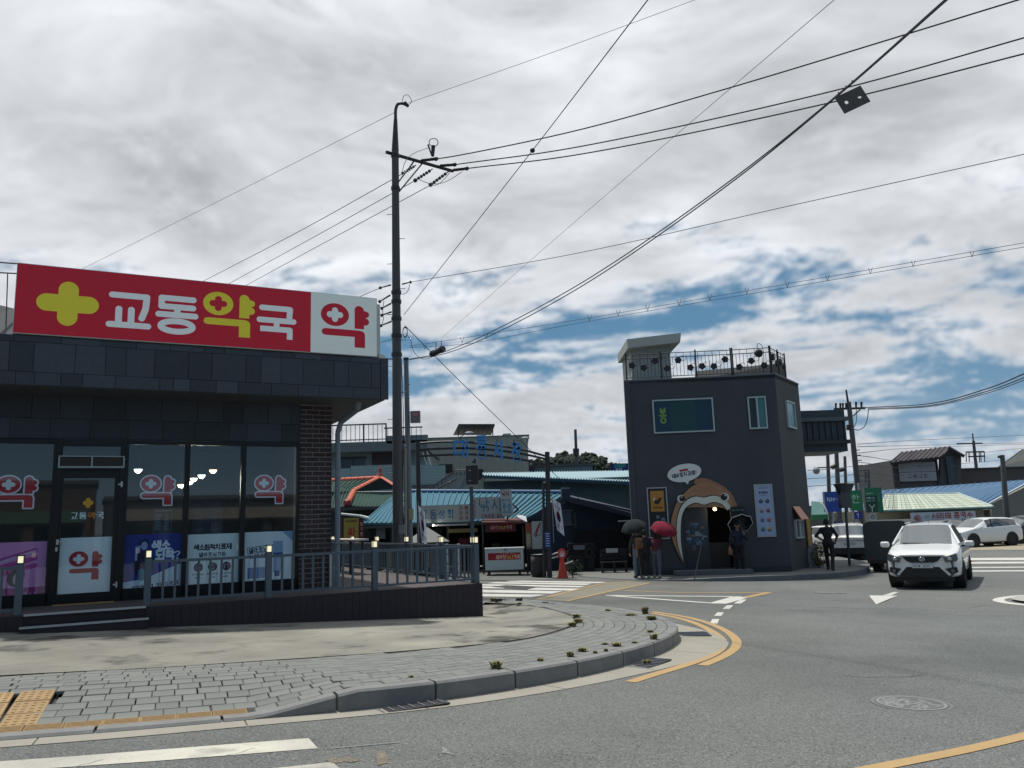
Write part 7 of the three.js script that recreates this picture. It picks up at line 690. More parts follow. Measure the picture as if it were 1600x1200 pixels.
// ---------- vehicles ----------
const mPaintW = new THREE.MeshPhysicalMaterial({ color: new THREE.Color().setRGB(0.66, 0.67, 0.66), roughness: 0.32, clearcoat: 0.8, clearcoatRoughness: 0.08, side: THREE.DoubleSide }), mPaintD = new THREE.MeshPhysicalMaterial({ color: new THREE.Color().setRGB(0.022, 0.026, 0.032), roughness: 0.35, clearcoat: 0.7, clearcoatRoughness: 0.1, side: THREE.DoubleSide });
const mTyre = M([0.014, 0.014, 0.015], 0.9), mRim = M([0.22, 0.23, 0.24], 0.35, { metalness: 0.8 }), mCarGlass = new THREE.MeshPhysicalMaterial({ color: new THREE.Color().setRGB(0.012, 0.016, 0.018), roughness: 0.03, clearcoat: 1, clearcoatRoughness: 0.02, ior: 1.75, side: THREE.DoubleSide }), mScreen = M([0.26, 0.28, 0.285], 0.05, { metalness: 0.75 }), mTrim = M([0.012, 0.012, 0.013], 0.7), mLamp = new THREE.MeshPhysicalMaterial({ color: new THREE.Color().setRGB(0.06, 0.075, 0.09), roughness: 0.1, clearcoat: 1, side: THREE.DoubleSide }), mTail = M([0.22, 0.012, 0.012], 0.3), mChrome = M([0.5, 0.52, 0.54], 0.2, { metalness: 0.9 });
// stations front to back: [z, halfWidth, yBottom, yBelt, roofHalfWidth, yRoof]; yRoof <= yBelt marks bonnet or boot
function carShell(P, st, paint) {
  const prof = st.map(([z, w, yb, yt, rw, yr]) => { const cab = yr > yt + 0.05, pts = [[0, yb], [w * 0.86, yb], [w * 0.975, yb + 0.06], [w, mix(yb, yt, 0.4)], [w * 0.995, mix(yb, yt, 0.68)], [w * 0.955, yt - 0.035], [w * 0.92, yt]]; if (cab) pts.push([mix(w * 0.92, rw, 0.5) + 0.012, mix(yt, yr, 0.5)], [rw + 0.035, yr - 0.07], [rw - 0.03, yr - 0.018], [rw * 0.55, yr], [0, yr + 0.006]); else pts.push([w * 0.86, yt + 0.012], [w * 0.72, yt + 0.028], [w * 0.6, yt + 0.036], [w * 0.36, yt + 0.046], [0, yt + 0.05]); return pts.map(([x, y]) => [x, y, z, cab]); });
  const bodyP = [], glassP = [], wsP = []; const quad = (L, a, b, c, d) => { for (const v of [a, b, c, a, c, d]) L.push(v[0], v[1], v[2]); };
  for (const sg of [1, -1]) for (let i = 0; i + 1 < prof.length; i++) { const A = prof[i].map((p) => [p[0] * sg, p[1], p[2]]), B = prof[i + 1].map((p) => [p[0] * sg, p[1], p[2]]), ca = prof[i][0][3], cb = prof[i + 1][0][3]; for (let k = 0; k + 1 < A.length; k++) { let L = bodyP; if (k >= 6 && ca !== cb && k >= 8) L = wsP; if ((k === 6 || k === 7) && ca && cb) L = glassP; if (sg > 0) quad(L, A[k], A[k + 1], B[k + 1], B[k]); else quad(L, B[k], B[k + 1], A[k + 1], A[k]); } }
  for (const e of [0, prof.length - 1]) for (const sg of [1, -1]) { const A = prof[e]; for (let k = 0; k + 1 < A.length; k++) { const c = [0, (A[0][1] + A[6][1]) / 2, A[0][2]]; const T3 = [c, [A[k][0] * sg, A[k][1], A[k][2]], [A[k + 1][0] * sg, A[k + 1][1], A[k + 1][2]]]; if ((e > 0) !== (sg < 0)) T3.reverse(); for (const v of T3) bodyP.push(...v); } }
  const mk = (L) => { let g = new THREE.BufferGeometry(); g.setAttribute('position', new THREE.Float32BufferAttribute(L, 3)); g = mergeVertices(g, 1e-4); g.computeVertexNormals(); return g; };
  part(P, 'body', mk(bodyP), paint); part(P, 'side_glass', mk(glassP), mCarGlass); part(P, 'windscreen', mk(wsP), mScreen); return prof;
}
function wheel(P, x, z, r = 0.36, w = 0.23) { const W = part(P, 'wheel', merge([new THREE.TorusGeometry(r - 0.07, 0.085, 10, 26).scale(1, 1, w / 0.17).rotateY(Math.PI / 2)]), mTyre); W.position.set(x, r + 0.012, z); const s = Math.sign(x), rim = [new THREE.CylinderGeometry(r - 0.11, r - 0.11, w * 0.5, 22, 1, true).rotateZ(Math.PI / 2), new THREE.CylinderGeometry(0.07, 0.07, w * 0.55, 12).rotateZ(Math.PI / 2)]; for (let k = 0; k < 5; k++) { const g = new THREE.BoxGeometry(0.03, (r - 0.1) * 1.0, 0.05); g.translate(s * w * 0.28, (r - 0.1) / 2, 0); g.rotateX(k / 5 * 6.283); rim.push(g); } part(W, 'rim', merge(rim), mRim); const ar = part(P, 'wheel_arch', new THREE.CylinderGeometry(r + 0.06, r + 0.06, 0.3, 24).rotateZ(Math.PI / 2), mTrim); ar.position.set(x - s * 0.06, r + 0.03, z); return W; }
const shape3 = (P, name, pts, z, th, mat, rx = 0) => { const m = part(P, name, gext(shp(pts), th, 0.006), mat); m.position.z = z; m.rotation.x = rx; return m; };
{ // white sport utility pickup coming toward us
  const g = gp(1446, 921.5), P = thing('white_pickup', 'white pickup with dark grille and number plate driving toward the zebra corner', 'car', g, -31.5 * Math.PI / 180);
  P.position.addScaledVector(V(Math.sin(-0.55), 0, Math.cos(-0.55)), -2.35);
  carShell(P, [[2.36, 0.70, 0.36, 0.88, 0, 0], [2.30, 0.82, 0.34, 0.93, 0, 0], [2.12, 0.90, 0.33, 0.985, 0, 0], [1.75, 0.935, 0.33, 1.03, 0, 0], [1.2, 0.945, 0.33, 1.10, 0, 0], [0.98, 0.945, 0.33, 1.13, 0, 0], [0.22, 0.945, 0.33, 1.15, 0.60, 1.70], [-0.5, 0.945, 0.33, 1.16, 0.61, 1.75], [-1.3, 0.945, 0.33, 1.17, 0.60, 1.73], [-1.62, 0.945, 0.34, 1.18, 0, 0], [-2.5, 0.94, 0.36, 1.18, 0, 0], [-2.6, 0.9, 0.4, 1.14, 0, 0]], mPaintW);
  for (const x of [-0.85, 0.85]) { wheel(P, x, 1.45, 0.37, 0.24); wheel(P, x, -1.5, 0.37, 0.24); }
  const zf = 2.365; shape3(P, 'grille', [[-0.5, 0.9], [0.5, 0.9], [0.38, 0.77], [0.28, 0.73], [-0.28, 0.73], [-0.38, 0.77]], zf - 0.01, 0.03, mTrim); shape3(P, 'grille_trim', [[-0.54, 0.93], [0.54, 0.93], [0.52, 0.90], [-0.52, 0.90]], zf - 0.01, 0.035, mPaintW);
  const em = part(P, 'emblem', new THREE.TorusGeometry(0.06, 0.012, 6, 18).scale(1.15, 0.85, 1), mChrome); em.position.set(0, 0.82, zf + 0.035); part(em, 'emblem_bar', merge([gbox(0.1, 0.014, 0.012, 0, 0.014, 0, 0, 0, 0.4), gbox(0.1, 0.014, 0.012, 0, -0.014, 0, 0, 0, 0.4)]), mChrome);
  for (const s of [-1, 1]) { const L = shape3(P, 'headlight', [[s * 0.54, 0.86], [s * 0.86, 0.96], [s * 0.885, 0.82], [s * 0.84, 0.76], [s * 0.58, 0.74]], 2.545, 0.09, mLamp); L.rotation.y = s * 0.32; L.position.x = -s * 0.0; part(L, 'lens', new THREE.SphereGeometry(0.05, 12, 8).scale(1.2, 1, 0.5).translate(s * 0.68, 0.83, 0.09), mChrome); const F = shape3(P, 'fog_recess', [[s * 0.56, 0.56], [s * 0.84, 0.6], [s * 0.86, 0.48], [s * 0.70, 0.42]], 2.555, 0.05, mTrim); F.rotation.y = s * 0.28; part(F, 'fog_lamp', new THREE.CylinderGeometry(0.05, 0.05, 0.03, 14).rotateX(Math.PI / 2).translate(s * 0.73, 0.51, 0.06), mLamp);
    const mr = rbox(P, 'mirror', mPaintW, 0.25, 0.17, 0.13, 0.06, s * 1.10, 1.16, 0.78); box(P, 'mirror_arm', mTrim, 0.12, 0.05, 0.06, s * 0.96, 1.1, 0.76); }
  shape3(P, 'lower_intake', [[-0.40, 0.60], [0.40, 0.60], [0.62, 0.36], [-0.62, 0.36]], zf - 0.03, 0.035, mTrim); box(P, 'skid_guard', mTrim, 1.4, 0.16, 0.6, 0, 0.30, 2.0); box(P, 'underbody', mTrim, 1.5, 0.12, 4.3, 0, 0.30, -0.2);
  const pt = canvas(256, 60, (c) => { c.fillStyle = '#c9ced0'; c.fillRect(0, 0, 256, 60); c.strokeStyle = '#333'; c.lineWidth = 3; c.strokeRect(4, 4, 248, 52); hangul(c, '95부', 18, 14, 90, 34, '#1c2228', 6); c.font = 'bold 46px sans-serif'; c.fillStyle = '#1c2228'; c.fillText('2655', 124, 47); }); box(P, 'number_plate', M([0.5, 0.5, 0.5], 0.5), 0.52, 0.115, 0.012, 0, 0.635, zf + 0.026); const pf = part(P, 'plate_print', new THREE.PlaneGeometry(0.51, 0.108), M([1, 1, 1], 0.5, { map: pt })); pf.position.set(0, 0.635, zf + 0.034);
  for (const s of [-1, 1]) part(P, 'wiper', gcyl(0.01, 0.01, V(s * 0.1, 1.185, 0.98), V(s * 0.1 - 0.5, 1.205, 0.94), 5), mTrim); part(P, 'aerial', gcyl(0.008, 0.003, V(0.05, 1.75, -0.2), V(0.05, 1.83, -0.3), 5), mTrim); for (const s of [-1, 1]) part(P, 'roof_rail', gcyl(0.018, 0.018, V(s * 0.58, 1.755, 0.0), V(s * 0.57, 1.765, -1.25), 6), mPaintW);
  for (const s of [-1, 1]) part(P, 'pillar', gcyl(0.035, 0.03, V(s * 0.865, 1.16, 0.92), V(s * 0.615, 1.66, 0.2), 6), mPaintW);
}
function parked(name, label, px, py, ry, paint, L = 4.4, W = 0.9, hgt = 1.6, group) { // compact sport utility
  const P = thing(name, label, 'car', gp(px, py), ry, group), a = L / 2; carShell(P, [[a, W * 0.72, 0.3, 0.72, 0, 0], [a - 0.12, W * 0.92, 0.25, 0.82, 0, 0], [a - 0.9, W, 0.24, 0.98, 0, 0], [a - 1.15, W, 0.24, 1.02, 0, 0], [a - 1.9, W, 0.24, 1.04, W * 0.68, hgt - 0.08], [a - 2.5, W, 0.24, 1.06, W * 0.7, hgt], [-a + 0.75, W, 0.24, 1.1, W * 0.68, hgt - 0.03], [-a + 0.36, W, 0.26, 1.12, W * 0.66, hgt - 0.09], [-a + 0.06, W * 0.96, 0.3, 1.08, 0, 0], [-a, W * 0.86, 0.34, 0.95, 0, 0]], paint);
  for (const x of [-W + 0.065, W - 0.065]) { wheel(P, x, a - 0.85, 0.34, 0.22); wheel(P, x, -a + 0.85, 0.34, 0.22); } box(P, 'underbody', mTrim, W * 1.6, 0.14, L * 0.86, 0, 0.25, 0); for (const s of [-1, 1]) { const l = shape3(P, 'headlight', [[s * W * 0.5, 0.74], [s * W * 0.88, 0.8], [s * W * 0.86, 0.68], [s * W * 0.55, 0.64]], a - 0.13, 0.07, mLamp); box(P, 'tail_light', mTail, 0.3, 0.1, 0.08, s * (W - 0.2), 0.93, -a + 0.06); rbox(P, 'mirror', paint, 0.2, 0.13, 0.1, 0.04, s * (W + 0.08), 1.06, a - 1.35); part(P, 'pillar', gcyl(0.03, 0.03, V(s * (W * 0.92 + 0.005), 1.06, -0.1), V(s * (W * 0.72 + 0.02), hgt - 0.08, -0.15), 6), mTrim); box(P, 'door_handle', paint, 0.03, 0.03, 0.18, s * (W + 0.008), 0.9, 0.1); }
  shape3(P, 'grille', [[-0.4, 0.66], [0.4, 0.66], [0.34, 0.5], [-0.34, 0.5]], a - 0.01, 0.03, mTrim); box(P, 'number_plate', M([0.4, 0.41, 0.42], 0.5), 0.5, 0.11, 0.02, 0, 0.72, -a - 0.005); box(P, 'rear_bumper', mTrim, W * 1.7, 0.26, 0.12, 0, 0.42, -a + 0.05); box(P, 'tailgate_trim', mChrome, W * 1.3, 0.03, 0.02, 0, 0.86, -a - 0.005);
  return P;
}
parked('white_hatchback', 'white compact utility car parked side-on before the noodle house', 1533, 853.5, -1.3, mPaintW, 4.3, 0.9, 1.58, 'cars parked across the junction');
parked('dark_car', 'dark grey estate car parked behind the white compact car', 1606, 848, -1.3, mPaintD, 4.6, 0.9, 1.6, 'cars parked across the junction');
parked('white_suv', 'white sport utility car seen from behind beside the corner building', 1328, 871.5, Math.PI - 0.36, mPaintW, 4.5, 0.92, 1.62, 'cars parked across the junction');
parked('white_saloon', 'white car half hidden behind the walking man', 1284, 868, Math.PI + 0.5, mPaintW, 4.4, 0.9, 1.5, 'cars parked across the junction'); parked('silver_car', 'silver white car tucked behind the dark canopy truck', 1366, 866, Math.PI - 0.2, M([0.4, 0.42, 0.43], 0.35), 4.4, 0.9, 1.5, 'cars parked across the junction'); parked('black_car', 'black car parked behind the pickup by the noodle house wall', 1466, 851, -1.0, mPaintD, 4.4, 0.9, 1.5, 'cars parked across the junction');
{ // small truck with a tarpaulin canopy
  const P = thing('canopy_truck', 'small truck with dark grey tarpaulin canopy waiting behind the white pickup', 'truck', gp(1408, 889), Math.PI - 0.62), mC = M([0.045, 0.052, 0.055], 0.75, { map: rep(plasterT, 1) });
  P.scale.setScalar(0.9); const s = new THREE.Shape(); s.moveTo(-0.82, 0); s.lineTo(-0.82, 1.0); s.quadraticCurveTo(-0.82, 1.24, -0.55, 1.27); s.lineTo(0.55, 1.27); s.quadraticCurveTo(0.82, 1.24, 0.82, 1.0); s.lineTo(0.82, 0); s.closePath(); const c = part(P, 'canopy', gext(s, 2.3, 0.02), mC); c.position.set(0, 0.72, -2.2); box(P, 'bed', M([0.035, 0.04, 0.045], 0.7), 1.66, 0.28, 2.4, 0, 0.62, -1.05); box(P, 'chassis', mTrim, 0.9, 0.16, 4.2, 0, 0.42, 0); box(P, 'bumper', mTrim, 1.5, 0.12, 0.1, 0, 0.42, -2.26); for (const x of [-0.6, 0.6]) box(P, 'tail_light', mTail, 0.12, 0.06, 0.04, x, 0.5, -2.275);
  const cab = shp([[0.25, 0.35], [1.95, 0.35], [1.98, 0.95], [1.62, 1.82], [0.3, 1.84]]), cg = gext(cab, 1.56, 0.03); cg.translate(0, 0, -0.78); cg.rotateY(-Math.PI / 2); part(P, 'cab', cg, mPaintD); for (const q of [-1, 1]) { const w = part(P, 'side_window', gext(shp([[0.5, 1.1], [1.72, 1.1], [1.5, 1.68], [0.5, 1.7]]), 0.02).rotateY(-Math.PI / 2), mCarGlass); w.position.x = q * 0.825 + (q > 0 ? 0.01 : 0.01); wheel(P, q * 0.66, 1.3, 0.33, 0.2); wheel(P, q * 0.66, -1.25, 0.33, 0.2); rbox(P, 'mirror', mTrim, 0.12, 0.24, 0.08, 0.02, q * 1.0, 1.25, 1.65); box(P, 'mudflap', mTrim, 0.3, 0.3, 0.02, q * 0.66, 0.35, -1.72); }
}
{ const P = thing('lane_post', 'flexible red lane post on the far crossing beside the pickup', 'lane post', gp(1515, 878)); part(P, 'post', gcyl(0.05, 0.045, V(0, 0.03, 0), V(0, 0.72, 0), 10), M([0.36, 0.02, 0.015], 0.6)); part(P, 'base', gcyl(0.13, 0.11, V(0, 0, 0), V(0, 0.035, 0), 14), M([0.30, 0.02, 0.015], 0.6)); for (const y of [0.4, 0.56]) part(P, 'reflector_band', gcyl(0.051, 0.051, V(0, y, 0), V(0, y + 0.06, 0), 10), M([0.5, 0.45, 0.42], 0.5)); }
// ---------- people: one continuous skin from a smooth union of tapered capsules ----------
const sdCap = (p, a, b, ra, rb) => { const dx = b[0] - a[0], dy = b[1] - a[1], dz = b[2] - a[2], px = p[0] - a[0], py = p[1] - a[1], pz = p[2] - a[2], t = clamp((px * dx + py * dy + pz * dz) / (dx * dx + dy * dy + dz * dz + 1e-9), 0, 1), ex = px - dx * t, ey = py - dy * t, ez = pz - dz * t; return Math.sqrt(ex * ex + ey * ey + ez * ez) - mix(ra, rb, t); };
function skin(caps, lo, hi, N, k) { // caps: [a, b, ra, rb, [r, g, b]]
  const mc = new MarchingCubes(N, mDark, false, false, 400000), S = [0, 1, 2].map((i) => (hi[i] - lo[i])), bb = caps.map((c) => [0, 1, 2].map((i) => [Math.min(c[0][i], c[1][i]) - Math.max(c[2], c[3]) - 0.06, Math.max(c[0][i], c[1][i]) + Math.max(c[2], c[3]) + 0.06]));
  for (let z = 0; z < N; z++) for (let y = 0; y < N; y++) for (let x = 0; x < N; x++) { const p = [lo[0] + S[0] * x / N, lo[1] + S[1] * y / N, lo[2] + S[2] * z / N]; let d = 1; for (let i = 0; i < caps.length; i++) { const q = bb[i]; if (p[0] < q[0][0] || p[0] > q[0][1] || p[1] < q[1][0] || p[1] > q[1][1] || p[2] < q[2][0] || p[2] > q[2][1]) continue; const c = caps[i], e = sdCap(p, c[0], c[1], c[2], c[3]), h = Math.max(k - Math.abs(d - e), 0) / k; d = Math.min(d, e) - h * h * k * 0.25; } mc.field[x + y * N + z * N * N] = -d; }
  mc.isolation = 0; mc.update(); const n = mc.count, P = new Float32Array(n * 3), C = new Float32Array(n * 3);
  for (let i = 0; i < n; i++) { const q = [0, 1, 2].map((j) => lo[j] + S[j] * (mc.positionArray[i * 3 + j] + 1) / 2); P.set(q, i * 3); let b = 0, bd = 1e9; caps.forEach((c, m) => { const d = sdCap(q, c[0], c[1], c[2], c[3]); if (d < bd) { bd = d; b = m; } }); C.set(caps[b][4], i * 3); }
  let g = new THREE.BufferGeometry(); g.setAttribute('position', new THREE.BufferAttribute(P, 3)); g.setAttribute('color', new THREE.BufferAttribute(C, 3)); g = mergeVertices(g, 1e-5); g.computeVertexNormals(); return g.toNonIndexed();
}
const mSkin = M([1, 1, 1], 0.85, { vertexColors: true });
function hand(w, dir, palmN, col) { // wrist point, direction of the fingers, normal of the palm
  const D = V(...dir).normalize(), Nn = V(...palmN), Sd = D.clone().cross(Nn).normalize(), W0 = V(...w), c = [], at3 = (d, s, n) => W0.clone().addScaledVector(D, d).addScaledVector(Sd, s).addScaledVector(Nn, n).toArray();
  c.push([at3(0, 0, 0), at3(0.08, 0, 0), 0.026, 0.034, col]); [[-0.03, 0.055], [-0.01, 0.07], [0.011, 0.065], [0.031, 0.048]].forEach(([s, l]) => { const a = at3(0.085, s, 0), b = at3(0.085 + l * 0.6, s * 1.05, 0.012), e = at3(0.085 + l * 0.75, s * 1.05, 0.04); c.push([a, b, 0.0095, 0.009, col], [b, e, 0.009, 0.008, col]); }); c.push([at3(0.03, -0.034, 0.005), at3(0.06, -0.058, 0.02), 0.012, 0.0105, col], [at3(0.06, -0.058, 0.02), at3(0.085, -0.06, 0.035), 0.0105, 0.009, col]);
  const m = at3(0.07, -0.005, 0.012); return skin(c, m.map((v) => v - 0.14), m.map((v) => v + 0.14), 44, 0.012);
}
function person(label, px, py, off, ry, o) {
  const P = thing('person', label, 'person', gp(px, py, off), ry), k = o.h / 1.72, sk = o.skin || [0.30, 0.18, 0.12], top = o.top, leg = o.leg, sh = o.shoe || [0.03, 0.03, 0.03], c = [], s3 = (v) => v.map((q) => q * k); const hp = 0.92, st = o.stride || 0.04;
  const foot = [[-0.1, 0.085, -st], [0.1, 0.085, st]], knee = [[-0.105, 0.49, -st * 0.25 + 0.02 + (o.stride ? 0.05 : 0)], [0.105, 0.49, st * 0.7 + 0.02]], hip = [[-0.09, hp, 0], [0.09, hp, 0]];
  for (const i of [0, 1]) { c.push([hip[i], knee[i], 0.098, 0.07, leg], [knee[i], foot[i], 0.068, 0.056, leg], [[foot[i][0], 0.05, foot[i][2] - 0.04], [foot[i][0] * 1.15, 0.036, foot[i][2] + 0.16], 0.048, 0.034, sh]); }
  const ln = o.lean || 0, ch = [0, 1.30, ln]; c.push([[-0.06, hp, 0], [0.06, hp, 0], 0.115, 0.115, leg], [[0, 1.0, ln * 0.2], [0, 1.18, ln * 0.6], 0.125, 0.135, top], [[-0.07, 1.27, ln], [0.07, 1.27, ln], 0.12, 0.12, top], [[-0.155, 1.40, ln], [0.155, 1.40, ln], 0.066, 0.066, top], [[0, 1.42, ln], [0, 1.52, ln + 0.015], 0.052, 0.048, sk]);
  const hands = []; for (const [i, a] of o.arms.entries()) { const s = i ? 1 : -1, sd = [s * 0.19, 1.385, ln]; c.push([sd, a[0], 0.058, 0.047, o.sleeve === 'long' ? top : top], [a[0], a[1], 0.044, 0.032, o.sleeve === 'long' ? top : sk]); const d = V(...a[1]).sub(V(...a[0])).normalize().toArray(); hands.push(hand(s3(a[1]), a[2] || d, [-s, 0, 0.2], sk)); }
  const body = skin(c.map((q) => [s3(q[0]), s3(q[1]), q[2] * k, q[3] * k, q[4]]), [-0.56, -0.02, -0.5].map((v) => v * k), [0.56, 1.62 * 1, 0.5].map((v) => v * k), 84, 0.05);
  const hc = [0, 1.615, ln + 0.03], tilt = o.nod || 0, f = (x, y, z) => s3([hc[0] + x, hc[1] + y - tilt * z, hc[2] + z]), eye = [0.02, 0.018, 0.018], lip = [0.2, 0.08, 0.07];
  const head = skin([[f(0, 0.025, -0.015), f(0, 0.0, 0.012), 0.086, 0.08, sk], [f(0, -0.03, 0.03), f(0, -0.075, 0.042), 0.062, 0.038, sk], [f(0, 0.0, 0.092), f(0, -0.03, 0.106), 0.011, 0.016, sk], [f(-0.082, 0.005, 0), f(-0.085, -0.03, 0.005), 0.014, 0.01, sk], [f(0.082, 0.005, 0), f(0.085, -0.03, 0.005), 0.014, 0.01, sk], [f(-0.034, 0.006, 0.084), f(-0.026, 0.006, 0.086), 0.010, 0.010, eye], [f(0.034, 0.006, 0.084), f(0.026, 0.006, 0.086), 0.010, 0.010, eye], [f(-0.02, -0.058, 0.088), f(0.02, -0.058, 0.088), 0.008, 0.008, lip], [f(0, -0.08, 0.0), f(0, -0.13, -0.01), 0.05, 0.05, sk]].map((q) => [q[0], q[1], q[2] * k, q[3] * k, q[4]]), s3([-0.15, hc[1] - 0.18, hc[2] - 0.16]), s3([0.15, hc[1] + 0.14, hc[2] + 0.16]), 56, 0.012);
  part(P, 'body', merge([body, head, ...hands]), mSkin);
  if (o.hair) { const hr = [[f(0, 0.05, -0.03), f(0, 0.058, 0.03), 0.087, 0.074, o.hair], [f(-0.04, 0.0, -0.055), f(0.04, 0.0, -0.055), 0.062, 0.062, o.hair]]; if (o.long) hr.push([f(0, -0.02, -0.06), f(0, -0.16, -0.075), 0.07, 0.06, o.hair]); part(P, 'hair', skin(hr.map((q) => [q[0], q[1], q[2] * k, q[3] * k, q[4]]), s3([-0.17, hc[1] - 0.28, hc[2] - 0.22]), s3([0.17, hc[1] + 0.2, hc[2] + 0.18]), 40, 0.03), mSkin); }
  return P;
}
function umbrella(label, anchor, tip, col, rim, r = 0.52) { // anchor: grip point, tip: top of the canopy
  const P = thing('umbrella', label, 'umbrella', anchor), L = tip.clone().sub(anchor), up = L.clone().normalize(), q = new THREE.Quaternion().setFromUnitVectors(V(0, 1, 0), up), n = 8, pos = [], idx = []; for (let j = 0; j <= 8; j++) for (let i = 0; i <= n * 4; i++) { const a = i / (n * 4) * 6.2832, t = j / 8, sc = 1 - 0.09 * t * Math.pow(Math.abs(Math.sin(a * n / 2)), 1), R = r * Math.sin(t * 1.32) / Math.sin(1.32) * sc, y = -0.30 * r / 0.5 * (1 - Math.cos(t * 1.32)) / (1 - Math.cos(1.32)); pos.push(Math.cos(a) * R, y, Math.sin(a) * R); if (j && i) { const m = n * 4 + 1, k = j * m + i; idx.push(k, k - 1, k - m, k - 1, k - m - 1, k - m); } }
  const g = new THREE.BufferGeometry(); g.setAttribute('position', new THREE.Float32BufferAttribute(pos, 3)); g.setIndex(idx); g.computeVertexNormals(); g.applyQuaternion(q); g.translate(L.x, L.y, L.z); part(P, 'canopy', g, M(col, 1)); part(P, 'shaft', gcyl(0.008, 0.008, V(0, -0.05, 0), L.clone().addScaledVector(up, 0.06), 6), mSteel); part(P, 'handle', gcyl(0.014, 0.014, up.clone().multiplyScalar(-0.09), up.clone().multiplyScalar(0.06), 8), mBlack);
  for (let i = 0; i < n; i++) { const a = (i + 0.0) / n * 6.2832, e = V(Math.cos(a) * r, -0.30 * r / 0.5, Math.sin(a) * r).applyQuaternion(q).add(L), m = L.clone().addScaledVector(up, -0.14); part(P, 'rib', gcyl(0.005, 0.005, m, m.clone().lerp(e, 0.55).addScaledVector(up, 0.03), 4), mSteel); }
  if (rim) { const rp = []; for (let i = 0; i <= 32; i++) { const a = i / 32 * 6.2832, sc = 1 - 0.09 * Math.abs(Math.sin(a * n / 2)); rp.push(V(Math.cos(a) * r * sc, -0.30 * r / 0.5, Math.sin(a) * r * sc).applyQuaternion(q).add(L)); } part(P, 'rim_piping', gtube(rp, 0.014, 96, 5), M(rim, 0.7)); }
  return P;
}
const gripW = (P, v, k) => P.localToWorld(V(...v).multiplyScalar(k));
const upd = (P) => { P.updateMatrixWorld(true); return P; };
{ // group under umbrellas before the corner building
  const A = upd(person('person in dark jacket and pale denim wearing a tan backpack, seen from behind', 999, 903, 0.04, Math.PI + 0.2, { h: 1.66, top: [0.03, 0.034, 0.04], leg: [0.12, 0.16, 0.19], hair: [0.012, 0.01, 0.01], sleeve: 'long', arms: [[[-0.27, 1.14, 0.08], [-0.16, 1.2, 0.28], [0.2, 1, 0.2]], [[0.27, 1.12, 0.0], [0.27, 0.88, 0.06]]] }));
  umbrella('dark green umbrella held over the person with the tan backpack', gripW(A, [-0.12, 1.27, 0.31], 0.965), gripW(A, [0.12, 1.98, 0.08], 0.965), [0.007, 0.014, 0.015], null, 0.46);
  const B = thing('backpack', 'tan round backpack on the person under the dark green umbrella', 'backpack', gripW(A, [0, 1.05, -0.2], 0.965), A.rotation.y); part(B, 'bag', new RoundedBoxGeometry(0.3, 0.4, 0.17, 4, 0.08), M([0.17, 0.075, 0.035], 0.8)).position.set(0, 0.14, 0); part(B, 'pocket', new RoundedBoxGeometry(0.22, 0.18, 0.06, 3, 0.03), M([0.13, 0.055, 0.028], 0.8)).position.set(0, 0.08, -0.1); for (const s of [-1, 1]) part(B, 'strap', gtube([V(s * 0.1, 0.3, 0.06), V(s * 0.12, 0.4, 0.16), V(s * 0.12, 0.36, 0.3)], 0.014, 12, 5), M([0.1, 0.045, 0.025], 0.8));
  person('person all in black standing between two umbrellas, seen from behind', 1009.5, 903.5, 0.04, Math.PI, { h: 1.6, top: [0.01, 0.01, 0.014], leg: [0.008, 0.008, 0.01], hair: [0.01, 0.009, 0.009], shoe: [0.2, 0.2, 0.2], arms: [[[-0.25, 1.13, 0.02], [-0.26, 0.88, 0.08]], [[0.25, 1.13, 0.02], [0.26, 0.88, 0.08]]] });
  const C = upd(person('person in red checked shirt and grey trousers, seen from behind', 1027, 903, 0.05, Math.PI - 0.35, { h: 1.58, top: [0.075, 0.018, 0.026], leg: [0.07, 0.085, 0.10], hair: [0.012, 0.01, 0.01], long: true, shoe: [0.24, 0.23, 0.22], sleeve: 'long', arms: [[[-0.28, 1.16, 0.06], [-0.18, 1.2, 0.27], [0.1, 1, 0.2]], [[0.27, 1.14, -0.02], [0.2, 0.98, 0.18]]] }));
  umbrella('crimson umbrella tilted over the person in the red checked shirt', gripW(C, [-0.15, 1.28, 0.31], 0.92), gripW(C, [-0.42, 1.97, 0.08], 0.92), [0.15, 0.004, 0.02], null, 0.48);
  const D = upd(person('person in navy top and black trousers standing in front of the grey wall', 1157, 894.5, 0.17, -0.15, { h: 1.7, top: [0.008, 0.012, 0.034], leg: [0.006, 0.006, 0.009], hair: [0.01, 0.009, 0.009], shoe: [0.03, 0.03, 0.03], skin: [0.22, 0.13, 0.09], sleeve: 'long', arms: [[[-0.26, 1.15, 0.05], [-0.3, 0.92, 0.14]], [[0.28, 1.16, 0.1], [0.2, 1.26, 0.3], [-0.1, 1, 0.1]]] }));
  umbrella('black umbrella with white piping held low behind the head of the person in navy', gripW(D, [0.19, 1.34, 0.33], 0.988), gripW(D, [0.1, 1.86, -0.22], 0.988), [0.008, 0.009, 0.012], [0.45, 0.47, 0.48], 0.44);
  const G = thing('handbag', 'tan handbag carried by the person in navy', 'bag', gripW(D, [-0.31, 0.62, 0.17], 0.988), D.rotation.y); part(G, 'bag', new RoundedBoxGeometry(0.13, 0.24, 0.24, 3, 0.05), M([0.20, 0.10, 0.055], 0.8)).position.y = 0.1; part(G, 'bag_handle', gtube([V(0, 0.2, -0.08), V(0, 0.3, -0.02), V(0, 0.3, 0.03), V(0, 0.2, 0.08)], 0.01, 14, 5), M([0.15, 0.07, 0.04], 0.8));
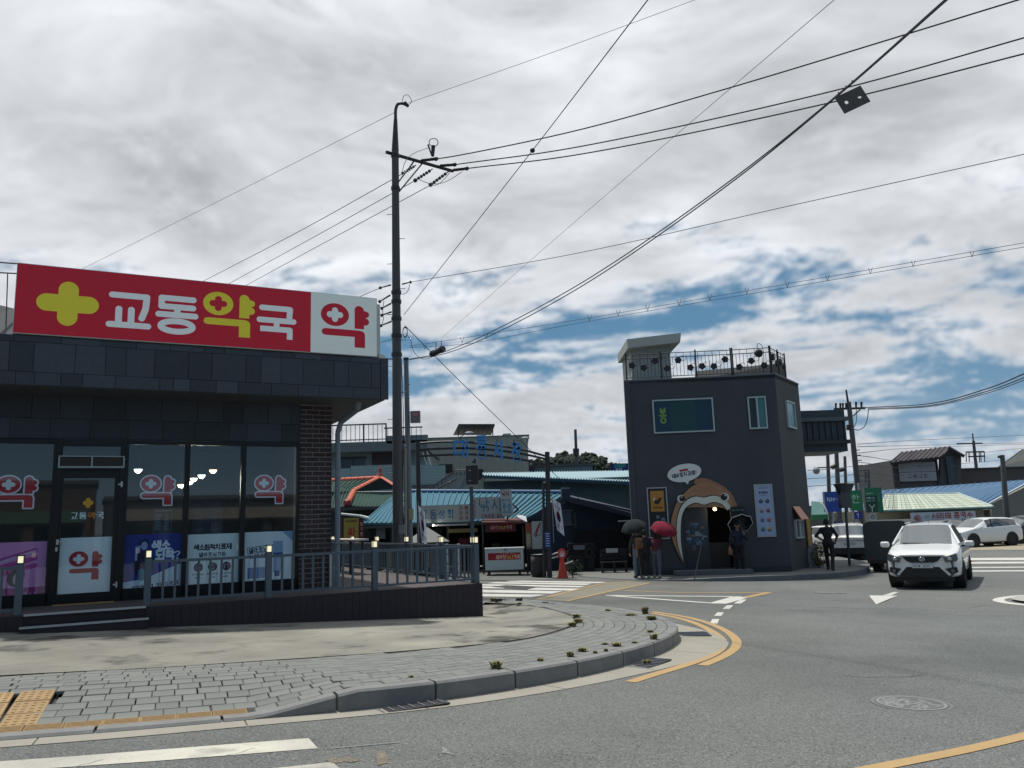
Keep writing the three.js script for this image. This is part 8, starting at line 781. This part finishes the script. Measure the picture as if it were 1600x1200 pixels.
  person('person in black with hand on hip walking past the island corner', 1298, 891, 0.17, Math.PI - 0.5, { h: 1.74, stride: 0.2, top: [0.006, 0.006, 0.01], leg: [0.007, 0.008, 0.012], hair: [0.01, 0.009, 0.009], skin: [0.16, 0.09, 0.07], arms: [[[-0.3, 1.16, 0.08], [-0.2, 0.95, 0.3]], [[0.36, 1.17, -0.12], [0.2, 1.03, 0.02], [-1, -0.2, 0.2]]] });
  const T = thing('green_mascot_stool', 'small bright green rounded stool beside the fish arch', 'stool', gp(1043, 884, 0.17)); part(T, 'seat', new THREE.SphereGeometry(0.24, 18, 12).scale(1, 0.75, 1), M([0.045, 0.12, 0.03], 0.6)).position.y = 0.62; part(T, 'base', new THREE.SphereGeometry(0.22, 16, 10).scale(1, 0.8, 1), M([0.04, 0.11, 0.028], 0.6)).position.y = 0.22; part(T, 'stem', gcyl(0.12, 0.12, V(0, 0.2, 0), V(0, 0.6, 0), 12), M([0.035, 0.1, 0.025], 0.6)); T.name = 'green_stool';
  const Q = thing('bicycle_rack', 'leaning pale bar and low white rail beside the fish doorway', 'rack', gp(1056, 889, 0.17)); part(Q, 'bar', gcyl(0.02, 0.02, V(-0.05, 0, 0), V(0.25, 0.55, -0.15), 6), M([0.3, 0.32, 0.33], 0.6)); part(Q, 'bar', gcyl(0.02, 0.02, V(-0.1, 0.02, 0), V(-0.7, 0.06, 0.05), 6), M([0.3, 0.32, 0.33], 0.6));
  const R = thing('tripod_pole', 'thin black slanting pole standing at the kerb before the fish doorway', 'pole', gp(1085, 905, 0.16)); part(R, 'pole', gcyl(0.018, 0.014, V(0, 0, 0), lp(R, at(1098, 842, 27.8)), 6), M([0.008, 0.008, 0.009], 1)); part(R, 'tip', new THREE.SphereGeometry(0.03, 8, 6), mSteel).position.copy(lp(R, at(1098, 842, 27.8)));
}
// ---------- plants ----------
function bladeG(n, h, sp) { const P = [], C = []; for (let i = 0; i < n; i++) { const a = rr(0, 6.28), l = h * rr(0.5, 1.1), b = sp * rr(0.3, 1), w = rr(0.006, 0.014), x = rr(-1, 1) * sp * 0.4, z = rr(-1, 1) * sp * 0.4, dx = Math.cos(a), dz = Math.sin(a), q = [[x - dz * w, 0, z + dx * w], [x + dz * w, 0, z - dx * w], [x + dx * b * 0.5 + dz * w * 0.8, l * 0.7, z + dz * b * 0.5 - dx * w * 0.8], [x + dx * b * 0.5 - dz * w * 0.8, l * 0.7, z + dz * b * 0.5 + dx * w * 0.8], [x + dx * b, l * rr(0.75, 1), z + dz * b]]; const k = rr(0.6, 1.3), yl = rr(0, 0.6); for (const t of [[0, 1, 2], [0, 2, 3], [3, 2, 4]]) for (const v of t) { P.push(...q[v]); C.push(k * (1 + yl), k, k * 0.9); } } const g = new THREE.BufferGeometry(); g.setAttribute('position', new THREE.Float32BufferAttribute(P, 3)); g.setAttribute('color', new THREE.Float32BufferAttribute(C, 3)); g.computeVertexNormals(); return g; }
const mWeed = new THREE.MeshPhysicalMaterial({ color: new THREE.Color().setRGB(0.15, 0.175, 0.075), roughness: 0.9, vertexColors: true, side: THREE.DoubleSide });
for (const [x, y, h, sp, n, lab] of [[775, 1045, 0.13, 0.13, 90, 'spiky grass tuft by the kerb top above the straight gutter'], [844, 1033, 0.06, 0.08, 36, 'small sparse weed between the pavers near the grass tuft'], [891, 1026, 0.1, 0.1, 44, 'wispy weed at the kerb joint where the bend begins'], [911, 1018, 0.07, 0.13, 110, 'round brown green weed clump at the kerb bend'], [930, 1021, 0.05, 0.06, 40, 'tiny weed beside the brown green clump'], [947, 1018, 0.06, 0.05, 36, 'tiny leafy weed on the kerb edge'], [964, 1010, 0.08, 0.12, 90, 'yellowish weed clump on the pavers by the rounded kerb'], [945, 1007, 0.04, 0.1, 60, 'flat dry weed patch in a paver joint'], [992, 1005, 0.04, 0.08, 50, 'low dry weed on the pavers toward the tip'], [1022, 999, 0.12, 0.12, 70, 'feathery weed near the tip of the kerb'], [1017, 988, 0.06, 0.1, 60, 'dark low weed in the outer paver course'], [1008, 959, 0.2, 0.13, 110, 'tall green weed at the far rim of the pavement'], [1018, 968, 0.1, 0.18, 160, 'leafy weed mat below the tall green weed'], [985, 961, 0.05, 0.2, 80, 'dry weed strip on the lifted pavers'], [901, 963.5, 0.07, 0.16, 120, 'dark moss clump at the round end of the concrete apron'], [903, 972, 0.09, 0.16, 130, 'green weed clump on the apron edge, middle of three'], [895, 978, 0.09, 0.15, 120, 'olive weed clump on the apron edge, lowest of three'], [772, 939, 0.12, 0.22, 130, 'grassy clump beside the corner of the deck'], [812, 944, 0.06, 0.14, 70, 'small dark weed on the apron rim near the crossing'], [950, 954, 0.05, 0.12, 60, 'thin weed at the far kerb top'], [642, 1059, 0.04, 0.05, 30, 'tiny green sprout between pavers by the raised kerb'], [1010, 1037, 0.08, 0.1, 60, 'weed growing in the drain grate at the bend']]) { const off = x === 1010 ? 0.012 : y < 942 ? 0.07 : 0.185; obj('weed', bladeG(Math.round(n * 0.8), h * 0.72, sp * 0.75), mWeed, lab, 'weed', 'weeds in the pavement').position.copy(gp(x, y, off)); }
function shrub(name, label, px, py, off, h, w, n, col, leaf, group) { const P = thing(name, label, 'plant', gp(px, py, off), 0, group), pos = [], C = []; for (let i = 0; i < n; i++) { const t = rnd(), a = rr(0, 6.28), R = w * Math.sqrt(rnd()) * (0.55 + 0.45 * Math.sin(t * 3.1)), c = V(Math.cos(a) * R, 0.05 + t * h * (1 - 0.25 * R / w), Math.sin(a) * R), u = V(rr(-1, 1), rr(-0.6, 1), rr(-1, 1)).normalize(), v = u.clone().cross(V(rr(-1, 1), rr(-1, 1), rr(-1, 1))).normalize(), l = leaf * rr(0.6, 1.3), q = [c.clone(), c.clone().addScaledVector(u, l).addScaledVector(v, l * 0.35), c.clone().addScaledVector(u, l * 2), c.clone().addScaledVector(u, l).addScaledVector(v, -l * 0.35)], k = rr(0.55, 1.35), yl = rnd() < (col[3] || 0) ? 2.3 : 1; for (const j of [0, 1, 2, 0, 2, 3]) { pos.push(q[j].x, q[j].y, q[j].z); C.push(k * col[0] * yl, k * col[1] * (1 + (yl - 1) * 0.35), k * col[2]); } } const g = new THREE.BufferGeometry(); g.setAttribute('position', new THREE.Float32BufferAttribute(pos, 3)); g.setAttribute('color', new THREE.Float32BufferAttribute(C, 3)); g.computeVertexNormals(); part(P, 'foliage', g, M([1, 1, 1], 0.9, { vertexColors: true })); for (let i = 0; i < 4; i++) part(P, 'stem', gcyl(0.012, 0.006, V(rr(-0.05, 0.05), 0, rr(-0.05, 0.05)), V(rr(-0.5, 0.5) * w, h * 0.7, rr(-0.5, 0.5) * w), 5), M([0.04, 0.03, 0.02], 0.9)); return P; }
shrub('flowering_shrub', 'yellow green flowering shrub at the corner of the grey building', 1281, 887, 0.17, 0.95, 0.32, 700, [0.09, 0.085, 0.02, 0.3], 0.05);
shrub('garden_shrub', 'tall leafy green shrub above the stone garden wall', 927, 889, 0.02, 1.5, 0.45, 900, [0.02, 0.04, 0.018, 0], 0.06); shrub('garden_shrub', 'low dark green shrub beside the traffic cone', 895, 898, 0.0, 0.5, 0.4, 500, [0.016, 0.034, 0.016, 0], 0.05); shrub('garden_shrub', 'dark green shrub growing behind the stone wall', 913, 884, 0.02, 1.7, 0.4, 700, [0.014, 0.03, 0.014, 0], 0.06); shrub('potted_plant', 'upright leafy plant between the drum and the white poster', 835, 893, 0, 1.3, 0.22, 400, [0.03, 0.045, 0.02, 0], 0.05);
{ // manhole covers
  const mk = (px, py, label, r) => { const p = gp(px, py); const T = thing('manhole_cover', label, 'manhole cover', V(p.x, road(p.x, p.z) + 0.003, p.z)); const t = canvas(256, 256, (g) => { g.fillStyle = '#565756'; g.fillRect(0, 0, 256, 256); g.strokeStyle = '#7e7f7d'; g.lineWidth = 7; for (let i = 0; i < 30; i++) { g.beginPath(); g.arc(40 + hash(i, 1) * 176, 40 + hash(i, 2) * 176, 10 + hash(i, 3) * 16, hash(i, 4) * 6, hash(i, 4) * 6 + 3.4); g.stroke(); } g.strokeStyle = '#858684'; g.lineWidth = 8; g.beginPath(); g.arc(128, 128, 116, 0, 7); g.stroke(); }); part(T, 'ring', new THREE.CylinderGeometry(r, r, 0.006, 36), M([0.13, 0.13, 0.13], 0.8)).position.y = 0.001; const c = part(T, 'lid', new THREE.CircleGeometry(r * 0.9, 36).rotateX(-Math.PI / 2), M([0.9, 0.9, 0.9], 0.6, { map: t })); c.position.y = 0.007; T.rotation.z = -0.027; };
  mk(1424, 1099.5, 'round cast iron manhole cover with embossed pattern in the road', 0.36); mk(1297, 926, 'worn flat manhole cover in the road near the island kerb', 0.42);
}
// ---------- the row of shops behind us that the pharmacy windows mirror ----------
{
  const c = V(11, 0, 20), y0 = road(9, 5) - 0.1; for (let i = 0; i < 4; i++) { const p = c.clone().addScaledVector(FU, (i - 1.5) * 13.5); p.y = y0; const h = [4.3, 4.9, 3.9, 4.5][i], P = thing('shop_block', ['grey green', 'pale brick', 'dusty blue', 'brown'][i] + ' shop block across the street, mirrored in the pharmacy windows', 'building', p, FROT + Math.PI), m = M([[0.10, 0.12, 0.11], [0.15, 0.11, 0.09], [0.08, 0.10, 0.13], [0.09, 0.075, 0.06]][i], 0.85, { map: rep(plasterT, 0.3) });
    box(P, 'wall', m, 13, h, 8, 0, h / 2, -4); box(P, 'parapet', M([0.12, 0.12, 0.12], 0.8), 13.2, 0.25, 8.2, 0, h + 0.125, -4); for (let k = 0; k < 4; k++) { box(P, 'shop_front', mDarkGlass, 2.5, 2.2, 0.06, -4.6 + k * 3.1, 1.35, 0.03); } box(P, 'sign_band', M([[0.3, 0.1, 0.08], [0.1, 0.2, 0.14], [0.35, 0.33, 0.28], [0.08, 0.12, 0.25]][i], 0.7), 12, 0.7, 0.12, 0, 3.0, 0.07); }
}
renderer.render(scene, camera);
